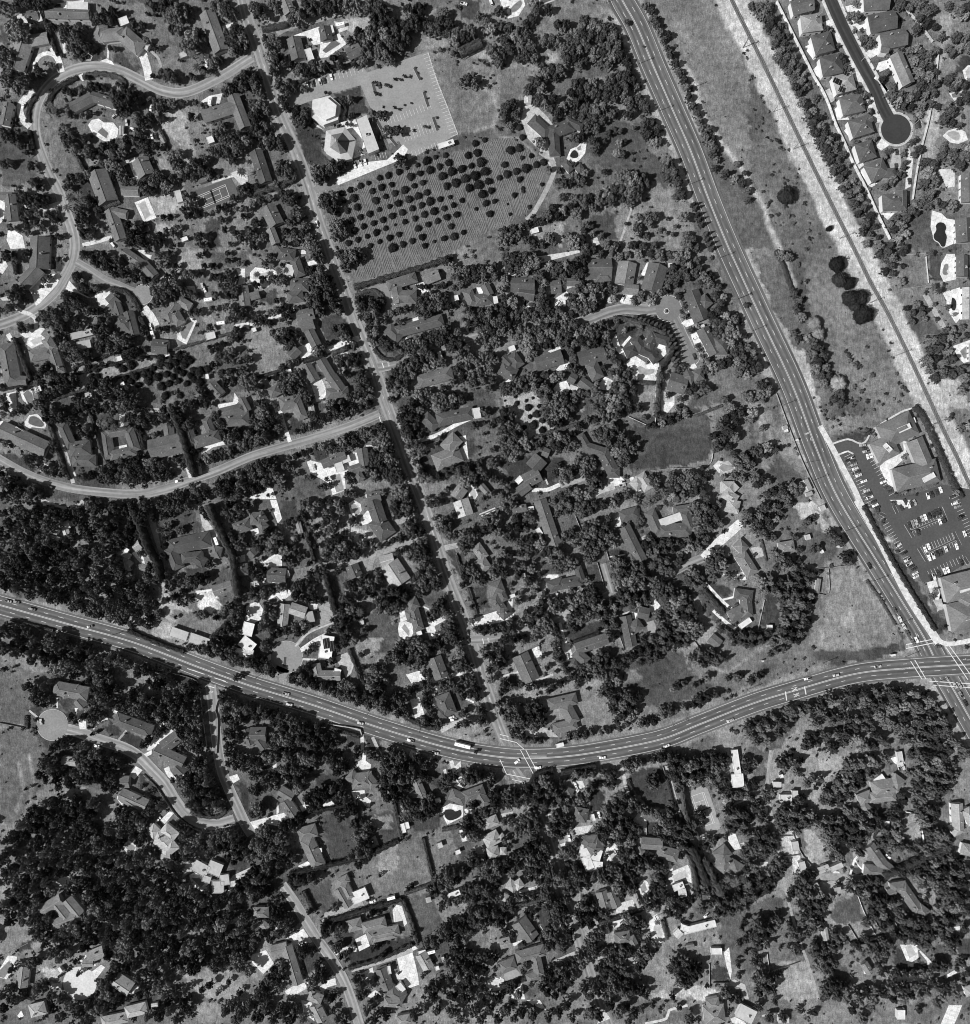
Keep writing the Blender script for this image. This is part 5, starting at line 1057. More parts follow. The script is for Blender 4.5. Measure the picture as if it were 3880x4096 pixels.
P .8 20 130 22 134 20 136 18 131
S .75 1.5 15 114 24 110
P .8 26 181 34 176 44 174 44 178 30 186
S .55 3.5 76 165 100 158 122 150
P .7 91 114 94 112 95 115 92 116
G .25 54 54 74 48 80 60 82 76 60 84 56 66
G .3 82 50 108 44 113 66 100 72 92 64 84 60
G .5 90 50 104 48 106 60 96 60
G .42 78 90 98 74 122 66 132 84 134 100 116 108 96 108 82 104
G .55 96 72 112 70 110 90 96 96
G .38 124 66 144 60 154 90 138 100 130 84
G .3 150 58 160 56 168 74 170 80 158 86
G .3 40 104 60 96 66 116 56 122 48 122 42 112
G .3 116 112 134 106 142 118 146 132 126 147 120 130
G .2 98 122 108 118 108 126 100 128
G .22 74 150 96 144 120 140 124 146 96 158 76 164
G .15 38 156 50 148 58 158 46 168 42 172
G .3 0 32 18 34 18 46 0 52
G .2 48 16 70 20 64 30 50 28
G .2 118 54 140 50 144 58 124 62
G .2 62 138 76 136 80 145 66 148
G .45 146 118 164 112 164 126 150 128
G .4 165 140 178 138 182 150 168 152
G .45 136 174 150 176 152 187 136 187
G .2 134 18 142 14 142 30 136 26
G .3 34 74 42 72 44 82 36 84
G .12 78 168 84 168 86 180 80 180
G .12 57 178 64 176 67 187 58 187
G .5 10 142 20 148 16 165 2 175 0 160
h 4 4 30 94 50 88 70 84 94 76 112 68
h 3 3 24 56 40 48 60 44 78 40
h 3 3 40 106 48 122
h 4 3.5 56 130 80 122 114 112
h 3 3 114 112 120 126 126 146
h 2.5 2.5 130 66 136 92 140 110
h 3 3 74 164 100 156 122 146
h 3 3 108 40 114 66
h 2.5 2.5 116 108 138 100
h 3 3 80 40 80 60
h 3 2 144 60 155 58
t 2 8 6 8 10 6 14 6 6 4 18 6 20 4 6 28 4 6 34 8 6 40 6 6 46 8 6 12 22 6 20 20 6 26 14 6 32 14 5 38 16 5 44 14 5 36 22 6 42 22 5 30 20 5 50 6 5 58 6 5 64 8 6 70 10 5 66 16 5 68 24 4 72 14 4 80 4 4 88 2 3 92 4 4 95 6 3 16 28 4 6 32 4 2 30 4 5 44 6 9 46 5 3 48 4 10 42 4 30 26 3 36 30 4 38 26 4
t 44 38 5 48 42 5 52 40 5 46 44 5 42 36 4 52 32 6 58 34 6 62 30 5 64 36 4 68 34 5 70 28 4 72 38 4 66 40 3 64 48 4 68 52 4 50 36 5 36 50 6 40 54 5 32 56 5 28 58 5 34 60 3 24 56 4 74 44 4 78 46 4 80 38 3 86 44 3 84 54 3 88 58 4 92 60 4 86 64 4 80 66 4 84 70 5 88 76 5 82 78 5 76 80 4 82 86 4 90 70 4 78 56 4 90 80 3
t 102 8 6 108 6 6 114 8 6 104 14 7 110 14 7 116 14 7 122 12 6 102 22 7 108 22 7 114 22 7 120 20 6 102 30 6 108 30 6 114 28 6 104 36 5 110 36 5 118 28 4 128 8 5 132 12 5 130 18 5 128 24 4 116 2 5 108 2 5 126 4 4 134 22 4 118 40 6 124 42 6 130 42 6 122 48 6 128 48 6 134 46 5 136 40 5 118 46 5 126 36 4 134 34 4 138 42 4 116 50 4 130 52 4 114 38 3
t 148 22 5 144 26 4 154 20 4 148 30 3 162 22 6 168 22 6 164 28 5 172 20 6 178 18 5 172 14 5 166 14 4 184 16 4 166 40 5 172 38 4 184 40 5 182 46 5 176 48 5 170 52 5 164 52 5 162 58 5 168 60 5 174 56 4 166 66 4 172 66 4 182 24 5 180 34 4 186 32 4 176 8 3 160 64 3 138 48 3
t 4 64 6 10 62 6 16 64 6 22 66 6 4 72 6 10 74 6 18 74 6 26 74 6 2 80 6 16 80 6 24 80 6 32 80 4 30 86 4 22 86 4 10 68 5 30 68 4 14 84 5 12 90 6 4 90 6 6 96 7 14 98 7 2 104 6 10 106 6 18 104 5 20 98 4 4 112 4 24 108 3 22 92 4 8 116 3
t 30 98 5 36 98 6 42 98 5 34 102 4 46 96 5 50 98 4 28 102 3 64 118 4 68 114 3 56 132 4 62 134 5 68 134 5 58 138 4 72 132 4 66 138 4 54 138 3 94 124 4.5 92 128 3 97 122 3 66 149 4 70 146 3 72 154 3 76 150 3 96 148 3 92 150 3 100 154 3 104 144 2 88 96 1 98 94 2 119 104 2.5 122 102 2
t 16 122 5 20 124 6 26 120 5 18 130 5 24 130 5 30 132 5 36 128 5 34 124 5 28 138 4 22 138 4 12 118 4 40 126 4 4 132 4 2 126 3 10 138 4 4 142 5 16 142 4 22 114 3 2 148 4
t 36 150 5 42 150 5 46 150 4 38 156 4 34 156 4 50 152 3 20 166 6 26 164 6 22 172 6 16 172 6 28 158 5 24 178 5 10 178 5 14 184 5 6 184 5 54 166 5 60 164 6 58 170 5 50 172 5 64 160 4 46 176 4 52 160 4 48 182 3 80 172 4 84 176 5 80 182 4 86 182 4 90 176 4 94 172 3 96 186 4 82 187 4 62 186 4
t 142 96 5 148 94 5 154 92 5 160 92 5 164 90 4 150 100 5 144 102 4 156 98 4 166 84 5 172 84 5 178 86 5 184 86 5 168 78 4 176 92 5 182 96 5 186 92 5 166 104 5 172 104 6 178 106 6 162 110 6 168 112 6 174 112 5 184 104 4 186 112 4 156 114 4 150 114 4 144 116 4 136 108 3 134 104 3 160 104 3 146 108 3 166 120 5 172 122 6 178 120 6 184 122 5 168 128 6 174 130 6 180 128 5 186 130 5 160 126 4 154 132 5 148 134 6 160 134 6 166 136 5 150 140 5 144 138 5 156 142 5 162 142 5 138 142 4 132 146 4 154 150 5 160 152 5 166 154 4 172 156 4 178 154 5 184 156 5 156 160 6 162 162 6 168 164 6 158 168 6 164 172 6 170 172 5 160 178 5 166 180 5 152 166 5 148 160 4 150 172 4 174 178 4 146 180 4 140 178 4 152 184 5 134 180 4 138 184 5 162 186 5 172 184 4 180 184 4 186 186 4 176 164 4 184 164 3 130 170 2.5 140 146 4 180 112 4 186 100 4 124 138 3
b 133 63 1 137 64 1 121 140 2 122 136 1.5
a 139 2.2 12 .6 18 15.3 -5 .9 45.5 84.5 -5 .9 92 113.5 -20 .85 113 50 60 .7 115.5 48.5 60 .7 44 43 -10 .85
R 106 110.5 -15 .95 R 136 151 -15 .9
u 140 168 1
T 375.1 562.8
H white flat-roofed angular house beside dark-fronted wing|.92|f 60 75 76 80 9;f 66 87 77 88 8;f 64 80 68 90 7
H dark hip-roofed wing above the white angular house|.15|h 62 70 74 68 9;h 66 76 76 70 10
H dark house below the fountain lot near two vans|.15|h 56 48 66 50 11
H tiny dark-roofed house beside parked car nook|.14|h 49 31 55 33 7
H long tile house with white court and chimney wing|.17|g 106 70 122 71 9;h 118 76 134 80 10;h 104 78 107 74 6
H dark complex house below the tennis court|.17|h 164 74 170 82 12;h 164 90 172 80 11;h 172 86 182 92 11
H white shed house below the white pool terrace|.88|f 130 104 138 101 5;g 134 108 140 107 6
H gabled house left of narrow white patio steps|.18|g 76 106 80 120 9;g 83 106 88 118 8
H long white poultry barn beside tall trees|.93|f 176 0 179 20 5;f 178 18 179 28 9
H long pale stable with five roof bays|.7|f 138 136 162 130 5.5;f 136 133 142 135 5;g 132 140 136 136 6
H grey house with dark-shaded hall at lower street|.17|g 14 128 24 142 13
H small grey hip house at left with white walk|.3|h 6 100 12 104 8;h 12 98 16 104 7;h 2 110 6 112 6
H rambling dark house with chimney at lower left|.16|h 0 164 12 160 9;h 12 156 34 150 9;h 26 152 30 170 8;h 20 172 32 168 7
H small hip house left at photo bottom wing|.25|g 0 146 8 144 8
H dark hip house beneath crowns right of street|.17|h 86 142 98 140 9;h 98 140 103 150 6;h 106 148 110 148 6
H pale house at left edge with grey hip corner|.35|h 0 76 5 76 6;h 0 64 2 66 5
s 162.5 151 8 5 0 .95 103 113 3 11 -18 .3 70 50.5 2.5 5 -15 .85 89 130 8 5 -15 .8 99 157 5 3 -15 .4 143 148 6 4 -10 .2 164 165 .1 .1 0 .2 38 11 .1 .1 0 .1 112 57 .1 .1 0 .1 30 162 .1 .1 0 .1 145 107 3 3 0 .5 108 147 5 4 -20 .3
C .5 142 31 152 26.5 156 29 166 58 162 61 154 63.5 151 61|143 35 153 31.5 161 54.5 151 58
P .85 45 71 56 66 58 69 48 74
P .85 77 76 82 72 86 70 90 74 91 82 86 85 81 82 82 88 78 86
W .6 82 76 85 75 88.5 83 84 84
P .85 127 92 141 86 143 90 144 100 138 97 130 102 126 96
W .6 130 94 139 90 141 95 131 99
P .93 104 100 108 97 111 99 113 106 109 110 105 108
W .4 105.5 103 108.5 99 110.5 105 106.5 107
P .92 112 132 112 126 118 123 122 132 126 142 118 146 114 140
W .6 115 133 118 130 121 132 122.5 139 119 141.5 117 138
P .65 99 54 104 47 110 53 109 64 107 58
P .6 90 12 92 11 98 32 94 31
P .6 122 12 126 12 133 37 130 40
P .6 116 46 124 44 134 46 134 51 124 50
P .8 108 76 112 76 116 78 108 81
P .85 126 84 128 84 130 90 128 91
P .9 172 62 176 61 181 74 176 75 171 68
P .8 55 24 62 23 64 28 58 32
P .7 56 58 70 56 66 62 56 64
S .75 2 12 107 28 103
P .85 16 172 19 187 8 187 10 183
P .88 0 170 3 172 4 178 0 181
P .4 3 168 12 164 20 172 10 178 4 174
S .8 2.5 10 146 28 140 46 132
S .8 1.5 29 131 33 137
P .8 84 130 92 126 94 130 86 134
P .75 86 116 100 112 102 120 88 124
P .85 72 113 76 118 73 120 70 115
S .7 1.5 88 126 118 117
P .6 100 158 104 156 102 162 97 162
P .85 150 64 155 66 152 68
S .55 2 74 130 90 124
P .9 168 152 172 148 174 166 173 172 170 162
P .6 168 176 176 172 184 176 187 187 184 187 180 178
S .55 1.5 168 44 187 36
S .55 1.5 167 39 172 42
G .66 110 178 150 176 170 182 184 187 110 187
P .7 180 70 184 69 183 71
P .85 0 112 4 112 4 116 0 116
P .6 40 158 58 150 60 152 44 160
S .7 1.2 36 48.5 42 49
P .6 0 48 10 46 10 48 0 51
G .22 97 15 122 12 130 40 128 44 112 42 104 36
G .15 110 54 124 54 124 62 114 65 110 62
G .22 68 22 76 18 78 44 70 48 66 40
G .5 108 156 122 152 130 160 134 180 112 182 108 170
G .45 122 148 160 146 164 152 152 164 150 176 140 178 130 160
G .15 50 85 62 82 64 92 52 93
G .13 26 118 36 118 42 134 32 138
G .15 60 108 72 108 70 118 62 118
G .4 146 98 156 96 160 122 150 128 142 124 142 112
G .4 174 120 187 120 187 187 178 172 176 140
G .3 4 58 20 56 26 72 10 78
G .35 76 146 84 144 82 158 77 156
G .35 40 148 56 138 60 150 44 158
G .6 42 160 56 152 52 158
G .15 160 164 172 162 172 174 160 174
G .2 112 96 122 94 122 108 114 112
G .5 120 120 126 120 130 132 126 130
G .45 96 175 112 166 112 187 96 187
G .3 20 178 30 176 30 182 20 187
G .35 0 20 5 22 7 33 0 34
G .35 148 112 158 108 160 128 148 132
G .5 76 38 90 34 90 44 80 44
G .12 26 10 28 20 26 30 24 24 G .12 28 18 40 16 41 20 30 22
h 4 3 25 32 25 22 30 17 40 15
h 3.5 4 46 17 72 12
h 4 6 93 11 110 9
h 3 6 142 78 146 92 148 106
h 5 9 155 100 148 82 143 72
h 5 7 166 108 158 92 152 80
h 3 3 128 38 132 48 148 80
h 3 3 74 130 100 122 120 115
h 3 3 50 84 54 96
h 2.5 2.5 122 128 126 142
h 3 3 14 148 40 136
h 3 3 4 120 40 110
h 3 3 0 178 30 168
h 3 6 136 26 140 50 150 66
h 2.5 2 96 22 100 34
h 2 2 124 16 130 40
k .6 122 12 130 39 k .6 96 22 100 33 k .6 110 54 109.5 64 k .4 110 64 122 66 k .4 160 174 172 174 k .4 157 160 157 178
t 6 34 5 12 34 6 18 34 6 8 40 5 14 40 5 20 40 4 20 30 4 4 38 4 28 26 5 34 24 6 40 26 5 30 32 6 36 32 6 42 32 6 28 38 6 34 40 6 40 40 6 46 38 5 46 30 4 26 42 4 32 44 4 46 24 4 58 18 5 64 18 5 70 18 5 56 22 3 62 34 4 66 32 4 70 28 4 66 36 4 60 38 4 56 40 4 62 42 3 52 40 4 50 44 4 42 50 6 48 52 6 54 50 5 42 56 6 48 58 6 40 62 6 46 64 5 52 58 4 38 56 4 60 44 3 76 26 2 78 16 4 82 20 4 86 22 4 84 28 4 80 26 3 86 16 3
t 24 48 6 20 52 6 28 52 5 16 58 6 22 60 6 28 58 5 14 64 4 26 64 4 30 56 3 4 54 4 9 56 3 4 68 4 8 72 3 22 72 5 28 70 6 34 72 6 24 78 6 30 78 6 36 76 5 22 84 5 28 84 6 34 82 5 16 78 4 12 80 4 20 76 4 6 84 5 14 86 5 4 90 5 10 92 4 22 90 5 28 92 5 38 92 6 44 94 6 36 98 6 42 100 5 30 98 5 24 96 4 20 92 4 48 96 4 34 104 4
t 94 36 5 100 38 5 92 42 5 98 44 5 102 42 4 86 44 5 80 46 5 84 50 5 90 48 5 78 54 5 84 56 6 90 56 6 96 54 6 100 58 5 74 60 5 80 62 6 86 62 6 92 62 6 98 62 5 72 64 3 104 60 4 86 38 4 84 68 4 90 68 5 96 70 6 102 70 5 94 76 6 100 78 5 92 82 5 98 84 5 78 70 3 80 80 3 90 78 4 102 64 4 106 60 3
t 116 26 7 112 24 4 120 24 4 117 20 4 106 44 4 110 46 4 114 46 4 118 48 4 122 50 4 128 48 4 132 42 3 126 46 3 118 60 4 116 62 3 128 54 5 134 56 6 140 58 6 146 56 5 152 50 5 148 48 4 126 60 5 132 62 6 138 64 6 144 64 5 124 66 5 130 68 6 136 70 6 126 72 5 132 76 5 140 72 4 152 56 3 122 54 4 128 78 4 136 80 3
t 98 14 5 96 9 5 102 10 5 108 8 5 114 6 5 120 4 6 126 4 6 132 6 6 138 8 6 130 12 6 136 14 6 142 12 6 148 10 6 154 8 6 160 6 6 166 6 5 172 4 4 132 20 6 138 20 6 144 18 6 150 18 6 156 16 6 162 14 6 168 12 5 144 24 5 150 24 4 158 22 5 164 20 5 168 24 5 136 26 4 172 30 4 166 30 4 162 26 4 128 18 4 174 34 4 170 36 4 134 30 3 180 34 5 186 34 5 184 8 4 186 16 4
t 172 46 5 178 46 5 184 48 5 172 52 5 178 54 5 184 56 4 170 58 4 176 58 5 182 62 4 186 64 4 174 44 4 156 66 4 160 70 4 158 76 4 154 72 4 170 66 3
t 54 74 4 58 72 4 62 72 3 48 76 4 52 78 4 46 80 3 50 80 3 56 80 3 58 94 6 64 96 6 70 94 5 60 102 5 66 102 5 56 98 5 50 100 5 54 106 4 50 106 4 56 88 3 74 92 4 78 92 5 84 90 6 90 92 6 96 90 6 82 98 6 88 100 6 94 100 6 100 96 5 86 108 6 92 106 6 98 106 5 102 102 4 80 96 4 76 98 4 106 84 5 112 86 6 118 86 6 122 84 5 110 82 5 116 82 4 124 90 4 106 90 5 100 84 5 104 94 3 118 96 4 122 98 4 116 104 4 122 104 4 124 110 5 128 112 5 118 110 4 110 112 4 106 114 3 112 118 5 118 118 5 130 118 4 136 120 4 134 124 4 128 122 4 116 114 4 148 106 4 150 110 4 144 112 4 138 114 4 142 116 3 134 112 4
t 64 118 6 70 118 4 60 124 6 66 124 6 72 124 4 62 130 5 68 130 5 76 122 4 80 124 4 72 116 3 96 126 6 102 128 6 98 134 6 104 134 5 108 130 4 94 132 4 76 136 4 82 134 4 70 140 5 76 140 5 70 146 5 66 144 4 72 152 5 68 150 4 86 150 5 92 150 5 98 151 5 102 150 4 78 152 4 84 158 6 90 158 6 80 164 6 86 166 6 92 164 5 96 168 4 78 170 5 84 172 5 74 174 4 90 172 4 104 154 5 110 150 5 112 154 5 108 160 5 104 164 5 100 168 4 104 142 3 112 142 3 116 146 3 120 146 2
t 132 160 6 138 158 6 130 164 5 142 164 6 148 164 6 146 170 6 140 172 5 136 174 6 142 176 5 150 168 4 134 168 3 96 174 5 100 180 6 106 180 6 92 180 6 96 184 5 86 180 6 80 184 5 110 184 4 74 164 4 70 158 3 64 154 3 130 185 3 70 178 5 64 180 5 68 184 5 74 182 4
t 38 112 6 44 114 6 50 112 5 36 118 5 42 120 6 48 120 5 40 126 5 46 126 5 42 132 4 48 132 4 52 126 3 36 106 4 32 108 4 26 110 4 20 112 4 14 110 4 8 114 4 4 118 4 10 120 4 20 122 3 24 124 3 6 126 4 2 130 4 4 136 4 8 140 4 2 124 4 30 116 3 36 138 5 42 140 5 46 144 5 52 138 4 40 146 4 48 150 4 36 148 4 54 144 3 32 142 3 26 142 3 20 146 3 54 136 3
t 60 156 5 66 156 5 56 160 5 62 162 4 50 162 4 56 168 5 50 170 5 44 166 5 38 168 5 40 174 5 46 174 5 54 174 4 34 172 4 20 162 4 18 166 3 8 180 4 14 184 4 24 176 3 32 178 4 36 182 4 48 180 4 42 184 4 2 184 3 12 176 3
t 152 120 4 158 116 4 160 110 4 164 114 5 168 118 5 164 122 4 170 112 5 176 114 5 182 112 5 186 108 5 160 104 4 166 100 4 180 120 4 184 104 4 182 134 2 180 146 3 184 142 3 178 158 2 179 170 2 168 122 4 174 122 4 184 128 3 172 182 4 176 186 3
p 170 96 4 176 98 5 182 96 4 90 33 3.5 44 37 3.5 118 128 3
c 124 128 1.2
Z 8 3 5 150 100 158 96 172 100 187 100 187 122 160 126 156 112
a 13 8.5 -40 .9 28.5 13 -5 .95 77 5.5 -5 .95 18 26 75 .9 52 66 78 .92 74.5 48.5 70 .9 99.5 62.5 85 .1 135 48 70 .6 18.5 112.5 80 .9 26 111.5 -20 .95 57 27 70 .85 57.5 29.8 20 .7 90 133.5 -10 .06 143.5 148.5 70 .7 155 124 -40 .8
M .9 .5 0 7 5 18 M .9 .5 5 18 25 22 M .9 .5 15.5 0 26 19.5 M .9 .5 19.5 0 28.5 17 M .9 .4 21 4.5 35 4.5 M .9 .4 9 22 24 25.5
u 54 133 1
T 540.3 562.8
H large rambling tile house right of conifer wood|.22|h 104 38 114 34 9;h 106 40 112 46 7;h 114 30 134 26 12;h 128 22 136 28 12;h 112 36 132 34 8
H pale cube pair beside the dirt track|.6|f 45 36 54 36 5;f 54 33 58.5 33 5;f 40 26 46 26 4
H long bent house with white court fan|.18|g 112 72 122 86 9;g 120 84 130 92 8;h 108 90 124 92 8
H pale-roofed pair beside long walled field|.5|g 74 91 82 88 5;f 61 84 63 91 5;f 83 90 92 86 4
H long winged house inside oval of lower right|.18|h 128 104 140 102 8;h 136 102 150 122 9;h 148 118 156 124 8;g 126 108 132 106 6
H grey house at right edge below dark pergola|.28|g 178 40 179 60 9;h 184 44 190 56 7;h 174 62 182 58 8
H small house at right edge with white porch|.25|h 181 74 190 76 9
H dark gabled shed house with bright end|.2|g 108 160 113 168 6
H small square-roofed cottage beside walled pen|.3|f 86 106 91 105 5;f 71 103 74 101 4
H house at right edge near bottom track|.28|h 184 182 190 180 8
s 135 5 4 8 -10 .6 79 138 4.5 10 -10 .3 119.5 22 8 5 -35 .8 56.5 72 5 7 -10 .5 165 83 2 2 0 .5 124 55.5 6 4.5 0 .75 46 19.5 2.5 2.5 -20 .85 135.5 10 3 4 20 .7
G .68 44 62 54 60 58 70 60 80 64 94 56 92 50 80 46 72
G .58 63 60 69 58 76 70 80 80 84 84 72 90 68 88 64 80
G .52 137 50 144 47 150 56 152 70 144 72 140 66
P .9 83 86 92 94 95 97 86 96
P .9 108 89 115 86 118 88 112 92
S .85 1.5 97 96 101 82 103 80
S .85 1 101 82 106 89 118 96 120 97
P .92 135 146 141 146 148 146 149 156 144 159 140 158
W .6 139 148 143 146 147 153 142 156
P .9 148 148 156 156 160 160 157 166 155 158 150 152
P .9 107 160 110 158 112 168 108 168
P .85 128 6 136 4 139 10 134 12 130 9
P .5 75 99 88 98 90 104 94 106 80 110 76 106
S .45 5 72 95 94 95 108 96 120 92
P .75 45 32 58 31 58 38 45 39
S .5 2 38 0 36 20 38 45 42 62 46 88 52 116 60 144 66 160 74 187
S .4 1 30 44 40 0
S .55 1.2 2 38 20 32 32 30
P .85 34 42 36 44 35 50 33 46
P .9 156 122 160 120 158 126
P .8 168 170 176 165 178 167 170 171
P .75 122 176 140 168 158 168 158 172 140 174 124 180
P .85 174 133 180 132 180 137 175 135
P .88 179 72 186 70 188 75 182 76
P .85 30 60 36 56 34 64 28 64
P .6 130 42 136 40 142 38 130 43
P .85 20 42 24 42 23 46 20 46
P .7 30 84 36 84 34 92 30 90
G .5 180 0 190 0 190 38 178 34 178 10
G .55 74 8 92 6 100 10 86 18 78 30 70 42 64 40 74 20
G .35 14 0 36 0 34 30 20 26 30 10
G .4 36 120 60 122 62 155 40 165 36 145
G .55 44 160 64 158 74 187 44 187 40 168
G .35 0 124 36 110 48 112 50 120 30 130 24 170 10 160 0 150
G .28 86 112 104 110 108 128 92 132 84 126
G .5 96 132 114 130 120 140 104 144 94 140
G .13 132 150 138 148 146 160 156 160 155 164 140 166 130 160
G .22 116 66 130 62 132 74 124 76 118 72
G .15 101 86 108 92 116 96 98 96
G .4 90 72 100 74 100 88 92 86
G .15 114 44 130 42 128 52 116 50
G .5 150 104 160 106 166 116 160 120 156 114
G .45 92 158 104 160 108 175 120 180 100 182
G .3 84 160 94 162 96 178 86 172
G .3 158 148 168 146 176 160 166 162
G .4 165 40 172 40 174 52 166 58
G .2 176 145 190 140 190 156 180 155
G .4 140 70 146 70 152 74 150 80 140 82
G .5 36 90 46 92 50 110 40 110
h 3 3 54 0 52 8
h 5 7 122 94 140 88 160 78 170 74
h 3 3 2 124 24 112 40 104
h 3 3 98 146 124 140
k .6 54 62 60 76 66 84 72 90 k .7 74 124 80 132 86 141 k .7 103 109 108 122 116 138 k .7 35 152 37 167 k .5 96 131 104 144 k .5 38 166 60 158 k .7 45 64 56 64 k .5 47 80 60 78 k .6 127 121 133 133 k .6 116 128 120 136
K .8 1 139 46 146 48 151 56 152 68
t 20 10 5 26 10 4 22 16 4 46 10 5 52 8 5 58 10 5 50 14 4 62 8 3 60 18 2.5 56 16 3 20 28 4 26 26 4 34 32 5 40 32 4 36 38 4 24 36 4 60 38 5 62 36 4 56 42 4 70 22 4 76 22 4 66 26 4 72 28 3 48 46 7 54 46 7 60 48 6 46 54 7 54 54 7 62 54 6 67 48 5 58 60 6 48 60 5 44 50 4 66 56 4 62 44 4
t 88 24 5 94 22 5 96 16 6 100 12 6 106 10 6 112 8 6 104 18 6 98 22 5 92 28 6 86 30 5 82 34 5 90 34 5 78 38 4 100 28 6 106 24 6 112 20 5 106 30 5 98 34 5 84 40 4 90 40 4 110 14 5 118 10 5 124 6 5 118 16 4 94 10 3 80 30 4
t 144 4 4 150 6 5 156 4 6 162 8 6 168 6 5 154 12 6 160 14 6 166 14 6 172 16 5 150 18 6 156 20 6 162 20 6 168 22 6 174 22 4 148 26 6 154 28 6 160 28 6 166 30 6 172 30 4 158 34 4 164 36 4 148 34 5 152 38 4 150 48 5 156 44 6 162 46 5 154 54 6 160 52 5 156 60 6 162 62 6 168 64 6 172 68 4 158 68 5 164 70 6 170 72 5 156 76 5 150 72 4 174 58 3 170 58 3 146 40 3 142 18 3 176 10 4 178 18 3
t 10 48 6 16 48 6 12 54 6 18 56 5 8 58 4 22 52 4 28 44 5 32 50 5 30 42 4 24 44 4 36 54 3 34 64 6 40 66 6 30 70 6 38 72 6 26 76 5 34 78 5 40 76 4 22 72 4 28 64 4 44 84 4 48 88 4 46 92 5 40 88 4 42 94 4 36 92 4 22 84 5 26 88 5 30 94 4 24 96 4 40 100 4 36 104 5 30 100 4 50 84 3 18 78 4 20 90 4 22 104 5 14 108 5 8 112 5 2 116 5 28 102 4 26 110 4 38 98 4
t 72 52 5 78 52 5 84 52 5 90 52 5 76 58 5 82 60 6 88 60 6 94 56 5 100 58 6 106 56 6 112 58 6 118 58 6 124 60 5 80 66 5 86 66 6 92 66 5 98 64 6 104 64 6 110 64 5 104 70 5 98 70 5 84 72 5 88 76 5 90 80 5 86 82 4 104 76 4 108 76 4 96 46 4 102 46 4 106 50 5 112 48 5 118 50 4 110 42 3 116 46 3 100 50 5 122 70 5 128 68 5 134 64 5 130 60 5 136 58 4 130 74 4 136 72 5 142 74 4 132 54 5 130 50 5 134 44 5 138 38 5 136 34 4 132 48 4 126 64 4 112 70 4 146 76 4 148 74 4 120 54 4 90 56 4
t 62 96 6 68 94 6 60 102 6 66 100 5 62 108 6 68 108 6 74 108 6 80 112 5 66 114 6 72 114 6 78 118 5 68 120 5 74 120 5 62 116 5 84 110 4 64 124 5 70 128 5 76 128 4 54 108 4 52 112 3 70 134 4 62 130 4 76 134 3 66 138 4 88 102 3 100 100 5 106 100 5 112 98 5 118 98 5 104 106 5 110 106 5 116 104 4 98 104 4 112 112 5 118 112 5 124 112 5 114 118 5 120 118 5 122 124 5 116 124 5 126 128 5 128 132 4 122 134 4 110 130 4 114 128 4 122 104 4 130 112 4 134 112 5 128 116 4 126 104 4
t 142 92 5 136 92 5 148 90 5 154 86 6 160 84 6 166 82 6 172 80 5 178 84 5 150 96 6 156 94 6 162 92 6 168 90 6 174 90 6 180 92 5 186 90 5 160 100 6 166 100 6 172 98 6 178 100 5 184 100 5 152 100 5 168 108 6 174 108 6 180 110 6 186 112 5 170 116 6 176 118 6 182 118 5 164 120 5 168 126 6 174 126 5 160 128 6 154 130 6 148 130 6 142 128 6 136 126 6 140 134 6 146 136 6 152 138 6 158 138 6 164 134 6 132 138 5 138 140 5 134 120 4 138 118 4 166 138 4 172 134 4 150 124 4 178 128 4 186 122 4 184 134 4 156 108 2 152 116 3 136 112 4 138 110 3 150 146 4 156 146 4 146 142 4
t 30 132 7 36 132 7 42 130 6 34 138 6 28 138 6 24 142 5 30 146 5 36 146 3 44 126 5 40 136 5 20 143 3 14 146 2.5 17 134 2 20 152 2 26 160 4 30 158 3 14 162 2.5 15 170 2.5 26 154 3 32 170 6 38 172 6 34 178 6 40 180 5 42 170 4 46 168 3 28 172 4 4 182 5 8 186 4 30 182 4 50 140 1.5 46 148 1.5 42 143 1.5 45 150 1 56 140 4 60 138 4 58 146 4 54 134 4 52 130 3 56 152 3 60 152 3 52 148 2
t 72 152 5 78 150 5 84 148 5 90 146 5 76 156 6 82 156 5 74 162 5 80 162 5 86 160 4 72 146 4 78 166 4 84 166 4 88 142 4 92 140 4 86 138 4 110 142 4 116 146 4 122 144 4 128 146 4 104 148 4 118 150 4 124 152 5 118 156 4 112 150 4 120 162 3 122 168 3 126 166 2 128 170 2 118 162 2 124 158 3 98 162 1.5 98 168 1 100 170 1 84 176 6 90 176 6 80 182 6 88 184 6 94 180 5 98 178 4 96 186 5 78 186 4 104 182 4 110 180 4 116 180 4 114 186 5 122 182 5 128 180 5 134 178 5 140 178 5 130 186 5 138 186 5 146 178 4 152 176 4 144 184 4 150 186 4 156 182 4 134 168 4 140 168 3 146 168 4 152 168 4 158 167 4 162 162 5 168 162 5 172 144 6 178 144 5 174 150 5 170 138 4 182 160 4 178 164 3 170 178 4 164 178 4 176 176 4 160 174 4 168 186 4 178 184 4 184 174 3 186 168 3
p 10 98 4.5 20 100 4 15 96 4
a 126 80 40 .95 136 88.5 -25 .9 134 12 70 .7 137.5 12.5 70 .6 183 161 70 .9
T 0 750.2
H bottom-edge hip house beside round white patio|.35|h 22 9 34 6 10
H bottom-edge pale long hip house under left wood|.4|h 76 17 96 13 8;h 94 10 110 6 9
H bottom-edge grey house left of the lower street|.25|g 236 4 242 16 9
H bottom-edge dark house right of the lower street|.2|h 288 2 302 3 7;h 298 16 308 14 7
H bottom-edge dark hip-roofed house beside rose drive|.22|h 528 12 544 10 14;h 530 4 540 2 8
H bottom-edge pale grey oblong building beside dark house|.55|f 554 8 566 14 11
s 116 4 5 3 -10 .35 588 15 8 5 0 .5 676 11 6 7 0 .85
P .9 13 12 16 8 18 12 15 14
P .85 226 0 234 2 236 16 228 10
P .85 395 0 405 0 410 8 400 4
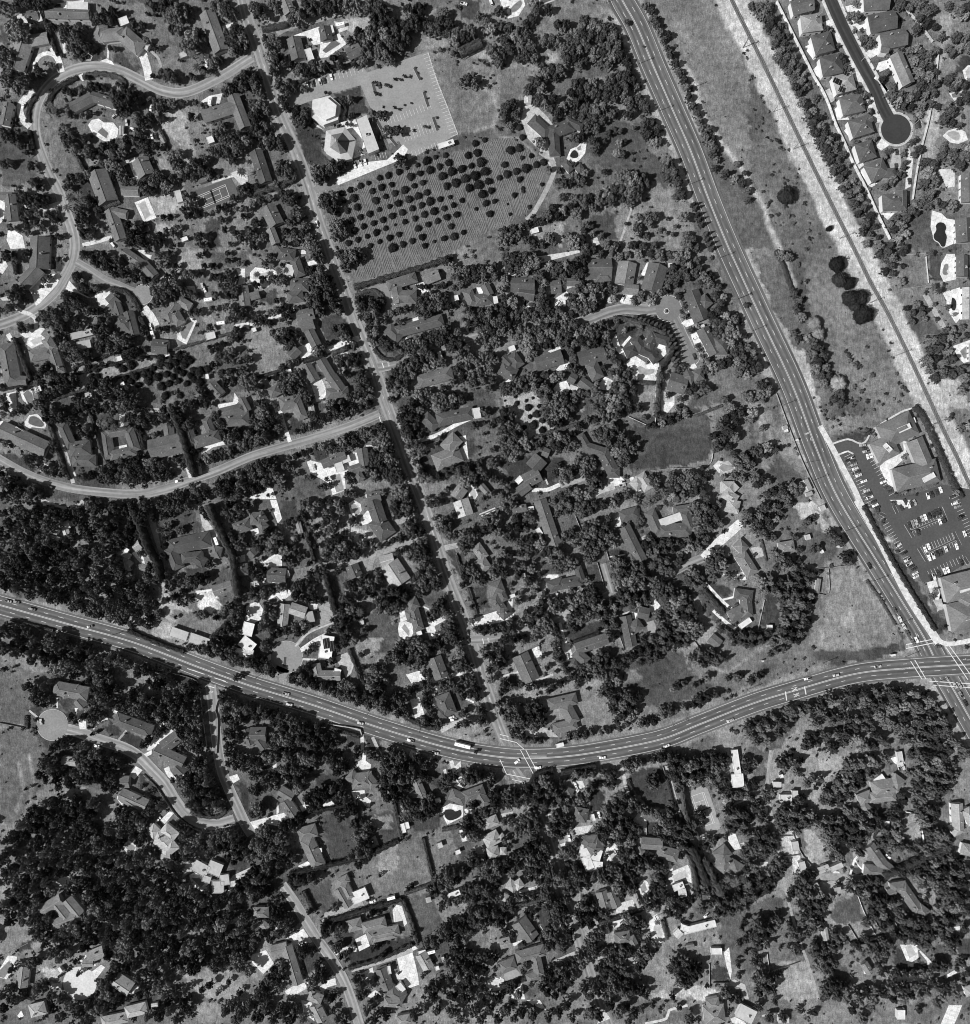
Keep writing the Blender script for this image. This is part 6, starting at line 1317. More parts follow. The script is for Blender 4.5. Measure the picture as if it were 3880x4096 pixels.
P .7 448 18 454 8 458 14
S .7 2 484 18 500 14 502 8 516 4
P .93 706 18 712 4 722 4 718 14 716 18
P .8 548 14 554 12 560 18 550 18
S .6 1.5 572 12 584 10 590 14
G .5 145 6 165 0 168 18 148 18
G .4 560 0 590 0 600 18 575 18
G .45 600 2 640 2 645 18 610 18
G .4 660 8 700 4 700 18 660 18
G .35 500 10 520 6 520 18 498 18
t 4 6 4 40 6 5 46 12 5 52 4 5 60 8 7 66 14 6 72 6 6 68 4 6 80 6 6 86 4 5 92 4 4 100 2 4 112 12 5 120 12 5 128 8 5 134 14 5 140 6 5 126 2 4 138 2 4 170 8 6 176 4 6 182 10 6 188 4 6 194 12 6 200 6 5 178 14 5 206 14 6 214 8 6 222 6 5 218 14 6 228 14 5 242 4 3 250 8 3 254 14 4 262 14 4 276 8 5 282 14 5 290 12 4 312 12 5 320 6 4 328 8 4 340 8 6 346 14 4 356 8 6 362 14 5 368 6 5 374 14 5 380 8 5 386 14 4 392 10 5 400 12 5 412 14 4 420 10 4 426 4 5 430 14 4 444 10 6 450 12 5 458 4 5 464 10 5 470 6 5 476 12 4 472 16 4 482 8 3 490 4 3 510 6 3 518 14 5 498 4 2 556 2 4 570 6 4 578 14 4 588 14 4 582 2 3 600 8 3 606 14 3 612 10 3 640 8 4 648 14 5 654 6 4 646 2 4 690 8 3 704 4 3
"""
# ---------------------------------------------------------------- materials
def mat(name, build):
    m = bpy.data.materials.new(name); m.use_nodes = True
    nt = m.node_tree; b = nt.nodes['Principled BSDF']; b.inputs['Specular IOR Level'].default_value = .15
    build(nt, b); return m
def nd(nt, t, **k):
    n = nt.nodes.new('ShaderNode'+t)
    for a, v in k.items(): setattr(n, a, v)
    return n
def mth(nt, op, a, b=None):
    n = nd(nt, 'Math', operation=op)
    for i, v in enumerate((a, b)):
        if v is None: continue
        if isinstance(v, (int, float)): n.inputs[i].default_value = v
        else: nt.links.new(v, n.inputs[i])
    return n.outputs[0]
def noise(nt, vec, scale, detail=4, rough=.6):
    n = nd(nt, 'TexNoise'); n.inputs['Scale'].default_value = scale; n.inputs['Detail'].default_value = detail
    n.inputs['Roughness'].default_value = rough
    if vec is not None: nt.links.new(vec, n.inputs['Vector'])
    return n.outputs['Fac']
def rng(nt, v, a, b, c, d):
    n = nd(nt, 'MapRange'); nt.links.new(v, n.inputs[0])
    for i, x in enumerate((a, b, c, d)): n.inputs[i+1].default_value = x
    return n.outputs[0]
def pos(nt): return nd(nt, 'NewGeometry').outputs['Position']
def objtone(nt): return nd(nt, 'Attribute', attribute_type='OBJECT', attribute_name='tone').outputs['Fac']
def bump(nt, b, h, strength, dist):
    n = nd(nt, 'Bump'); n.inputs['Strength'].default_value = strength; n.inputs['Distance'].default_value = dist
    nt.links.new(h, n.inputs['Height']); nt.links.new(n.outputs[0], b.inputs['Normal'])
def m_ground(nt, b):
    a = nd(nt, 'Attribute', attribute_type='GEOMETRY', attribute_name='soil').outputs['Fac']; p = pos(nt)
    n1 = rng(nt, noise(nt, p, .035, 5), .3, .7, .68, 1.3)
    n2 = rng(nt, noise(nt, p, .22, 6, .7), .3, .7, .55, 1.5)
    n3 = rng(nt, noise(nt, p, 1.1, 3), .3, .7, .72, 1.3)
    v = nd(nt, 'Mapping'); v.inputs['Scale'].default_value = (1, .25, 1); v.inputs['Rotation'].default_value = (0, 0, .35)
    nt.links.new(p, v.inputs[0]); n4 = rng(nt, noise(nt, v.outputs[0], .85, 4, .7), .3, .7, .68, 1.34)
    t = mth(nt, 'MULTIPLY', mth(nt, 'MULTIPLY', n1, n2), mth(nt, 'MULTIPLY', n3, n4))
    nt.links.new(mth(nt, 'MULTIPLY', a, t), b.inputs[0]); b.inputs['Roughness'].default_value = 1
    bump(nt, b, noise(nt, p, .9, 5, .7), .6, .35)
def m_tone(amp, sc, rough=.9, bmp=0):
    def f(nt, b):
        p = pos(nt)
        t = mth(nt, 'MULTIPLY', rng(nt, noise(nt, p, sc, 6, .65), .3, .7, 1-amp, 1+amp), rng(nt, noise(nt, p, sc*.12, 3), .3, .7, 1-amp*.7, 1+amp*.7))
        nt.links.new(mth(nt, 'MULTIPLY', objtone(nt), t), b.inputs[0]); b.inputs['Roughness'].default_value = rough
        if bmp: bump(nt, b, noise(nt, p, sc*2, 4), .5, bmp)
    return f
def m_conc(nt, b):
    p = pos(nt); br = nd(nt, 'TexBrick'); br.offset = 0; mp = nd(nt, 'Mapping'); mp.inputs['Rotation'].default_value = (0, 0, .32); nt.links.new(p, mp.inputs[0]); nt.links.new(mp.outputs[0], br.inputs['Vector'])
    br.inputs['Scale'].default_value = 1; br.inputs['Brick Width'].default_value = 4.2; br.inputs['Row Height'].default_value = 3.6; br.inputs['Mortar Size'].default_value = .09
    br.inputs['Color1'].default_value = (1, 1, 1, 1); br.inputs['Color2'].default_value = (.86, .86, .86, 1); br.inputs['Mortar'].default_value = (.6, .6, .6, 1)
    st = rng(nt, noise(nt, p, .28, 6, .75), .28, .62, .62, 1.08); f = rng(nt, noise(nt, p, 1.7, 4), .3, .7, .86, 1.1)
    bwn = nd(nt, 'RGBToBW'); nt.links.new(br.outputs[0], bwn.inputs[0])
    nt.links.new(mth(nt, 'MULTIPLY', mth(nt, 'MULTIPLY', objtone(nt), bwn.outputs[0]), mth(nt, 'MULTIPLY', st, f)), b.inputs[0]); b.inputs['Roughness'].default_value = .9
def m_road(nt, b):
    uv = nd(nt, 'UVMap', uv_map='lane').outputs[0]; s = nd(nt, 'SeparateXYZ'); nt.links.new(uv, s.inputs[0]); p = pos(nt)
    wv = mth(nt, 'COSINE', mth(nt, 'MULTIPLY', s.outputs[1], 2*math.pi/3.6))      # oil and tyre polish in the middle of each lane
    cmb = nd(nt, 'CombineXYZ'); nt.links.new(mth(nt, 'MULTIPLY', s.outputs[0], .02), cmb.inputs[0]); nt.links.new(mth(nt, 'MULTIPLY', s.outputs[1], .6), cmb.inputs[1])
    st = rng(nt, noise(nt, cmb.outputs[0], 1, 5), .3, .7, .6, 1.4)
    t = mth(nt, 'MULTIPLY', st, rng(nt, noise(nt, p, .3, 5), .3, .7, .88, 1.12))
    w = rng(nt, wv, -1, 1, .8, 1.16)
    nt.links.new(mth(nt, 'MULTIPLY', mth(nt, 'MULTIPLY', objtone(nt), t), w), b.inputs[0]); b.inputs['Roughness'].default_value = .85
def m_roof(nt, b):
    tc = nd(nt, 'TexCoord').outputs['Object']; p = pos(nt)
    s = nd(nt, 'SeparateXYZ'); nt.links.new(tc, s.inputs[0])
    rows = mth(nt, 'FRACT', mth(nt, 'MULTIPLY', s.outputs[2], 4.5))
    rr = rng(nt, rows, 0, 1, .82, 1.08)
    t = mth(nt, 'MULTIPLY', rng(nt, noise(nt, p, .9, 6, .7), .3, .7, .72, 1.28), rng(nt, noise(nt, p, .12, 3), .3, .7, .8, 1.2))
    t = mth(nt, 'MULTIPLY', t, rr)
    oi = rng(nt, nd(nt, 'ObjectInfo').outputs['Random'], 0, 1, .88, 1.12)
    nt.links.new(mth(nt, 'MULTIPLY', mth(nt, 'MULTIPLY', objtone(nt), t), oi), b.inputs[0]); b.inputs['Roughness'].default_value = .9
    bump(nt, b, noise(nt, p, 3, 3), .4, .06)
def m_leaf(a0, a1, sc):
    def f(nt, b):
        tc = nd(nt, 'TexCoord').outputs['Object']
        n = rng(nt, noise(nt, tc, sc, 4, .7), .32, .68, a0, a1)
        r = rng(nt, nd(nt, 'ObjectInfo').outputs['Random'], 0, 1, .5, 1.7)
        nt.links.new(mth(nt, 'MULTIPLY', n, r), b.inputs[0]); b.inputs['Roughness'].default_value = .8
    return f
def flat(v, r=.7, s=.15):
    def f(nt, b):
        p = pos(nt); t = rng(nt, noise(nt, p, 1.3, 3), .3, .7, v*.88, v*1.12)
        nt.links.new(t, b.inputs[0]); b.inputs['Roughness'].default_value = r; b.inputs['Specular IOR Level'].default_value = s
    return f
def m_water(nt, b):
    p = pos(nt); t = mth(nt, 'MULTIPLY', objtone(nt), rng(nt, noise(nt, p, .35, 4), .3, .7, .75, 1.2))
    nt.links.new(t, b.inputs[0]); b.inputs['Roughness'].default_value = .06; b.inputs['Specular IOR Level'].default_value = .5
    bump(nt, b, noise(nt, p, 2.5, 2), .15, .05)
def m_paint(nt, b):
    t = mth(nt, 'MULTIPLY', objtone(nt), rng(nt, noise(nt, pos(nt), 2, 2), .3, .7, .95, 1.05))
    nt.links.new(t, b.inputs[0]); b.inputs['Roughness'].default_value = .35; b.inputs['Specular IOR Level'].default_value = .5
M = dict(ground=mat('ground_soil', m_ground), pave=mat('paving', m_tone(.16, .7, .9)), road=mat('asphalt', m_road),
    roof=mat('roof_shingle', m_roof), flatroof=mat('flat_roof', m_tone(.14, .5, .85)), wall=mat('stucco', m_tone(.06, .4)),
    leaf=mat('leaf', m_leaf(.05, .18, 3.2)), leafdark=mat('leaf_dark', m_leaf(.027, .095, 3)), leafpale=mat('leaf_pale', m_leaf(.11, .27, 3)),
    orchard=mat('orchard_leaf', m_leaf(.012, .032, 3)), hedge=mat('hedge_leaf', m_leaf(.03, .085, .5)), bark=mat('bark', flat(.09)),
    water=mat('water', m_water), white=mat('road_paint', flat(.72)), glass=mat('dark_glass', flat(.02, .1, .5)), paint=mat('car_paint', m_paint),
    rubber=mat('rubber', flat(.02)), wood=mat('weathered_wood', flat(.14)), ballast=mat('ballast', m_tone(.25, 2, 1, .1)), steel=mat('rail_steel', flat(.3, .4, .5)),
    panel=mat('solar_glass', flat(.015, .15, .5)), concrete=mat('concrete', m_conc), trim=mat('trim', flat(.5)))
# ---------------------------------------------------------------- helpers
def W(ux, uy, z=0):
    k = 1 - z/CAM_H
    return Vector(((ux-UW/2)*k, (UH/2-uy)*k, z))
def link(o, parent=None):
    C.objects.link(o)
    if parent is not None: o.parent = parent
    return o
def mesh_obj(name, verts, faces, m, parent=None, tone=None, mats=None, midx=None, smooth=False):
    me = bpy.data.meshes.new(name); me.from_pydata([tuple(v) for v in verts], [], faces)
    me.materials.append(m)
    for x in (mats or []): me.materials.append(x)
    if midx is not None: me.polygons.foreach_set('material_index', midx)
    if smooth: me.polygons.foreach_set('use_smooth', [True]*len(me.polygons))
    o = link(bpy.data.objects.new(name, me), parent)
    if tone is not None: o['tone'] = float(tone)
    return o
def share(name, me, parent, loc, rz=0, scl=(1, 1, 1), tone=None):
    o = link(bpy.data.objects.new(name, me), parent); o.location = loc; o.rotation_euler = (0, 0, rz); o.scale = scl
    if tone is not None: o['tone'] = float(tone)
    return o
def empty(name, loc, rz=0):
    o = link(bpy.data.objects.new(name, None)); o.location = loc; o.rotation_euler = (0, 0, rz); o.empty_display_size = .5
    return o
def tag(o, label, cat, group=None):
    o['label'] = label; o['category'] = cat
    if group: o['group'] = group
    return o
class MB:
    def __init__(s): s.v = []; s.f = []; s.m = []
    def add(s, vs, fs, mi=0):
        n = len(s.v); s.v += [tuple(v) for v in vs]; s.f += [tuple(i+n for i in f) for f in fs]; s.m += [mi]*len(fs)
    def box(s, c, d, rz=0, mi=0, top=(1, 1)):
        cx, cy, z0 = c; dx, dy, dz = d; cs, sn = math.cos(rz), math.sin(rz); vs = []
        for z, kx, ky in ((z0, 1, 1), (z0+dz, top[0], top[1])):
            for a, b in ((-1, -1), (1, -1), (1, 1), (-1, 1)):
                x, y = a*dx/2*kx, b*dy/2*ky; vs.append((cx+x*cs-y*sn, cy+x*sn+y*cs, z))
        s.add(vs, [(3, 2, 1, 0), (4, 5, 6, 7), (0, 1, 5, 4), (1, 2, 6, 5), (2, 3, 7, 6), (3, 0, 4, 7)], mi)
    def build(s, name, m, parent=None, tone=None, mats=None, smooth=False):
        return mesh_obj(name, s.v, s.f, m, parent, tone, mats, s.m, smooth)
    def data(s, name, m, mats=None):
        me = bpy.data.meshes.new(name); me.from_pydata(s.v, [], s.f); me.materials.append(m)
        for x in (mats or []): me.materials.append(x)
        me.polygons.foreach_set('material_index', s.m); return me
def smooth_line(pts, step=3.0):
    P = [Vector(p) for p in pts]
    if len(P) < 3: return P
    Q = [P[0]*2-P[1]] + P + [P[-1]*2-P[-2]]; out = []
    for i in range(1, len(Q)-2):
        n = max(1, int((Q[i+1]-Q[i]).length/step))
        for k in range(n):
            t = k/n; a, b, c, d = Q[i-1], Q[i], Q[i+1], Q[i+2]
            out.append(.5*((2*b)+(c-a)*t+(2*a-5*b+4*c-d)*t*t+(3*b-a-3*c+d)*t**3))
    out.append(P[-1]); return out
def normals(L):
    N = []
    for i in range(len(L)):
        t = L[min(i+1, len(L)-1)]-L[max(i-1, 0)]; t.normalize(); N.append(Vector((-t.y, t.x)))
    return N
def strip(name, L, a, b, z, m, tone=None, parent=None, closed_ends=True, h=0):
    """flat ribbon between offsets a and b of the line L (2-D world points); h>0 gives it a height"""
    N = normals(L); vs = []; fs = []; al = 0; uv = []
    na = max(1, int(abs(b-a)/3)) if h == 0 else 1
    for i, p in enumerate(L):
        if i: al += (p-L[i-1]).length
        for k in range(na+1):
            o = a+(b-a)*k/na; q = p+N[i]*o; vs.append((q.x, q.y, z+h)); uv.append((al, o))
    w = na+1; n = len(L)
    for i in range(n-1):
        for k in range(na): fs.append((i*w+k, (i+1)*w+k, (i+1)*w+k+1, i*w+k+1))
    if b > a: fs = [f[::-1] for f in fs]
    if h > 0:
        o0 = len(vs)
        vs += [(x, y, z) for x, y, _ in vs]; uv += uv
        for i in range(n-1):
            for k in (0, w-1): fs.append((i*w+k, (i+1)*w+k, (i+1)*w+k+o0, i*w+k+o0))
        for i in (0, n-1): fs.append((i*w, i*w+w-1, i*w+w-1+o0, i*w+o0))
    o = mesh_obj(name, vs, fs, m, parent, tone)
    me = o.data; u = me.uv_layers.new(name='lane')
    for lp in me.loops: u.data[lp.index].uv = uv[lp.vertex_index]
    return o
def poly(name, pts, z, m, tone=None, parent=None, thick=0.0, inset=0):
    n = len(pts)
    me = bpy.data.meshes.new(name); bm = bmesh.new()
    ring = [bm.verts.new((p[0], p[1], z)) for p in pts]
    f = bm.faces.new(ring); bmesh.ops.recalc_face_normals(bm, faces=[f])
    if f.normal.z < 0: f.normal_flip()
    if thick:
        lo = [bm.verts.new((p[0], p[1], z-thick)) for p in pts]
        for i in range(n): bm.faces.new((ring[i], ring[(i+1) % n], lo[(i+1) % n], lo[i]))
    f.normal_update(); bmesh.ops.triangulate(bm, faces=[f]); bm.to_mesh(me); bm.free()
    me.materials.append(m); o = link(bpy.data.objects.new(name, me), parent)
    if tone is not None: o['tone'] = float(tone)
    return o
def round_poly(P, k=3):
    """corner-cut (Chaikin) rounding of a closed outline"""
    P = [Vector(p) for p in P]
    for _ in range(k):
        P = [q for i in range(len(P)) for q in (P[i]*.75+P[(i+1) % len(P)]*.25, P[i]*.25+P[(i+1) % len(P)]*.75)]
    return P
# ---------------------------------------------------------------- read the survey
T0 = [0, 0]; HOUSES = []; REC = {k: [] for k in 'sPSWCGhkKmRVBaFuLNtpcbyodZDMAQJYI'}
for line in DATA.strip().splitlines():
    k, _, rest = line.partition(' ')
    if k == 'T': T0 = [float(x) for x in rest.split()]; continue
    if k == 'H':
        ph, tone, wings = rest.split('|'); ws = []
        for w in wings.split(';'):
            a = w.split(); v = [float(x) for x in a[1:]]
            ws.append((a[0], v[0]+T0[0], v[1]+T0[1], v[2]+T0[0], v[3]+T0[1], v[4]))
        HOUSES.append((ph, float(tone), ws)); continue
    if k == 'O': continue
    if k == 'D2': k = 'D'
    # several records may share a line, each starting with its letter
    cur = [k, []]
    recs = [cur]
    for w in rest.replace('|', ' | ').split():
        if len(w) == 1 and w.isalpha(): cur = [w, []]; recs.append(cur)
        elif w == 'L2': pass
        else: cur[1].append(w)
    for kk, ww in recs:
        if kk == 'C':
            i = ww.index('|'); REC['C'].append((float(ww[0]), [(float(ww[j])+T0[0], float(ww[j+1])+T0[1]) for j in range(1, i, 2)], [(float(ww[j])+T0[0], float(ww[j+1])+T0[1]) for j in range(i+1, len(ww), 2)])); continue
        v = [float(x) for x in ww]
        pre = dict(P=1, S=2, W=1, G=1, h=2, k=1, K=2, Z=3, M=2).get(kk, 0)
        if kk in 'PSWGhkKZM' or kk in 'NJQI':
            REC[kk].append((v[:pre], [(v[i]+T0[0], v[i+1]+T0[1]) for i in range(pre, len(v)-1, 2)]))
        elif kk == 'm':
            REC['m'].append((v[0]+T0[0], v[1]+T0[1], v[2]+T0[0], v[3]+T0[1], v[4]))
        else:
            n = dict(s=6, R=4, V=4, B=3, a=4, F=2, u=3, L=4, t=3, p=3, c=3, b=3, y=3, o=3, d=3, D=3, A=3, Y=3)[kk]
            for i in range(0, len(v)-n+1, n):
                q = list(v[i:i+n]); q[0] += T0[0]; q[1] += T0[1]
                if kk == 'L': q[2] += T0[0]; q[3] += T0[1]
                REC[kk].append(q)
# ---------------------------------------------------------------- roads (survey centrelines)
def off(ox, oy, s):
    v = [float(x) for x in s.split()]; return [(v[i]+ox, v[i+1]+oy) for i in range(0, len(v), 2)]
ROADS = [
 ('avenue', 'right', 20.5, .135, off(0, 0, '462 -14 467 0 478 20 490.5 50 505 83 519 115 532 150 547.5 187.6 570.5 237.6 594 287.6 613 337.6 629.5 375.1 660.5 425.1 691.5 475.1 702 495 714 515 734 550')),
 ('avenue', 'lower', 16.5, .12, off(0, 0, '-14 450 0 454 50 468 100 482 150 501 187.6 514.5 237.6 530 287.6 547 337.6 561.5 375 568 400 569 425 567.5 450 564 495 555 525 543.5 562 529 590 520 640 506 680 501.5 728 498.5 745 497')),
 ('street', 'central', 9, .33, off(0, 0, '180 -8 186 15 192 30 201.6 60 209.6 85 220.6 110 231.6 140 238.6 165 247 187.6 257.6 217.6 268.6 247.6 279.6 272.6 287.6 297.6 298.6 327.6 307.6 352.6 316.6 375.1 326.6 405 336.6 435 346.6 460 355.6 485 364.6 515 372.6 540 379 556')),
 ('street', 'lower central', 9, .31, off(0, 0, '385 578 395 593 403 613 411 633 417 653 423 673 431 693 437 713 443 733 449 750 458 774')),
 ('lane', 'horseshoe', 7.6, .36, off(0, 0, '189 43 165 58 140 69 122 68 105 60 90 53 75 50 60 51 45 57 34 67 28 78 26 90 27 102 31 115 37 130 44 143 50 160 55 175 56 187 53.5 198 48 208 42 218 30 229 15 238 0 243.6 -10 245')),
 ('lane', 'round-ended', 6, .33, off(0, 187.6, '57 9 66 14 73 19 80 23 88 26 97 30 106 33')),
 ('street', 'curved side', 6.5, .34, off(0, 187.6, '-8 152 0 157 12 164 20 168 35 174 55 179 80 182 105 183 125 179 145 172 165 165 188 155 207.6 149 232.6 142 257.6 134 275.6 127 285 123')),
 ('lane', 'wooded', 7, .28, off(187.6, 187.6, '96 88 110 85 122 80 140 73 160 66 175 62 190 59 205 57 225 56 244.5 55 257.5 51 269.5 46.5 282.5 44 297.5 45 308 43 314 44')),
 ('lane', 'hooked', 7.5, .26, off(375.1, 187.6, '128 46 132.5 55 137 65 141.5 74 143 80')),
 ('lane', 'tree-shaded', 6.5, .32, off(187.6, 375.1, '166 105 180 104 190 102 203 98 218 94 233 87 248 80 263 75 273 69 281 67 296 65 312 57 327 49 341 43')),
 ('lane', 'short forked', 5.5, .34, off(375.1, 375.1, '84 70 80 58 77 48')),
 ('street', 'stop-marked', 7, .33, off(0, 375.1, '158 139 160.5 160 163.5 187 166.5 203 172 217 178 230 184 243 189 251')),
 ('street', 'lower curving', 7.4, .36, off(0, 375.1, '46 171 58 174 75 180 93 186 105 193 115 203 124 213 132 226 140 236 150 242 163 243.5 176 240')),
 ('street', 'lower left', 7.6, .38, off(187.6, 562.8, '24 101 32 112 42 128 52 144 62 158 70 172 76 187 82 206')),
 ('street', 'dark walled', 9, .05, off(540.3, 0, '80 -8 84 2 91 18 103 42 115 64 122 80 129 93'))]
DISCS = [(107, 221, 7.2, .33), (501.5, 231.5, 9.5, .26), (518, 267.5, 6.8, .26), (672.3, 97, 11.2, .05), (39.5, 544, 11.4, .34), (215.1, 493.1, 11.8, .36), (60, 737.8, 12.6, .62)]
def wline(pts, step=3): return smooth_line([W(x, y).to_2d() for x, y in pts], step)
# ---------------------------------------------------------------- the ground: one sheet, soil colour per vertex
NX, NY, MG = 640, 668, 86
gx = np.linspace(-MG, UW+MG, NX); gy = np.linspace(-MG, UH+MG, NY); GX, GY = np.meshgrid(gx, gy)
def smoothnoise(cell, seed):
    r = np.random.default_rng(seed); a = r.random((int((UH+2*MG)/cell)+4, int((UW+2*MG)/cell)+4))
    fx, fy = (GX+MG)/cell, (GY+MG)/cell; ix, iy = fx.astype(int), fy.astype(int); tx, ty = fx-ix, fy-iy
    tx, ty = tx*tx*(3-2*tx), ty*ty*(3-2*ty)
    return (a[iy, ix]*(1-tx)+a[iy, ix+1]*tx)*(1-ty)+(a[iy+1, ix]*(1-tx)+a[iy+1, ix+1]*tx)*ty
JX, JY = (smoothnoise(5, 1)-.5)*4+(smoothnoise(2, 11)-.5)*3, (smoothnoise(5, 2)-.5)*4+(smoothnoise(2, 12)-.5)*3
def inside(pts, X, Y):
    r = np.zeros(X.shape, bool); n = len(pts)
    for i in range(n):
        (x1, y1), (x2, y2) = pts[i], pts[(i+1) % n]
        if y1 == y2: continue
        c = ((y1 > Y) != (y2 > Y)) & (X < (x2-x1)*(Y-y1)/(y2-y1)+x1); r ^= c
    return r
soil = .15 + .16*(smoothnoise(38, 3)-.5) + .05*(smoothnoise(15, 4)-.5)
soil += .05*np.clip((GY-470)/60, 0, 1)*np.clip((GX-300)/150, 0, 1)
FIELD = np.zeros(GX.shape, bool)
def line_dist(pts, X, Y):
    d = np.full(X.shape, 1e9)
    for (x1, y1), (x2, y2) in zip(pts, pts[1:]):
        L2 = (x2-x1)**2+(y2-y1)**2+1e-9; t = np.clip(((X-x1)*(x2-x1)+(Y-y1)*(y2-y1))/L2, 0, 1)
        d = np.minimum(d, np.hypot(X-x1-t*(x2-x1), Y-y1-t*(y2-y1)))
    return d
def near_line(pts, w, X, Y): return line_dist(pts, X, Y) < w
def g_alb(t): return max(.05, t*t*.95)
RAIL = [(543, -14), (549, 0), (557.8, 18), (572.3, 47), (585.3, 74), (600.3, 105), (616.3, 138), (630.3, 166), (641.3, 187.6), (653, 211.6), (665.3, 233.6), (680.3, 263.6), (695.3, 295.6), (706.3, 319.6), (718.3, 343.6), (727.3, 363.6), (744, 397)]
CREEK = [(511, 47), (518, 55), (522, 65), (525, 80), (530, 90), (538, 102), (547, 115), (556, 126), (563, 140), (571, 151), (574.5, 158), (576, 168), (582, 180), (591, 200), (596, 215)]
SHO = [(.6, 13.5, ROADS[0][4]), (.5, 11.2, ROADS[1][4]), (.5, 7.6, ROADS[2][4]), (.46, 7, ROADS[3][4]), (.45, 5.5, ROADS[4][4])]
EDGE = (smoothnoise(9, 21)-.5)*7+(smoothnoise(3, 22)-.5)*5
def shoulders(lst, soft=1):
    """worn dirt verges that fade raggedly into the grass"""
    for t, w, L in lst:
        k = np.clip((w-line_dist(L, GX, GY)+EDGE*soft*min(1, w/9))/2.6+.5, 0, 1)*(.95 if soft < 1 else .82+.3*(smoothnoise(6, 23)-.3)); k = np.clip(k, 0, 1); soil[:] = soil*(1-k)+g_alb(t)*k
shoulders(SHO)
ORCH = [(248, 150), (290, 134), (337, 115), (375, 103), (388, 104), (398, 113), (407, 124), (410, 133), (404, 147), (396, 160), (383, 167), (360, 178), (338, 190), (310, 200), (285, 208), (266, 209), (262, 200), (255, 185), (246, 165)]
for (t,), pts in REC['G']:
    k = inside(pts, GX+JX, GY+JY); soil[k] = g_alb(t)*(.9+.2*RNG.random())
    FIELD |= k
shoulders([(.7, 11.5, RAIL), (.66, 1.8, CREEK)], .5)
TRK = ((540.3, 187.6, '20 113 30 122 36 135 40 150'), (540.3, 187.6, '26 160 31 140 29 126 20 116'), (540.3, 187.6, '31 158 35 172'), (540.3, 375.1, '100 52 98 80 102 105'), (540.3, 375.1, '90 60 82 85 75 108'), (540.3, 375.1, '108 60 118 85 128 104'), (540.3, 375.1, '76 110 100 112 126 108'), (540.3, 375.1, '94 70 97 84 95 96 91 88'),
       (187.6, 0, '172 61 182 72 187 84 182 95 168 98'), (375.1, 0, '41 0 41 10 38 16'), (375.1, 0, '0 103 12 104 22 111 32 124'), (0, 375.1, '0 171 14 169 22 171'), (0, 562.8, '14 10 18 30 12 46'), (0, 562.8, '22 4 25 24 22 40'), (540.3, 562.8, '48 165 52 187'), (540.3, 562.8, '54 162 60 187'), (540.3, 375.1, '20 146 50 134 80 124'), (540.3, 375.1, '8 128 30 112 48 104'), (375.1, 375.1, '145 116 165 128 187 134'))
shoulders([(.56, .75, off(a_, b_, c_)) for a_, b_, c_ in TRK], .3)
k = inside(ORCH, GX, GY); soil[k] = g_alb(.37); FIELD |= k
for _ in range(0): soil[1:-1, 1:-1] = .36*soil[1:-1, 1:-1]+.16*(soil[:-2, 1:-1]+soil[2:, 1:-1]+soil[1:-1, :-2]+soil[1:-1, 2:])
ex, ey = gx.copy(), gy.copy(); ex[0], ex[-1], ey[0], ey[-1] = -4000, 4700, -4000, 4700
EX, EY = np.meshgrid(ex, ey)
co = np.stack([EX-UW/2, UH/2-EY, 0*EX], -1).reshape(-1, 3)
idx = np.arange(NX*NY).reshape(NY, NX); q = np.stack([idx[:-1, :-1], idx[1:, :-1], idx[1:, 1:], idx[:-1, 1:]], -1).reshape(-1, 4)
me = bpy.data.meshes.new('ground'); me.vertices.add(len(co)); me.vertices.foreach_set('co', co.ravel())
me.loops.add(q.size); me.loops.foreach_set('vertex_index', q.ravel()); me.polygons.add(len(q))
me.polygons.foreach_set('loop_start', np.arange(len(q))*4); me.polygons.foreach_set('loop_total', np.full(len(q), 4)); me.update(calc_edges=True); me.validate()
at = me.attributes.new('soil', 'FLOAT', 'POINT'); at.data.foreach_set('value', soil.ravel().astype(np.float32))
me.materials.append(M['ground']); gnd = link(bpy.data.objects.new('ground', me)); gnd['kind'] = 'structure'; gnd['label'] = 'dry suburban ground with patches of lawn, soil and straw grass'
# occupancy for later scattering (1 m cells)
OX, OY = np.meshgrid(np.arange(-60, int(UW)+60)+.5, np.arange(-60, int(UH)+60)+.5)
OCC = np.zeros(OX.shape, bool); OPEN = np.zeros(OX.shape, bool)
def occ_poly(pts): OCC[inside(pts, OX, OY)] = True
def is_occ(x, y):
    i, j = int(y+60), int(x+60)
    return not (0 <= i < OCC.shape[0] and 0 <= j < OCC.shape[1]) or OCC[i, j]
for (t,), pts in REC['G']: OPEN |= inside(pts, OX, OY)
OCC |= inside(ORCH, OX, OY)
def struct(o, label=None):
    o['kind'] = 'structure'
    if label: o['label'] = label
    return o
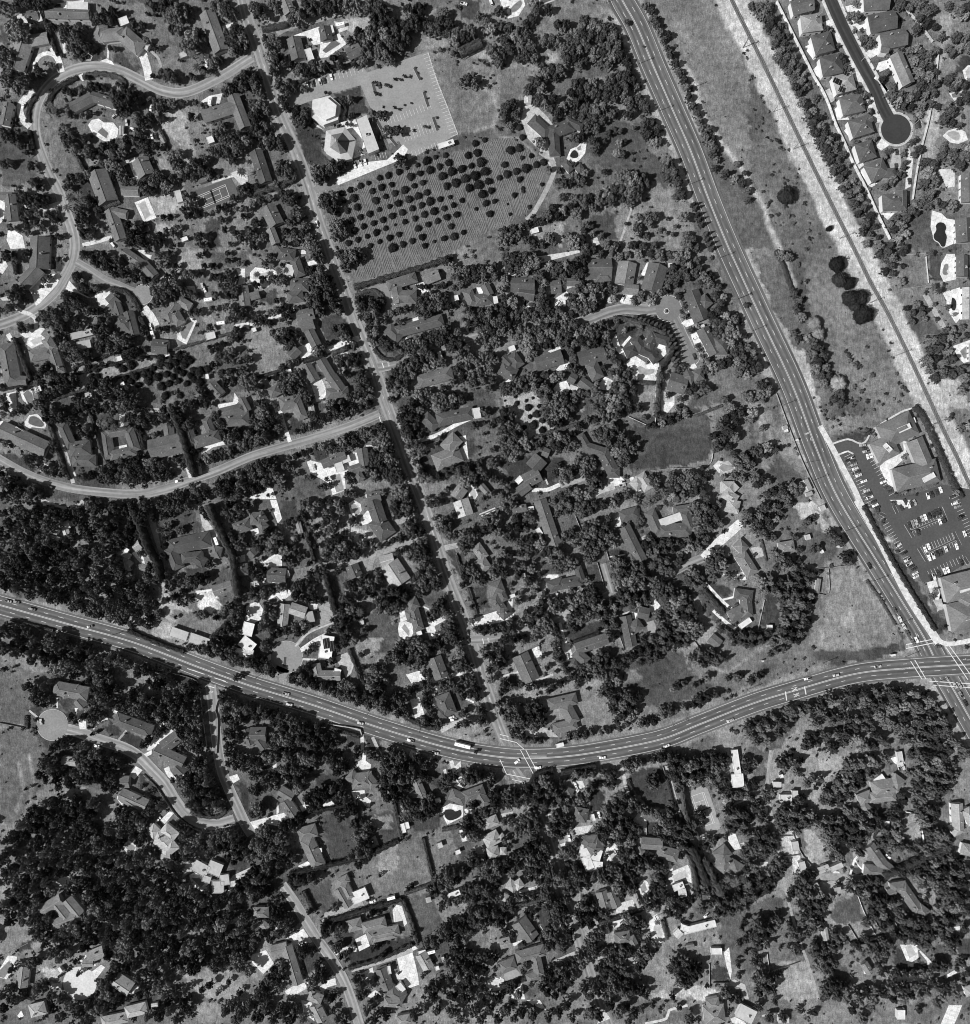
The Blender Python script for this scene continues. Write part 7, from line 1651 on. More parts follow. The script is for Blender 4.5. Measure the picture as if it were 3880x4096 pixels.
# roads and their paint
for i, (nm, which, w, tone, pts) in enumerate(ROADS):
    L = wline(pts, 4); OCC |= near_line(pts, w/2+(2.5 if nm == 'avenue' else .8), OX, OY)
    tone = tone*.8 if tone > .2 else tone
    r = struct(strip('road', L, -w/2, w/2, .02+.006*i, M['road'], tone), f'{which} {nm} of grey asphalt, seen from above')
    zz = .02+.006*i+.004
    if nm == 'avenue':
        e = w/2-2.2 if i == 0 else w/2-1.5
        for a in (-e, e): strip('edge_line', L, a-.11, a+.11, zz, M['white'], None, r)
        for a in (-.34, .34): strip('centre_line', L, a-.12, a+.12, zz, M['white'], None, r)
        lanes = (-e/2, e/2); F = wline(pts, 1.0); N = normals(F); d = MB(); al = 0
        for a in lanes:
            al = 0
            for k in range(len(F)-1):
                al += (F[k+1]-F[k]).length
                if al % 12 < 3.4:
                    p, q2 = F[k]+N[k]*a, F[k+1]+N[k+1]*a; n1, n2 = N[k]*.13, N[k+1]*.13
                    d.add([(*(p-n1), zz), (*(q2-n2), zz), (*(q2+n2), zz), (*(p+n1), zz)], [(0, 1, 2, 3)])
        d.build('lane_dashes', M['white'], r)
    elif which in ('central', 'lower central'):
        F = wline(pts, 1.0); N = normals(F); d = MB(); al = 0
        for k in range(len(F)-1):
            al += (F[k+1]-F[k]).length
            if al % 12 < 3:
                n1, n2 = N[k]*.1, N[k+1]*.1; p, q2 = F[k], F[k+1]
                d.add([(*(p-n1), zz), (*(q2-n2), zz), (*(q2+n2), zz), (*(p+n1), zz)], [(0, 1, 2, 3)])
        d.build('lane_dashes', M['white'], r)
    if which in ('hooked', 'wooded', 'lower curving', 'stop-marked', 'dark walled'):
        for a in (-w/2-.25, w/2+.25): strip('kerb', L, a-.2, a+.2, 0, M['concrete'], .5, r, h=.13)
    if which == 'dark walled':
        struct(strip('pavement', L, -w/2-2.2, -w/2-.5, .0, M['concrete'], .72, h=.14), 'pale concrete pavement left of the dark walled street')
        struct(strip('pavement', L, w/2+.5, w/2+2.4, .0, M['concrete'], .72, h=.14), 'pale concrete pavement right of the dark walled street')
for i, (x, y, r, tone) in enumerate(DISCS):
    c = W(x, y); n = 40; occ_poly([(x+r*math.cos(a*.2), y+r*math.sin(a*.2)) for a in range(32)])
    o = poly('turning_circle', [(c.x+r*math.cos(2*math.pi*k/n), c.y+r*math.sin(2*math.pi*k/n)) for k in range(n)], .13+.004*i, M['pave'], tone*.74 if .1 < tone < .6 else tone); struct(o)
    if tone < .6:
        for r_, w_, h_ in ((r+.3, .2, .12),)+(((r+1.2, .6, .115),) if tone < .1 else ()):
            run = []; n2 = 80
            for k in range(n2+1):
                v = Vector((c.x+r_*math.cos(2*math.pi*k/n2), c.y+r_*math.sin(2*math.pi*k/n2))); ux, uy = v.x+UW/2, UH/2-v.y
                gap = k == n2 or any(near_line(R_[4], R_[2]/2+.9, np.array([[ux]]), np.array([[uy]]))[0, 0] for R_ in ROADS if abs(R_[3]-tone) < .07) or any(math.hypot(ux-q[0], uy-q[1]) < q[2] for q in DISCS if q[0] != x)
                if not gap: run.append(v)
                if gap or k == n2:
                    if len(run) > 2: strip('kerb', run, -w_, w_, 0, M['concrete'], .62, o, h=h_)
                    run = []
LABELJOBS = []      # (object, kind word, adjectives, category, group) named once all houses stand
def later(o, kind, adj, cat, group, u): LABELJOBS.append((o, kind, adj, cat, group, u))
# paint on the roads
for (t, w), pts in REC['M']:
    a, b = [W(*p).to_2d() for p in pts[:2]]; struct(strip('road_marking', [a, b], -w/2, w/2, .135, M['white']), 'white painted line across the road')
GLY = bpy.data.curves
def text_mark(txt, ux, uy, h, rz, sx=1.0):
    cu = GLY.new('lettering', 'FONT'); cu.body = txt; cu.size = 1; cu.align_x = 'CENTER'; cu.align_y = 'CENTER'; cu.offset = .02
    o = link(bpy.data.objects.new('road_lettering', cu)); dg = bpy.context.evaluated_depsgraph_get()
    me = bpy.data.meshes.new_from_object(o.evaluated_get(dg)); bpy.data.objects.remove(o)
    me.materials.clear(); me.materials.append(M['white']); o = link(bpy.data.objects.new('road_lettering', me)); o.location = W(ux, uy)+Vector((0, 0, .137))
    o.rotation_euler = (0, 0, math.radians(rz)); o.scale = (h*sx, h*1.3, 1); struct(o, f'white painted letters {txt} on the asphalt'); return o
for a in (('STOP', 291.8, 273.4, 1.35, 105), ('25', 312.1, 365.6, 1.4, 18), ('ONLY', 605.3, 325.3, 1.5, 202, .9), ('SLOW', 631.3, 337.4, .9, -78), ('STOP', 158.4, 519.1, 1.4, -6), ('STOP', 366.6, 480.1, 1.3, 100), ('STOP', 208.9, 505.4, 1.3, 192)): text_mark(*a)
for cx, cy in ((596.3, 517.3), (597.6, 521.5)):
    c = W(cx, cy).to_2d(); d = MB()
    for sg in (-1, 1):
        v = Vector((math.cos(.22), math.sin(.22)))*2.2+Vector((-math.sin(.22), math.cos(.22)))*1.3*sg; n = Vector((-v.y, v.x)).normalized()*.2
        d.add([(*(c-v-n), .139+.002*sg), (*(c+v-n), .139+.002*sg), (*(c+v+n), .139+.002*sg), (*(c-v+n), .139+.002*sg)], [(0, 1, 2, 3)])
    struct(d.build('crossing_cross', M['white']), 'white painted rail crossing cross on the lower avenue')
    for s in (-1, 1): text_mark('R', cx+.25*s, cy+1.25*s*-1, 1.1, -76)
for x, y, a in REC['A']:
    d = MB(); d.add([(-1.3, -.12, 0), (.3, -.12, 0), (.3, .12, 0), (-1.3, .12, 0), (.3, -.45, 0), (1.3, 0, 0), (.3, .45, 0)], [(0, 1, 2, 3), (4, 5, 6)])
    o = d.build('turn_arrow', M['white']); o.location = W(x, y)+Vector((0, 0, .137)); o.rotation_euler = (0, 0, -math.radians(a)); struct(o, 'white painted turn arrow')
# railway: ballast bed, sleepers, two rails
RL = wline(RAIL, 4); rb = struct(strip('railway', RL, -1.45, 1.45, .0, M['ballast'], .2, h=.22), 'single railway track on dark ballast in a pale dirt strip')
OCC |= near_line(RAIL, 11, OX, OY)
F = wline(RAIL, .72); N = normals(F); d = MB()
for p, n in zip(F, N): d.box((p.x, p.y, .2), (2.5, .26, .16), math.atan2(n.y, n.x))
sl = d.build('sleepers', M['rubber'], rb); sl['kind'] = 'stuff'
for a in (-.75, .75): strip('rail', RL, a-.05, a+.05, .36, M['steel'], None, rb, h=.14)
# paving: drives, patios, walks
LEV = []
def level(pts, m=0):
    x0, y0 = min(p[0] for p in pts)-m, min(p[1] for p in pts)-m; x1, y1 = max(p[0] for p in pts)+m, max(p[1] for p in pts)+m
    l = 0
    for a, b, c, e, k in LEV:
        if a < x1 and c > x0 and b < y1 and e > y0: l = max(l, k+1)
    LEV.append((x0, y0, x1, y1, l)); return .145+.005*l
def p_alb(t): return min(.86, 1.15*t**1.4)
for (t,), pts in REC['P']:
    if len(pts) < 3: continue
    occ_poly(pts); z = level(pts); nm = 'patio' if t > .78 else ('driveway' if t > .4 else 'car_park')
    o = poly(nm, [W(*p) for p in pts], z, M['concrete' if t > .4 else 'pave'], p_alb(t), None, z)
    struct(o); later(o, {'patio': 'pale paved terrace', 'driveway': 'paved drive', 'car_park': 'asphalt lot'}[nm], '', None, None, pts[0])
for (t, w), pts in REC['S']:
    z = level(pts, w/2); nm = 'path' if w < 2 else 'driveway'; OCC |= near_line(pts, w/2+.3, OX, OY)
    o = struct(strip(nm, wline(pts, 2.5), -w/2, w/2, 0, M['concrete' if t > .4 else 'pave'], p_alb(t), h=z))
    later(o, 'pale strip path' if w < 2 else 'strip drive', '', None, None, pts[0])
# swimming pools
for (t,), pts in REC['W']:
    z = level(pts, 1); occ_poly(pts); P = [W(*p) for p in pts]; c = sum(P, Vector())/len(P); o = empty('swimming_pool', (c.x, c.y, 0))
    R = [Vector((p.x-c.x, p.y-c.y)) for p in (round_poly([v.to_2d() for v in P], 2) if len(P) > 5 else P)]
    k = len(R); cop = [r*1.0 for r in R]; out = [r+r.normalized()*.5 for r in R]
    mesh_obj('coping', [(*r, z+.09) for r in cop]+[(*r, z+.09) for r in out]+[(*r, 0) for r in out]+[(*r, z-.0) for r in cop],
             [(i, k+i, k+(i+1) % k, (i+1) % k) for i in range(k)]+[(k+i, 2*k+i, 2*k+(i+1) % k, k+(i+1) % k) for i in range(k)]+[(i, (i+1) % k, 3*k+(i+1) % k, 3*k+i) for i in range(k)], M['concrete'], o, .72)
    poly('water', R, z+.02, M['water'], max(.02, .95*t**1.25 if t > .15 else .03), o)
    later(o, 'swimming pool', 'dark' if t < .2 else ('pale' if t > .55 else 'grey'), 'pool', 'backyard swimming pools', (c.x+UW/2, UH/2-c.y))
# courts
for i, (t, pts, ln) in enumerate(REC['C']):
    occ_poly(pts); z = level(pts); P = [W(*p) for p in pts]; base = empty('tennis_court', (0, 0, 0)); poly('court_surface', P, z+.02, M['pave'], t**1.6, base, z+.02)
    Q = [W(*p).to_2d() for p in ln]; small = (Q[1]-Q[0]).length < 17 and (Q[2]-Q[1]).length < 17
    d = MB(); zz = z+.026
    def seg(a, b, w=.24):
        n = Vector((-(b-a).y, (b-a).x)).normalized()*w/2
        d.add([(*(a-n), zz), (*(b-n), zz), (*(b+n), zz), (*(a+n), zz)], [(0, 1, 2, 3)])
    if (Q[1]-Q[0]).length < (Q[2]-Q[1]).length: Q = Q[1:]+Q[:1]
    A, B, D_, E_ = Q
    def at(u, v): return A+(B-A)*u+(E_-A)*v
    for s in (((0, 0), (1, 0)), ((0, 1), (1, 1)), ((0, 0), (0, 1)), ((1, 0), (1, 1)), ((0, .125), (1, .125)), ((0, .875), (1, .875)), ((.23, .125), (.23, .875)), ((.77, .125), (.77, .875)), ((.23, .5), (.77, .5))): seg(at(*s[0]), at(*s[1]))
    d.build('court_lines', M['white'], base)
    a, b = at(.5, -.05), at(.5, 1.05); strip('net', [a, b], -.04, .04, zz+.1, M['rubber'], None, base, h=.9)
    later(base, 'tennis court', 'grey', 'court', 'private courts', pts[0])
# ---------------------------------------------------------------- houses
def h_alb(t): return 1.6*t**1.3 if t < .4 else min(.68, t*.9)
BOXW = MB(); BOXW.box((0, 0, -.5), (1, 1, 1)); WIN = BOXW.data('window', M['glass']); DOORM = BOXW.data('door', M['wood'])
CHM = MB(); CHM.box((0, 0, 0), (1.1, .8, 1.5)); CHM.box((0, 0, 1.5), (1.3, 1.0, .15)); CHM.box((0, 0, 1.65), (.5, .4, .2), 0, 1); CHIM = CHM.data('chimney', M['concrete'], [M['rubber']])
VNT = MB(); VNT.box((0, 0, 0), (.45, .45, .5)); VENT = VNT.data('roof_vent', M['trim'])
ACM = MB(); ACM.box((0, 0, 0), (1.6, 1.2, 1.0)); ACM.box((0, 0, 1), (1.1, .8, .12), 0, 1); ACU = ACM.data('air_unit', M['trim'], [M['rubber']])
def wing(root, c0, kind, a, b, w, eave, tone, wtone, lab, slope=.42, oh=.55):
    """one wing: wall box under a gable, hip or flat roof; returns roof object and ridge data"""
    ax = (b-a); L = ax.length; ax = ax.normalized() if L > .01 else Vector((1, 0)); nx = Vector((-ax.y, ax.x)); mid = (a+b)/2-c0
    if kind == 'h' and L < w: w_h = L
    rz = math.atan2(ax.y, ax.x); hl, hw = L/2, w/2
    wl = MB(); wl.box((0, 0, 0), (max(.6, L-2*oh), max(.6, w-2*oh), eave-.02))
    ob = wl.build('wall', M['wall'], root, wtone); ob.location = (mid.x, mid.y, 0); ob.rotation_euler = (0, 0, rz)
    r = MB(); t = .18
    if kind == 'f':
        r.box((0, 0, eave-.05), (L, w, .32)); pr = .22
        for cx, cy, dx, dy in ((0, hw-.12, L, .24), (0, -hw+.12, L, .24), (hl-.12, 0, .24, w-.5), (-hl+.12, 0, .24, w-.5)): r.box((cx, cy, eave+.27), (dx, dy, pr))
        top = eave+.27; rid = None
    else:
        hin = min(hw, hl-.3) if kind == 'h' else 0.0; rh = hw*slope; top = eave+rh
        z0, z1 = eave-.1, eave+.08
        vs = [(-hl, -hw, z1), (hl, -hw, z1), (hl, hw, z1), (-hl, hw, z1), (-hl+hin, 0, top), (hl-hin, 0, top),
              (-hl, -hw, z0), (hl, -hw, z0), (hl, hw, z0), (-hl, hw, z0)]
        fs = [(0, 1, 5, 4), (2, 3, 4, 5), (6, 9, 8, 7), (0, 6, 7, 1), (2, 8, 9, 3)]
        fs += [(1, 2, 5), (3, 0, 4), (1, 7, 8, 2), (3, 9, 6, 0)]
        r.add(vs, fs)
        rid = (hl-hin, top)
    ro = r.build('roof', M['flatroof' if kind == 'f' else 'roof'], root, tone); ro.location = (mid.x, mid.y, 0); ro.rotation_euler = (0, 0, rz)
    if rid and L > 5:
        cp = MB(); cp.box((0, 0, top-.05), (2*rid[0], .42, .16))
        if kind == 'h':
            for sx in (-1, 1):
                for sy in (-1, 1):
                    p, q = Vector((sx*hl, sy*hw, eave+.1)), Vector((sx*rid[0], 0, top)); dv = (q-p); n = Vector((-dv.y, dv.x, 0)).normalized()*.17; u = Vector((0, 0, .1))
                    cp.add([p-n, q-n, q+n, p+n, p-n+u, q-n+u, q+n+u, p+n+u], [(3, 2, 1, 0), (4, 5, 6, 7), (0, 1, 5, 4), (1, 2, 6, 5), (2, 3, 7, 6), (3, 0, 4, 7)])
        cpo = cp.build('ridge_cap', M['roof'], ro, min(.6, tone*random.uniform(1.05, 1.6)))
    return ob, ro, rz, mid, top
HREF = []
BUILD_MASK = []
def house(phrase, tone, ws, eave=3.0, cat='house', name='house', wtone=None, extras=True):
    zr = eave+.4
    pts = [(W(a, b, zr).to_2d(), W(c, d, zr).to_2d(), w*(1-zr/CAM_H)) for _, a, b, c, d, w in ws]
    tot = [(p-q).length*w for p, q, w in pts]; big = tot.index(max(tot)); c0 = (pts[big][0]+pts[big][1])/2
    root = empty(name, (c0.x, c0.y, 0)); wt = wtone or random.choice((.5, .55, .62, .68, .42, .72)); at = h_alb(tone)
    for i, ((k, *_r), (p, q, w)) in enumerate(zip(ws, pts)):
        ob, ro, rz, mid, top = wing(root, c0, k, p, q, w, eave+.045*i+(2.9 if (k == 'f' and w <= 4 and tone < .5 and len(ws) > 3 and 'office' in phrase) else 0), at if not (k == 'f' and tone < .3) else min(.75, at+.45), wt, phrase)
        d = (q-p).normalized(); n = Vector((-d.y, d.x)); L = (q-p).length
        u0 = (UW/2+p.x, UH/2-p.y); u1 = (UW/2+q.x, UH/2-q.y); e = Vector((n.x, -n.y))*(w/2+.6)
        rect = [(u0[0]+e.x, u0[1]+e.y), (u1[0]+e.x, u1[1]+e.y), (u1[0]-e.x, u1[1]-e.y), (u0[0]-e.x, u0[1]-e.y)]; occ_poly(rect); BUILD_MASK.append(rect)
        if i == big and extras:
            for s in (-1, 1):
                for f in (-.28, .28):
                    wo = share('window', WIN, ob, (f*L, s*(w/2-.53), 1.5), 0, (1.7, .14, 1.2))
            share('door', DOORM, ob, (0, -(w/2-.53), 1.06), 0, (1.0, .14, 2.1))
            if k != 'f' and L > 8:
                f = random.uniform(-.3, .3)*L; share('chimney', CHIM, ro, (f, random.choice((-.2, .2))*w, top-.9), random.choice((0, 1.57)), (1, 1, 1), .42)
                share('roof_vent', VENT, ro, (-f*.8+1, .22*w, eave+.3*w*.42-.1), 0)
                share('roof_vent', VENT, ro, (-f*.5-2, -.3*w, eave+.2*w*.42-.1), 0)
            elif k == 'f' and L > 7:
                share('air_unit', ACU, ro, (L*.2, 0, eave+.27), .3)
    tag(root, phrase, cat); HREF.append((phrase, c0.x+UW/2, UH/2-c0.y, root)); return root
for ph, tone, ws in HOUSES:
    two = any(k in ph for k in ('office',)) or (ws[0][1] > 590 and ws[0][2] < 160 and ws[0][1] < 690)
    house(ph, tone, ws, (4.2 if 'office' in ph else 5.2) if two else random.choice((2.9, 3.0, 3.2)), 'building' if ('office' in ph or 'barn' in ph or 'stable' in ph) else 'house', 'office_building' if 'office' in ph else ('barn' if 'barn' in ph or 'stable' in ph else 'house'), .42 if 'office' in ph else .62 if two else None)
for x1, y1, x2, y2, w in REC['m']:
    house('white mobile classroom beside the striped lot' if x1 < 345 and y1 < 200 else 'white oblong trailer hut among lower garden trees', .9, [('f', x1, y1, x2, y2, w)], 3.0, 'cabin', 'mobile_cabin', .7)
for x, y, w, l, a, t in REC['s']:
    if w < 1: continue
    ez = 2.4; c = W(x, y, ez).to_2d(); ph = ''; d = Vector((math.cos(-math.radians(a)), math.sin(-math.radians(a)))); n = Vector((-d.y, d.x))
    ax, ln, wd = (d, w, l) if w >= l else (n, l, w); root = empty('shed', (c.x, c.y, 0))
    wing(root, c, 'g' if t < .5 else 'f', c-ax*ln/2, c+ax*ln/2, wd, ez, h_alb(t), .5, '', .25, .2); later(root, 'small shed', 'pale' if t > .6 else ('grey' if t > .3 else 'dark'), 'shed', 'small garden sheds', (x, y))
    occ_poly([(x-w/2, y-l/2), (x+w/2, y-l/2), (x+w/2, y+l/2), (x-w/2, y+l/2)])
# the church group: two hexagonal halls and a long flat hall
def prism(mb, pts, z0, z1, mi=0, sc=1.0):
    c = sum((Vector(p) for p in pts), Vector((0, 0)))/len(pts); k = len(pts); P = [c+(Vector(p)-c)*sc for p in pts]
    mb.add([(p[0], p[1], z0) for p in pts]+[(*p, z1) for p in P], [tuple(range(k, 2*k))[::-1]]+[(i, (i+1) % k, k+(i+1) % k, k+i)[::-1] for i in range(k)], mi)
def hall(pts, z, name, phrase):
    P = [W(x+187.6, y, z).to_2d() for x, y in pts][::-1]; c = sum(P, Vector((0, 0)))/len(P); root = empty(name, (c.x, c.y, 0)); tag(root, phrase, 'church'); HREF.append((phrase, c.x+UW/2, UH/2-c.y, root))
    occ_poly([(x+187.6, y) for x, y in pts]); return root, [p-c for p in P], c
def ccw(P):
    s = sum(P[i][0]*P[(i+1) % len(P)][1]-P[(i+1) % len(P)][0]*P[i][1] for i in range(len(P))); return P if s > 0 else P[::-1]
root, P, c = hall([(47, 75), (60, 72), (68, 79), (66, 90), (55, 94), (46, 88)], 4.5, 'church_hall', 'white flat hexagonal hall with raised roof deck'); P = ccw(P)
d = MB(); prism(d, [p*.95 for p in P], 0, 4.4); d.build('wall', M['wall'], root, .6)
d = MB(); prism(d, P, 4.4, 4.8); d.build('lower_roof', M['flatroof'], root, .62)
U = ccw([W(x+187.6, y, 7).to_2d()-c for x, y in [(57, 72.5), (65, 79), (64, 87), (57, 90), (48, 84), (49, 76)]])
d = MB(); prism(d, [p*.97 for p in U], 4.8, 6.8); d.build('clerestory', M['wall'], root, .5); d = MB(); prism(d, U, 6.8, 7.3); d.build('upper_roof', M['flatroof'], root, .66)
root, P, c = hall([(57, 98), (71, 95), (79.5, 105), (76.5, 119), (68, 121), (55.5, 113)], 5, 'church', 'hexagonal church with grey pyramid roof and white spike'); P = ccw(P)
d = MB(); prism(d, [p*.94 for p in P], 0, 4.8); d.build('wall', M['wall'], root, .6)
d = MB(); prism(d, P, 4.8, 6.2, 0, .62); d.build('lower_roof', M['flatroof'], root, .46)
cc = sum(P, Vector((0, 0)))/6; Q = [cc+(p-cc)*.62 for p in P]; ap = W(65+187.6, 105.5, 13).to_2d()-c
ph = MB(); rf = empty('pyramid_roof', (0, 0, 0)); rf.parent = root
for i in range(6):
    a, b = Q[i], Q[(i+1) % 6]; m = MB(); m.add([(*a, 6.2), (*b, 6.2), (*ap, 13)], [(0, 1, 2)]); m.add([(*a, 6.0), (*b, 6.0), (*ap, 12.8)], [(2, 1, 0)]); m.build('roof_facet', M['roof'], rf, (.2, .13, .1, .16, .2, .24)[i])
d = MB(); d.box((ap.x, ap.y, 12.6), (1.6, 1.6, 5), .4, 0, (.1, .1)); d.build('spike', M['trim'], root)
root, P, c = hall([(80, 90), (87.5, 86.5), (97, 112), (88.5, 115.5)], 4.5, 'parish_hall', 'long pale flat-roofed hall right of the church'); P = ccw(P)
d = MB(); prism(d, [p*.96 for p in P], 0, 4.4); d.build('wall', M['wall'], root, .6); d = MB(); prism(d, P, 4.4, 4.9); d.build('roof', M['flatroof'], root, .5); share('air_unit', ACU, root, (0, -.5, 4.9), .3, (1.6, 1.6, 1.3))
# solar arrays
for ph, lst in (('pale house with dark solar panels on its roof', ((628.3, 61, 6, 4, 25), (631.3, 67, 3.5, 4, 25), (634.5, 55, 4, 2.5, 25))), ('flat-roofed house with two dark solar arrays', ((244.6, 483, 4, 7.5, -8), (249.2, 485, 4, 7.5, -8)))):
    h = next(r for p, _, _, r in HREF if p == ph)
    zt = 7.9 if 'pale' in ph else 3.9
    for x, y, w, l, a in lst:
        p = W(x, y, zt); d = MB(); d.box((0, 0, 0), (w, l, .15))
        for k in (-.25, .25): d.box((w*k, 0, .15), (.08, l, .03), 0, 1)
        o = d.build('solar_panel', M['panel'], h, None, [M['trim']]); o.location = p-h.location; o.rotation_euler = (0, 0, -math.radians(a))
# ---------------------------------------------------------------- trees
def leafquads(P, Nn, s, r):
    n = len(P); t = r.normal(size=(n, 3)); t -= (t*Nn).sum(1, keepdims=True)*Nn; t /= np.linalg.norm(t, axis=1, keepdims=True)+1e-9; b = np.cross(Nn, t)
    sx = (s*r.uniform(.7, 1.4, n))[:, None]; sy = (s*r.uniform(.45, .9, n))[:, None]
    v = np.stack([P-t*sx-b*sy*.3, P+b*sy-t*sx*.1, P+t*sx+b*sy*.2, P-b*sy+t*sx*.15], 1).reshape(-1, 3); return v
def add_quads(name, vs, m, core=None):
    n = len(vs)//4; me = bpy.data.meshes.new(name)
    cv, cf = core if core else (np.zeros((0, 3)), [])
    allv = np.concatenate([vs, cv]) if len(cv) else vs
    faces = np.arange(4*n).reshape(-1, 4).tolist()+[[i+4*n for i in f] for f in cf]
    me.from_pydata(allv.tolist(), [], faces); me.materials.append(m); return me
def ico(sub=1):
    bm = bmesh.new(); bmesh.ops.create_icosphere(bm, subdivisions=sub, radius=1); v = np.array([x.co[:] for x in bm.verts]); f = [[q.index for q in p.verts] for p in bm.faces]; bm.free(); return v, f
ICO = ico(1)
def crown_mesh(name, seed, n, m, kind):
    """unit crown: radius 1, z from 0 to 1, leaves sit on the outside of many small limbs' clumps"""
    r = np.random.default_rng(seed); lob = []
    if kind == 'pine':
        for lay in range(4):
            nb_ = r.integers(6, 9); a0 = r.uniform(0, 6.3); rad = (1.0, .82, .6, .3)[lay]
            for i in range(nb_):
                a = a0+6.283*i/nb_+r.uniform(-.25, .25); L = rad*r.uniform(.72, 1.12)
                for t in (.45, .75, 1.0): lob.append((L*t*math.cos(a), L*t*math.sin(a), .2+.22*lay-.08*t+r.uniform(-.03, .03), .15-.05*t+.02*r.random()))
    else:
        nl = dict(broad=27, orch=14, shrub=9)[kind]; ell = r.uniform(.8, 1.0)
        for i in range(nl):
            a = r.uniform(0, 6.283); d = math.sqrt(r.uniform(.0, 1))*.86; z = .2+.55*math.sqrt(max(0, 1-d*d))+r.uniform(-.16, .16)
            R = r.uniform(.15, .33)*(1.1 if kind in ('orch', 'shrub') else 1)*(1-.3*d)
            lob.append((d*math.cos(a), d*math.sin(a)*ell, z, R))
        for i in range(5 if kind == 'broad' else 0):
            a = r.uniform(0, 6.283); d = r.uniform(.9, 1.15); lob.append((d*math.cos(a), d*math.sin(a)*ell, r.uniform(.2, .45), r.uniform(.09, .15)))
    lob.append((0, 0, .45, .4 if kind != 'pine' else .22)); P = []; Nn = []; per = n/sum(q[3]**1.6 for q in lob)
    for x, y, z, R in lob:
        k = max(6, int(per*R**1.6)); v = r.normal(size=(k, 3)); v[:, 2] = np.abs(v[:, 2])*1.0-.3; v /= np.linalg.norm(v, axis=1, keepdims=True)
        rad = R*r.uniform(.7, 1.2, (k, 1)); P.append(np.array([x, y, z])+v*rad*np.array([1, 1, .8])); Nn.append(v+r.normal(size=(k, 3))*.5)
    P = np.concatenate(P); Nn = np.concatenate(Nn); Nn /= np.linalg.norm(Nn, axis=1, keepdims=True); P[:, 2] = np.clip(P[:, 2], .02, 1.15)
    cv = []; cf = []; o = 0
    for x, y, z, R in lob:
        w = ICO[0]*(R*(.74 if kind != 'orch' else .95))*np.array([1, 1, .75])*r.uniform(.8, 1.15, (len(ICO[0]), 1))+np.array([x, y, z]); cv.append(w); cf += [[i+o for i in f] for f in ICO[1]]; o += len(w)
    return add_quads(name, leafquads(P, Nn, dict(broad=.07, pine=.06, orch=.075, shrub=.11)[kind], r), m, (np.concatenate(cv), cf))
def cone_mesh(name, seed, n, m):
    r = np.random.default_rng(seed); h = r.random(n)**1.4; a = r.uniform(0, 6.283, n); R = (1-h)*(.8+.25*np.sin(a*5+h*20))*r.uniform(.75, 1.1, n)+.03
    P = np.stack([R*np.cos(a), R*np.sin(a), h], 1); Nn = np.stack([np.cos(a), np.sin(a), .7+0*a], 1)+r.normal(size=(n, 3))*.4; Nn /= np.linalg.norm(Nn, axis=1, keepdims=True)
    k = 12; cv = np.array([(.68*math.cos(6.283*i/k), .68*math.sin(6.283*i/k), 0) for i in range(k)]+[(0, 0, .92)]); cf = [[i, (i+1) % k, k] for i in range(k)]
    return add_quads(name, leafquads(P, Nn, .09, r), m, (cv, cf))
def frond_mesh(name, seed, nf, m, droop=.55, flatn=1.0):
    r = np.random.default_rng(seed); vs = []
    for i in range(nf):
        a = 6.283*i/nf*2.4+r.uniform(-.15, .15); up = r.uniform(.1, 1.0); L = r.uniform(.8, 1.05); d = np.array([math.cos(a), math.sin(a), 0]); s = np.array([-d[1], d[0], 0]); prev = None
        for k in range(9):
            t = k/8; p = d*L*(t*(1-.12*t))+np.array([0, 0, up*.55*t-droop*t*t*1.1]); 
            if prev is not None:
                w = .085*math.sin(math.pi*min(1, .12+t*.9))+.012
                for sg in (-1, 1):
                    q = s*sg*w+np.array([0, 0, -w*.5])-d*0; vs += [prev, p, p+q+d*.05, prev+q+d*.05]
            prev = p
    return add_quads(name, np.array(vs), m)
BROAD = [crown_mesh('crown', 100+i, 2600, M['leafpale'] if i in (4, 6) else M['leaf'], 'broad') for i in range(7)]+[crown_mesh('crown', 140+i, 2600, M['leafdark'], 'broad') for i in range(4)]
NBR = len(BROAD); BROAD += [crown_mesh('crown', 160+i, 2200, M['leafpale' if i > 3 else 'leafdark' if i % 2 else 'leaf'], 'pine') for i in range(6)]
def pick(x, y):
    """conifers are commoner in the lower woods"""
    if y > 600 and x < 200 and random.random() < .5: return random.choice((4, 7, NBR+4, NBR+5))
    return random.randrange(NBR, len(BROAD)) if random.random() < (.42 if y > 430 else .16) else random.randrange(NBR)
def dome_mesh(name, seed, n, m):
    """dense rounded crown with an uneven lumpy outline"""
    r = np.random.default_rng(seed); ph = r.uniform(0, 6.28, 6)
    def rad(a, e): return .9+.07*np.sin(3*a+ph[0])+.06*np.sin(5*a+ph[1]+2*e)+.05*np.sin(9*a+ph[2])*np.cos(4*e+ph[3])
    a = r.uniform(0, 6.283, n); e = np.arcsin(r.random(n)); R = rad(a, e)*r.uniform(.9, 1.12, n)
    v = np.stack([np.cos(a)*np.cos(e), np.sin(a)*np.cos(e), np.sin(e)], 1); P = v*R[:, None]; P[:, 2] = P[:, 2]*.9+.04
    Nn = v+r.normal(size=(n, 3))*.5; Nn /= np.linalg.norm(Nn, axis=1, keepdims=True)
    A, E = np.meshgrid(np.linspace(0, 6.283, 20, endpoint=False), np.linspace(0, 1.5, 7)); Rr = rad(A, E)*.93
    cv = np.stack([Rr*np.cos(A)*np.cos(E), Rr*np.sin(A)*np.cos(E), Rr*np.sin(E)*.9], -1).reshape(-1, 3); cf = [[i*20+j, i*20+(j+1) % 20, i*20+20+(j+1) % 20, i*20+20+j] for i in range(6) for j in range(20)]+[list(range(120, 140))]
    return add_quads(name, leafquads(P, Nn, .075, r), m, (cv, cf))
ORCHM = [dome_mesh('crown', 200+i, 800, M['orchard']) for i in range(4)]
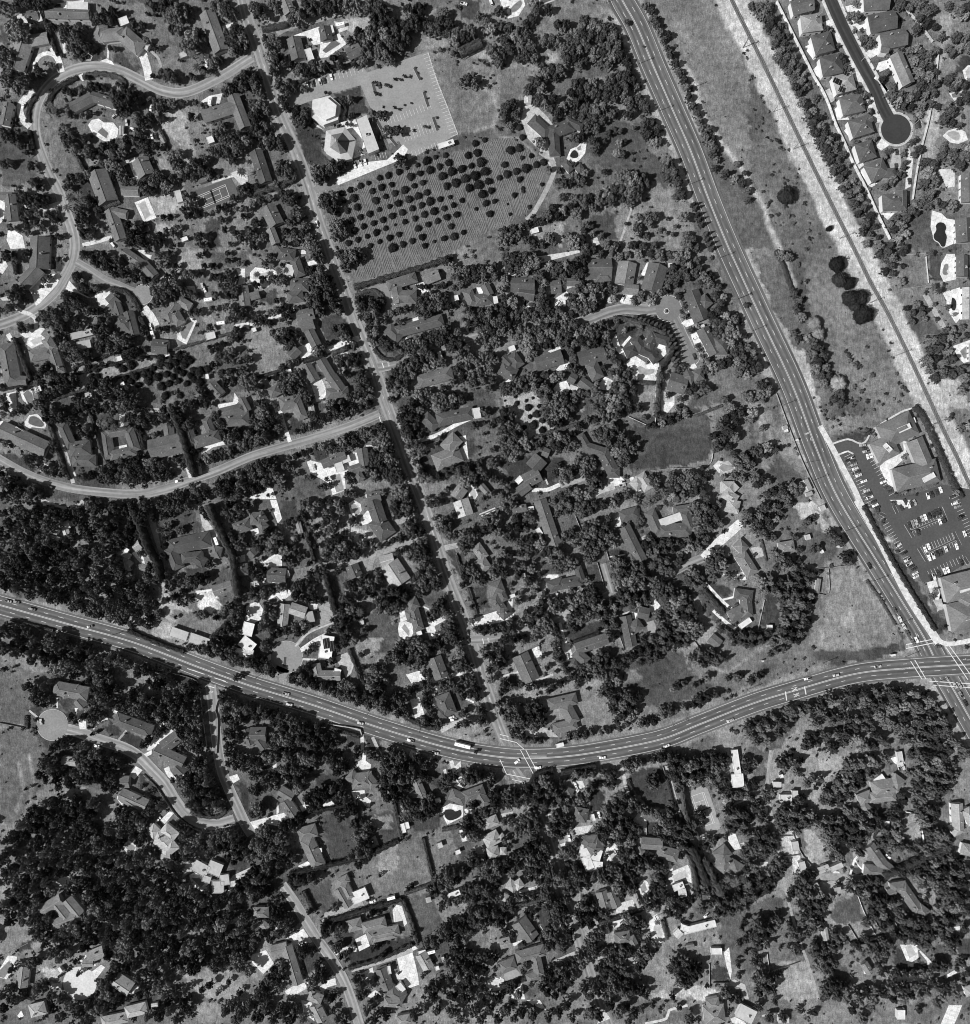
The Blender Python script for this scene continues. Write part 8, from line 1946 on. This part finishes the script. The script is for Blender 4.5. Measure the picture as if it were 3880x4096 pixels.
SHRUB = [crown_mesh('shrub', 220+i, 420, M['leaf' if i % 2 else 'leafdark'], 'shrub') for i in range(4)]
CONE = [cone_mesh('crown', 240+i, 1000, M['leafdark']) for i in range(3)]
PALM = [frond_mesh('fronds', 260+i, 26, M['leafdark']) for i in range(3)]; BIGPALM = frond_mesh('fronds', 270, 80, M['leafpale'], .75)
def trunk_mesh(seed):
    """tapered unit trunk with a few limbs reaching into the crown (height 1)"""
    r = random.Random(seed); d = MB()
    def limb(a, b, ra, rb):
        a, b = Vector(a), Vector(b); ax = (b-a).normalized(); u = ax.orthogonal().normalized(); v = ax.cross(u); vs = []
        for p, q in ((a, ra), (b, rb)):
            for k in range(6): vs.append(p+(u*math.cos(k*1.0472)+v*math.sin(k*1.0472))*q)
        d.add(vs, [(k, (k+1) % 6, 6+(k+1) % 6, 6+k) for k in range(6)])
    limb((0, 0, 0), (.02, .01, .45), .06, .045)
    for k in range(4):
        a = k*1.57+r.uniform(-.4, .4); limb((.02, .01, .42), (.3*math.cos(a), .3*math.sin(a), .75), .035, .015)
    return d.data('trunk', M['bark'])
TRUNKS = [trunk_mesh(i) for i in range(3)]
PT = MB()
for k in range(6): PT.box((0, 0, k/6), (.36-.02*k, .36-.02*k, 1/6), k*.3)
PTRUNK = PT.data('trunk', M['bark'])
# every crown seen in the survey, then the woods filled in between
ALL = [(x, y, r, 't') for x, y, r in REC['t'] if r > .5]+[(x, y, r, 'o') for x, y, r in REC['o']]+[(x, y, r, 'c') for x, y, r in REC['c']]+[(x, y, r, 'd') for x, y, r in REC['d']]+[(x, y, r, 'p') for x, y, r in REC['p']]+[(x, y, r, 'y') for x, y, r in REC['y']]
cell = {}
for a in ALL: cell.setdefault((int(a[0]//8), int(a[1]//8)), []).append(a)
def crowded(x, y, r, k=.6):
    i, j = int(x//8), int(y//8)
    return any(math.hypot(a[0]-x, a[1]-y) < (a[2]+r)*k for di in (-1, 0, 1) for dj in (-1, 0, 1) for a in cell.get((i+di, j+dj), ()))
for (sp, r0, r1), pts in REC['Z']:
    x0, x1 = min(p[0] for p in pts), max(p[0] for p in pts); y0, y1 = min(p[1] for p in pts), max(p[1] for p in pts)
    for _ in range(int((x1-x0)*(y1-y0)/sp**2*7)):
        x, y, r = random.uniform(x0, x1), random.uniform(y0, y1), random.uniform(r0, r1)*random.choice((1, 1.2, 1.5))
        if not inside(pts, np.array([[x]]), np.array([[y]]))[0, 0] or is_occ(x, y) or crowded(x, y, r, .56): continue
        a = (x, y, r, 't'); ALL.append(a); cell.setdefault((int(x//8), int(y//8)), []).append(a)
def tree_height(r, k, rnd):
    return {'t': 1.2*r+1.2+rnd*1.8, 'o': .85*r+.3, 'd': 1.15*r+1, 'c': 2.9*r+1, 'p': 6+r, 'y': 7}[k]
def spread(r, k, x=0, y=0): return r*((.85 if not (y > 480 and x > 375) else .8) if k == 't' else .95 if k == 'o' else 1)
BM_ = np.zeros(OX.shape, bool); RM_ = np.zeros(OX.shape, bool)
for rect in BUILD_MASK: BM_ |= inside(rect, OX, OY)
for R_ in ROADS:
    if R_[1] not in ('wooded', 'tree-shaded', 'central', 'lower central'): RM_ |= near_line([(x-1.6, y) for x, y in R_[4]], R_[2]/2+1.8, OX, OY)
    elif R_[1] == 'central': RM_ |= near_line([(x-1.2, y) for x, y in R_[4]], 3.2, OX, OY)
for x, y, r, t in DISCS: RM_ |= np.hypot(OX-x, OY-y) < r
def share_of(mask, x, y, r):
    i0, j0 = int(y+60), int(x+60); k = max(1, int(r)); a = mask[max(0, i0-k):i0+k+1, max(0, j0-k):j0+k+1]
    return a.mean() if a.size else 0
def fit(a):
    """crowns stand beside roofs and streets, so trim those the rough survey radius would push over them"""
    x, y, r, k = a
    if k != 't': return a
    for mask, keep in ((BM_, .26), (RM_, .14)):
        f = share_of(mask, x, y, r)
        for _ in range(4):
            if f <= keep: break
            best = min(((share_of(mask, x+dx, y+dy, r*.9), x+dx, y+dy) for dx in (-1.6, 0, 1.6) for dy in (-1.6, 0, 1.6)), key=lambda q: q[0]); f, x, y = best; r *= .9
    return (x, y, r, k)
ALL = [fit(a) for a in ALL]; ALL = [a for a in ALL if a[2] > .8]
order = sorted(range(len(ALL)), key=lambda i: -ALL[i][2]); nb = 0; single = set()
for i in order:
    x, y, r, k = ALL[i]
    if not (-r < x < UW+r and -r < y < UH+r): continue
    if k != 't' or nb < 300:
        single.add(i); nb += (k == 't')
GN_PTS = []
TREEITEMS = []
for i, (x, y, r, k) in enumerate(ALL):
    rnd = random.random(); H = tree_height(r, k, rnd); p = W(x-(.1*r if k == 't' else .16*r if k in 'od' else 0), y, H*.62); rz = random.uniform(0, 6.28); vi = pick(x, y)
    if k == 't' and vi >= NBR: H *= 1.3; p = W(x-.1*r, y, H*.5)
    base = H*(.12 if k == 't' else 0 if k == 'o' else .05)
    if i not in single: GN_PTS.append((p.x, p.y, base, vi, rz, spread(r, k, x, y)*random.uniform(.93, 1.12), H-base)); continue
    g = {'t': ('broadleaf_tree', 'broadleaf trees of the gardens and woods'), 'o': ('orchard_tree', 'round orchard trees'), 'd': ('oak_tree', 'dense dark round trees'), 'c': ('cypress_tree', 'narrow conical cypresses'), 'p': ('palm_tree', 'garden palms'), 'y': ('palm_tree', 'large shaggy palms in the creek')}[k]
    o = empty(g[0], (p.x, p.y, 0))
    if k in 'py':
        h = H-1.2; share('trunk', PTRUNK, o, (0, 0, 0), 0, (1, 1, h)); share('crown', BIGPALM if k == 'y' else random.choice(PALM), o, (0, 0, h), rz, (r*1.1, r*1.1, r))
    else:
        share('trunk', random.choice(TRUNKS), o, (0, 0, 0), rz, (max(2.5, r), max(2.5, r), H*.95))
        me = BROAD[vi] if k == 't' else random.choice(ORCHM if k in 'od' else CONE)
        s = spread(r, k, x, y)*random.uniform(.95, 1.08); share('crown', me, o, (0, 0, base), rz, (s, s*random.uniform(.8, 1.12), H-base))
    adj = {'t': 'huge' if r >= 8 else 'large' if r > 5.5 else '', 'o': '', 'd': '', 'c': '', 'p': '', 'y': 'shaggy'}[k]
    later(o, {'t': 'tree', 'o': 'orchard tree', 'd': 'dense dark tree', 'c': 'cypress', 'p': 'palm', 'y': 'palm'}[k], adj, 'tree', g[1], (x, y))
# trees beyond the frame and undergrowth between the gardens
for _ in range(1400):
    x, y = random.uniform(-85, UW+85), random.uniform(-85, UH+85)
    if -6 < x < UW+6 and -6 < y < UH+6: continue
    if near_line(RAIL, 14, np.array([[x]]), np.array([[y]]))[0, 0] or any(near_line(R_[4], 12, np.array([[x]]), np.array([[y]]))[0, 0] for R_ in ROADS[:2]): continue
    r = random.uniform(2.5, 6); H = tree_height(r, 't', .5); p = W(x, y); GN_PTS.append((p.x, p.y, .5, random.randrange(len(BROAD)), random.uniform(0, 6), r, H))
def scatter(name, protos, pts, label):
    col = bpy.data.collections.new(name+'_kinds')
    for i, m in enumerate(protos): col.objects.link(bpy.data.objects.new(f'{name}_kind_{i:02d}', m))
    me = bpy.data.meshes.new(name); me.from_pydata([a[:3] for a in pts], [], [])
    A = me.attributes
    a = A.new('kind_index', 'INT', 'POINT'); a.data.foreach_set('value', [int(q[3]) for q in pts])
    a = A.new('turn', 'FLOAT_VECTOR', 'POINT'); a.data.foreach_set('vector', np.array([(0, 0, q[4]) for q in pts], np.float32).ravel())
    a = A.new('size', 'FLOAT_VECTOR', 'POINT'); a.data.foreach_set('vector', np.array([(q[5], q[5], q[6]) for q in pts], np.float32).ravel())
    o = link(bpy.data.objects.new(name, me)); ng = bpy.data.node_groups.new(name, 'GeometryNodeTree')
    ng.interface.new_socket('Geometry', in_out='INPUT', socket_type='NodeSocketGeometry'); ng.interface.new_socket('Geometry', in_out='OUTPUT', socket_type='NodeSocketGeometry')
    N = ng.nodes; gi, go = N.new('NodeGroupInput'), N.new('NodeGroupOutput'); ip = N.new('GeometryNodeInstanceOnPoints'); ci = N.new('GeometryNodeCollectionInfo')
    ci.inputs['Collection'].default_value = col; ci.inputs['Separate Children'].default_value = True; ci.inputs['Reset Children'].default_value = True
    def na(nm, t):
        n = N.new('GeometryNodeInputNamedAttribute'); n.data_type = t; n.inputs['Name'].default_value = nm; return n.outputs[0]
    lk = ng.links.new; lk(gi.outputs[0], ip.inputs['Points']); lk(ci.outputs[0], ip.inputs['Instance']); ip.inputs['Pick Instance'].default_value = True
    lk(na('kind_index', 'INT'), ip.inputs['Instance Index']); lk(na('turn', 'FLOAT_VECTOR'), ip.inputs['Rotation']); lk(na('size', 'FLOAT_VECTOR'), ip.inputs['Scale']); lk(ip.outputs[0], go.inputs[0])
    md = o.modifiers.new('scatter', 'NODES'); md.node_group = ng; o['kind'] = 'stuff'; o['label'] = label; o['category'] = 'trees' if 'wood' in name else 'shrubs'; return o
scatter('woodland', BROAD, GN_PTS, 'smaller tree crowns filling the gardens and woods')
U_ = []
for _ in range(17000):
    x, y = random.uniform(-40, UW+40), random.uniform(-40, UH+40)
    if is_occ(x, y): continue
    op = OPEN[int(y+60), int(x+60)]
    if op and random.random() < .86: continue
    r = random.choice((.5, .7, .9, 1.1, 1.4, 1.9)) if not op else random.choice((.35, .5, .7)); p = W(x, y); U_.append((p.x, p.y, -.1, random.randrange(4), random.uniform(0, 6.28), r*1.1, r*1.2))
scatter('undergrowth', SHRUB, U_, 'low bushes and weeds scattered between lawns and trees')
for x, y, r in REC['b']:
    p = W(x, y, r*.6); o = share('shrub', random.choice(SHRUB), None, (p.x, p.y, -.1), random.uniform(0, 6.28), (r*1.2, r*1.2, r*1.5)); later(o, 'bush', '', 'shrub', 'separate bushes', (x, y))
# hedges: clipped leafy walls
for (w, h), pts in REC['h']:
    L = smooth_line([W(x, y, h*.6).to_2d() for x, y in pts], 1.2); N = normals(L); r = RNG; P = []; Q = []
    ln = sum((L[i+1]-L[i]).length for i in range(len(L)-1)); n = int(min(9000, ln*(w+2*h)*7))
    ii = r.integers(0, len(L)-1, n); tt = r.random(n); side = r.random(n); ang = r.uniform(0, math.pi, n)
    wob = 1+.3*np.sin(ii*1.3)+.2*np.sin(ii*.37+1)
    for k in range(n):
        p = L[ii[k]].lerp(L[ii[k]+1], tt[k]); ca, sa = math.cos(ang[k]), math.sin(ang[k]); ca = math.copysign(abs(ca)**.6, ca); sa = sa**.6
        o = N[ii[k]]*(ca*w/2*wob[k]); P.append((p.x+o.x, p.y+o.y, h*sa*(.85+.25*side[k]))); Q.append((N[ii[k]].x*ca, N[ii[k]].y*ca, sa+.15))
    P = np.array(P); Q = np.array(Q)+r.normal(size=(n, 3))*.35; Q /= np.linalg.norm(Q, axis=1, keepdims=True)
    vs = leafquads(P, Q, .3, r); cv = []; cf = []
    for i, p in enumerate(L):
        for a, z in ((-.4, 0), (-.34, .8), (.34, .8), (.4, 0)): q = p+N[i]*(w*a); cv.append((q.x, q.y, h*z))
        if i:
            for k in range(3): cf.append([4*i-4+k, 4*i+k, 4*i+k+1, 4*i-3+k])
    me = add_quads('hedge', vs, M['hedge'], (np.array(cv), cf)); o = link(bpy.data.objects.new('hedge', me)); later(o, 'hedge', 'tall' if h > 4 else '', 'hedge', 'dark garden hedges', pts[len(pts)//2])
# garden walls and fences
for (t, h), pts in REC['K']:
    o = strip('garden_wall', wline(pts, 3), -.3, .3, 0, M['concrete'], p_alb(t), h=h+.6); later(o, 'garden wall', 'pale', 'wall', 'pale garden walls', pts[len(pts)//2])
for (t,), pts in REC['k']:
    L = wline(pts, 3); o = empty('fence', (*L[0], 0)); L2 = [p-L[0] for p in L]
    strip('rail_boards', L2, -.06, .06, .1, M['concrete'], t, o, h=1.3); ps = MB()
    for p in L2[::1]: ps.box((p.x, p.y, 0), (.2, .2, 1.6))
    ps.build('posts', M['wood'], o); later(o, 'fence', '', 'fence', 'lot fences', pts[len(pts)//2])
# ---------------------------------------------------------------- orchard furrows
d = MB(); ORW = np.array(ORCH); row = 0; dirv = Vector((.31, .95)); nrm = Vector((.95, -.31))
s = -30.0; k5 = 0
org = Vector((246, 165))
while s < 190:
    n = 130; run = []
    for k in range(n):
        t = -60+k*1.35; wig = .7*math.sin(t*.06+s*.05)+.45*math.sin(t*.17+s*.3)
        run.append(org+nrm*(s+wig)+dirv*t)
    X = np.array([[p.x for p in run]]); Y = np.array([[p.y for p in run]]); ins = inside(ORCH, X, Y)[0]
    for k in range(n-1):
        if ins[k] and ins[k+1]:
            a, b = run[k], run[k+1]; h = .24*(.55+.6*abs(math.sin(k*.31+s*2.1)))
            if (k*7+k5*13) % 41 < 3: continue
            A0, A1, A2 = W(a.x-.42, a.y), W(a.x, a.y), W(a.x+.42, a.y); B0, B1, B2 = W(b.x-.42, b.y), W(b.x, b.y), W(b.x+.42, b.y)
            A1.z = B1.z = h; A0.z = A2.z = B0.z = B2.z = .01; d.add([A0, A1, A2, B0, B1, B2], [(0, 3, 4, 1), (1, 4, 5, 2)])
    k5 += 1; s += 1.28 if k5 % 5 else 2.4
o = d.build('furrows', M['pave'], None, .165); o['kind'] = 'stuff'; o['label'] = 'parallel ploughed furrows between the orchard trees'; o['category'] = 'furrows'
# ---------------------------------------------------------------- vehicles
def car_data(style):
    b = MB(); L, w = dict(sedan=(4.9, 1.85), wagon=(4.9, 1.9), pickup=(5.2, 1.9))[style]; w2 = w/2
    prof = [(-L/2, .35), (-L/2+.05, .72), (-L/2+.25, .9), (-.2*L, .93), (.2*L, .93), (L/2-.35, .82), (L/2-.04, .66), (L/2, .35)]
    n = len(prof); vs = [(x, s*w2*(1 if z < .8 else .93), z) for s in (-1, 1) for x, z in prof]
    b.add(vs, [(i, n+i, n+i+1, i+1) for i in range(n-1)]+[tuple(range(n)), tuple(range(2*n-1, n-1, -1)), (0, n-1, 2*n-1, n)])
    a, c = dict(sedan=(-.16, .14), wagon=(-.42, .14), pickup=(-.02, .17))[style]
    b.box(((a+c)/2*L, 0, 1.36), ((c-a)*L*.84, w*.76, .07))
    for sx in (-.31, .31):
        for sy in (-1, 1): b.box((sx*L, sy*(w2-.12), 0), (.64, .22, .62), 0, 1)
    if style == 'pickup': b.box((-.27*L, 0, .915), (.38*L, w*.78, .03), 0, 1)
    body = b.data('car', M['paint'], [M['rubber']])
    g = MB(); g.box(((a+c)/2*L, 0, .92), ((c-a)*L*1.16, w*.88, .45), 0, 0, (.74, .88)); return body, g.data('cabin_glass', M['glass'])
CARS = {k: car_data(k) for k in ('sedan', 'wagon', 'pickup')}
def word(t): return 'white' if t >= .75 else 'pale' if t >= .45 else 'grey' if t >= .2 else 'dark'
for x, y, a, t in REC['a']:
    st = random.choice(('sedan', 'sedan', 'sedan', 'wagon', 'pickup')); body, gl = CARS[st]; p = W(x, y, .6); rz = -math.radians(a)
    z = .15 + (.05 if is_occ(x, y) else 0)
    if not (-3 < x < UW+3): continue
    o = share('car', body, None, (p.x, p.y, z), rz+random.choice((0, math.pi)), (1, 1, 1), t*.95); share('cabin_glass', gl, o, (0, 0, 0)); later(o, 'car', word(t), 'car', 'cars seen from the air', (x, y))
def boxy(name, L, w, h, t, x, y, a, kind, cat):
    p = W(x, y, h/2); b = MB(); b.box((0, 0, .5), (L, w, h-.5), 0, 0, (.97, .94))
    for sx in (-.32, .32):
        for sy in (-1, 1): b.box((sx*L, sy*(w/2-.14), 0), (.8, .26, .7), 0, 1)
    o = b.build(name, M['paint'], None, t, [M['rubber']]); o.location = (p.x, p.y, .16); o.rotation_euler = (0, 0, -math.radians(a))
    g = MB(); g.box((L/2-.02, 0, 1.2), (.12, w*.86, .7)); g.build('windscreen', M['glass'], o); v = MB(); v.box((L*.1, 0, h), (.8, .6, .22)); v.box((-L*.25, 0, h), (.6, .6, .15)); v.build('roof_hatch', M['trim'], o)
    later(o, kind, 'white', cat, None, (x, y)); return o
for x, y, a, t in REC['R']: boxy('camper_van', 6.2 if a else 5, 2.35, 2.7, t, x, y, a, 'camper van', 'van')
for x, y, a, t in REC['V']: boxy('bus', 12, 2.6, 3.2, t, x, y, a, 'long bus', 'bus')
for x, y, a in REC['B']:
    b = MB(); n = 7; out = [(3.1, 0), (2.3, .7), (1, 1.05), (-2.6, 1.0), (-2.6, -1.0), (1, -1.05), (2.3, -.7)]
    b.add([(px*.8, py*.5, .5) for px, py in out]+[(px, py, 1.3) for px, py in out], [tuple(range(n-1, -1, -1)), tuple(range(n, 2*n))]+[(i, (i+1) % n, n+(i+1) % n, n+i) for i in range(n)])
    o = b.build('boat', M['paint'], None, .85); p = W(x, y, 1); o.location = (p.x, p.y, .2); o.rotation_euler = (0, 0, -math.radians(a))
    g = MB(); g.box((.4, 0, 1.3), (.9, 1.5, .5), 0, 0, (.6, .9)); g.build('windscreen', M['glass'], o); w = MB(); w.box((-1.2, 0, 1.302), (1.8, 1.3, .03)); w.build('cockpit', M['wood'], o); tag(o, 'small white boat parked on the white driveway', 'boat')
# ---------------------------------------------------------------- street furniture
PL = MB()
for k in range(5): PL.box((0, 0, k*2.3), (.34-.03*k, .34-.03*k, 2.3), k*.2)
POLE = PL.data('pole', M['wood']); XA = MB(); XA.box((0, 0, 10.4), (.16, 2.6, .16)); XA.box((0, 0, 9.5), (.14, 1.8, .14)); XARM = XA.data('crossarm', M['wood'])
IN = MB()
for q in (-1.2, -.5, .5, 1.2): IN.box((0, q, 10.56), (.12, .12, .22))
INS = IN.data('insulators', M['trim'])
for x, y, k in REC['u']:
    p = W(x, y); o = empty('utility_pole', p, math.radians(24)); share('pole', POLE, o, (0, 0, 0)); share('crossarm', XARM, o, (0, 0, 0)); share('insulators', INS, o, (0, 0, 0)); later(o, 'utility pole', '', 'pole', 'wooden utility poles', (x, y))
for x, y, x2, y2 in REC['L']:
    p, q = W(x, y), W(x2, y2); o = empty('street_lamp', p); a = math.atan2(q.y-p.y, q.x-p.x); d = MB()
    for k in range(4): d.box((0, 0, k*2), (.2-.02*k, .2-.02*k, 2), 0)
    d.build('pole', M['trim'], o); d = MB(); d.box((math.cos(a)*1.3, math.sin(a)*1.3, 7.95), (2.6, .1, .1), a); d.build('arm', M['trim'], o); d = MB(); d.box((math.cos(a)*2.7, math.sin(a)*2.7, 7.85), (.8, .34, .22), a, 0, (.7, .7)); d.build('lamp_head', M['trim'], o); later(o, 'street lamp', '', 'lamp', None, (x, y))
for k in ('N', 'J'):
    for _, pts in REC[k]:
        a, b = [W(*p).to_2d() for p in pts[:2]]; w = 1.1 if k == 'N' else .6; z = level(pts, 1.5)
        o = strip('planter_island', [a, b], -w-.2, w+.2, 0, M['concrete'], .55, None, h=.3); strip('planting_bed', [a, b], -w, w, .302, M['pave'], .07, o); later(o, 'kerbed planter island', '', 'planter', 'car park planter islands', pts[0])
for x, y in REC['F']:
    p = W(x, y); o = empty('planter_ring', (p.x, p.y, .14)); ring = [Vector((1.9*math.cos(k*.2618), 1.9*math.sin(k*.2618))) for k in range(25)]
    strip('stone_rim', ring, -.25, .25, 0, M['concrete'], .7, o, h=.4); share('shrub', SHRUB[0], o, (0, 0, .05), 0, (1.2, 1.2, 1.4)); tag(o, 'round stone planter in the middle of the cul-de-sac', 'planter')
for x, y, r in REC['Y']:
    p = W(x, y); R = [Vector((r*.5*math.cos(k*1.2566+.3), r*.5*math.sin(k*1.2566+.3)*.9)) for k in range(6)]; o = empty('flower_bed', (p.x, p.y, 0)); strip('white_edging', R, -.25, .25, 0, M['concrete'], .8, o, h=.3); poly('soil', R[:5], .1, M['pave'], .08, o); share('shrub', SHRUB[1], o, (0, 0, 0), 0, (1.1, 1.1, .9)); tag(o, 'five-sided white-edged flower bed on the dark lawn', 'flower bed')
# parking stall lines
def stalls(name, x1, y1, x2, y2, n, ln, side, label):
    a, b = W(x1, y1).to_2d(), W(x2, y2).to_2d(); dv = (b-a); nn = Vector((-dv.y, dv.x)).normalized()*side; d = MB()
    for i in range(n+1):
        p = a+dv*(i/n); q = p+nn*ln; s_ = dv.normalized()*.1; d.add([(*(p-s_), 0), (*(q-s_), 0), (*(q+s_), 0), (*(p+s_), 0)], [(0, 1, 2, 3)])
    o = d.build(name, M['white']); o.location.z = .235; struct(o, label)
for args in ((228, 62.5, 271, 49.5, 15, 5, -1), (290, 89, 322, 77, 13, 5, -1), (303, 102, 324, 95, 9, 4.6, 1), (303, 102, 324, 95, 9, 4.6, -1), (322, 40, 343, 101, 24, 5, -1), (308, 119, 330, 111, 9, 4.6, 1), (281, 116, 289, 114, 4, 4.5, -1),
             (637.8, 341, 655, 378, 16, 4.8, -1), (650, 342, 667, 372, 12, 5, 1), (660, 390, 680, 424, 15, 4.8, 1), (683, 396, 709, 385, 12, 5, 1), (683, 396, 709, 385, 12, 5, -1), (694, 414, 718, 404, 11, 5, 1), (694, 414, 718, 404, 11, 5, -1), (698, 433, 724, 421, 11, 5, 1), (713, 372, 730, 410, 16, 5, 1)):
    stalls('stall_lines', *args, 'row of white painted parking stall lines')
# ---------------------------------------------------------------- labels that point at one thing each
ORDW = ['nearest', 'second nearest', 'third nearest', 'fourth nearest', 'fifth nearest', 'sixth nearest', 'seventh nearest', 'eighth nearest', 'ninth nearest', 'tenth nearest']
DIRS = ['right of', 'above right of', 'above', 'above left of', 'left of', 'below left of', 'below', 'below right of']
HX = np.array([h[1] for h in HREF]); HY = np.array([h[2] for h in HREF])
def ordn(i): return ORDW[i] if i < 10 else f'{i+1}th nearest'
kinds = {}
for j in LABELJOBS: kinds.setdefault(j[1], []).append((j[5][0], j[5][1], j))
if 'tree' in kinds:        # count every crown of the survey, also those not built singly
    kinds['tree'] += [(ALL[i][0], ALL[i][1], None) for i in range(len(ALL)) if i not in single and ALL[i][3] == 't']
for kind, items in kinds.items():
    X = np.array([i[0] for i in items]); Y = np.array([i[1] for i in items])
    D = np.hypot(X[:, None]-HX[None], Y[:, None]-HY[None]); A = np.round(np.arctan2(-(Y[:, None]-HY[None]), X[:, None]-HX[None])/(math.pi/4)).astype(int) % 8
    rank = np.zeros(D.shape, int)
    for h in range(len(HREF)):
        cnt = [0]*8
        for i in np.argsort(D[:, h]): rank[i, h] = cnt[A[i, h]]; cnt[A[i, h]] += 1
    for i, (x, y, j) in enumerate(items):
        if j is None: continue
        near = np.argsort(D[i])[:7]; best = min(near, key=lambda h: (rank[i, h]*22+D[i, h])+(1000 if len((ordn(rank[i, h])+' '+kind+' '+DIRS[A[i, h]]+' the '+HREF[h][0]).split()) > 16 else 0))
        txt = f'{ordn(rank[i, best])} {kind} {DIRS[A[i, best]]} the {HREF[best][0]}'
        if j[2] and len(txt.split()) < 16: txt = f'{ordn(rank[i, best])} {kind}, {j[2]}, {DIRS[A[i, best]]} the {HREF[best][0]}'
        o = j[0]; o['label'] = ' '.join(txt.split()[:16])
        if j[3]: o['category'] = j[3]
        if j[4]: o['group'] = j[4]
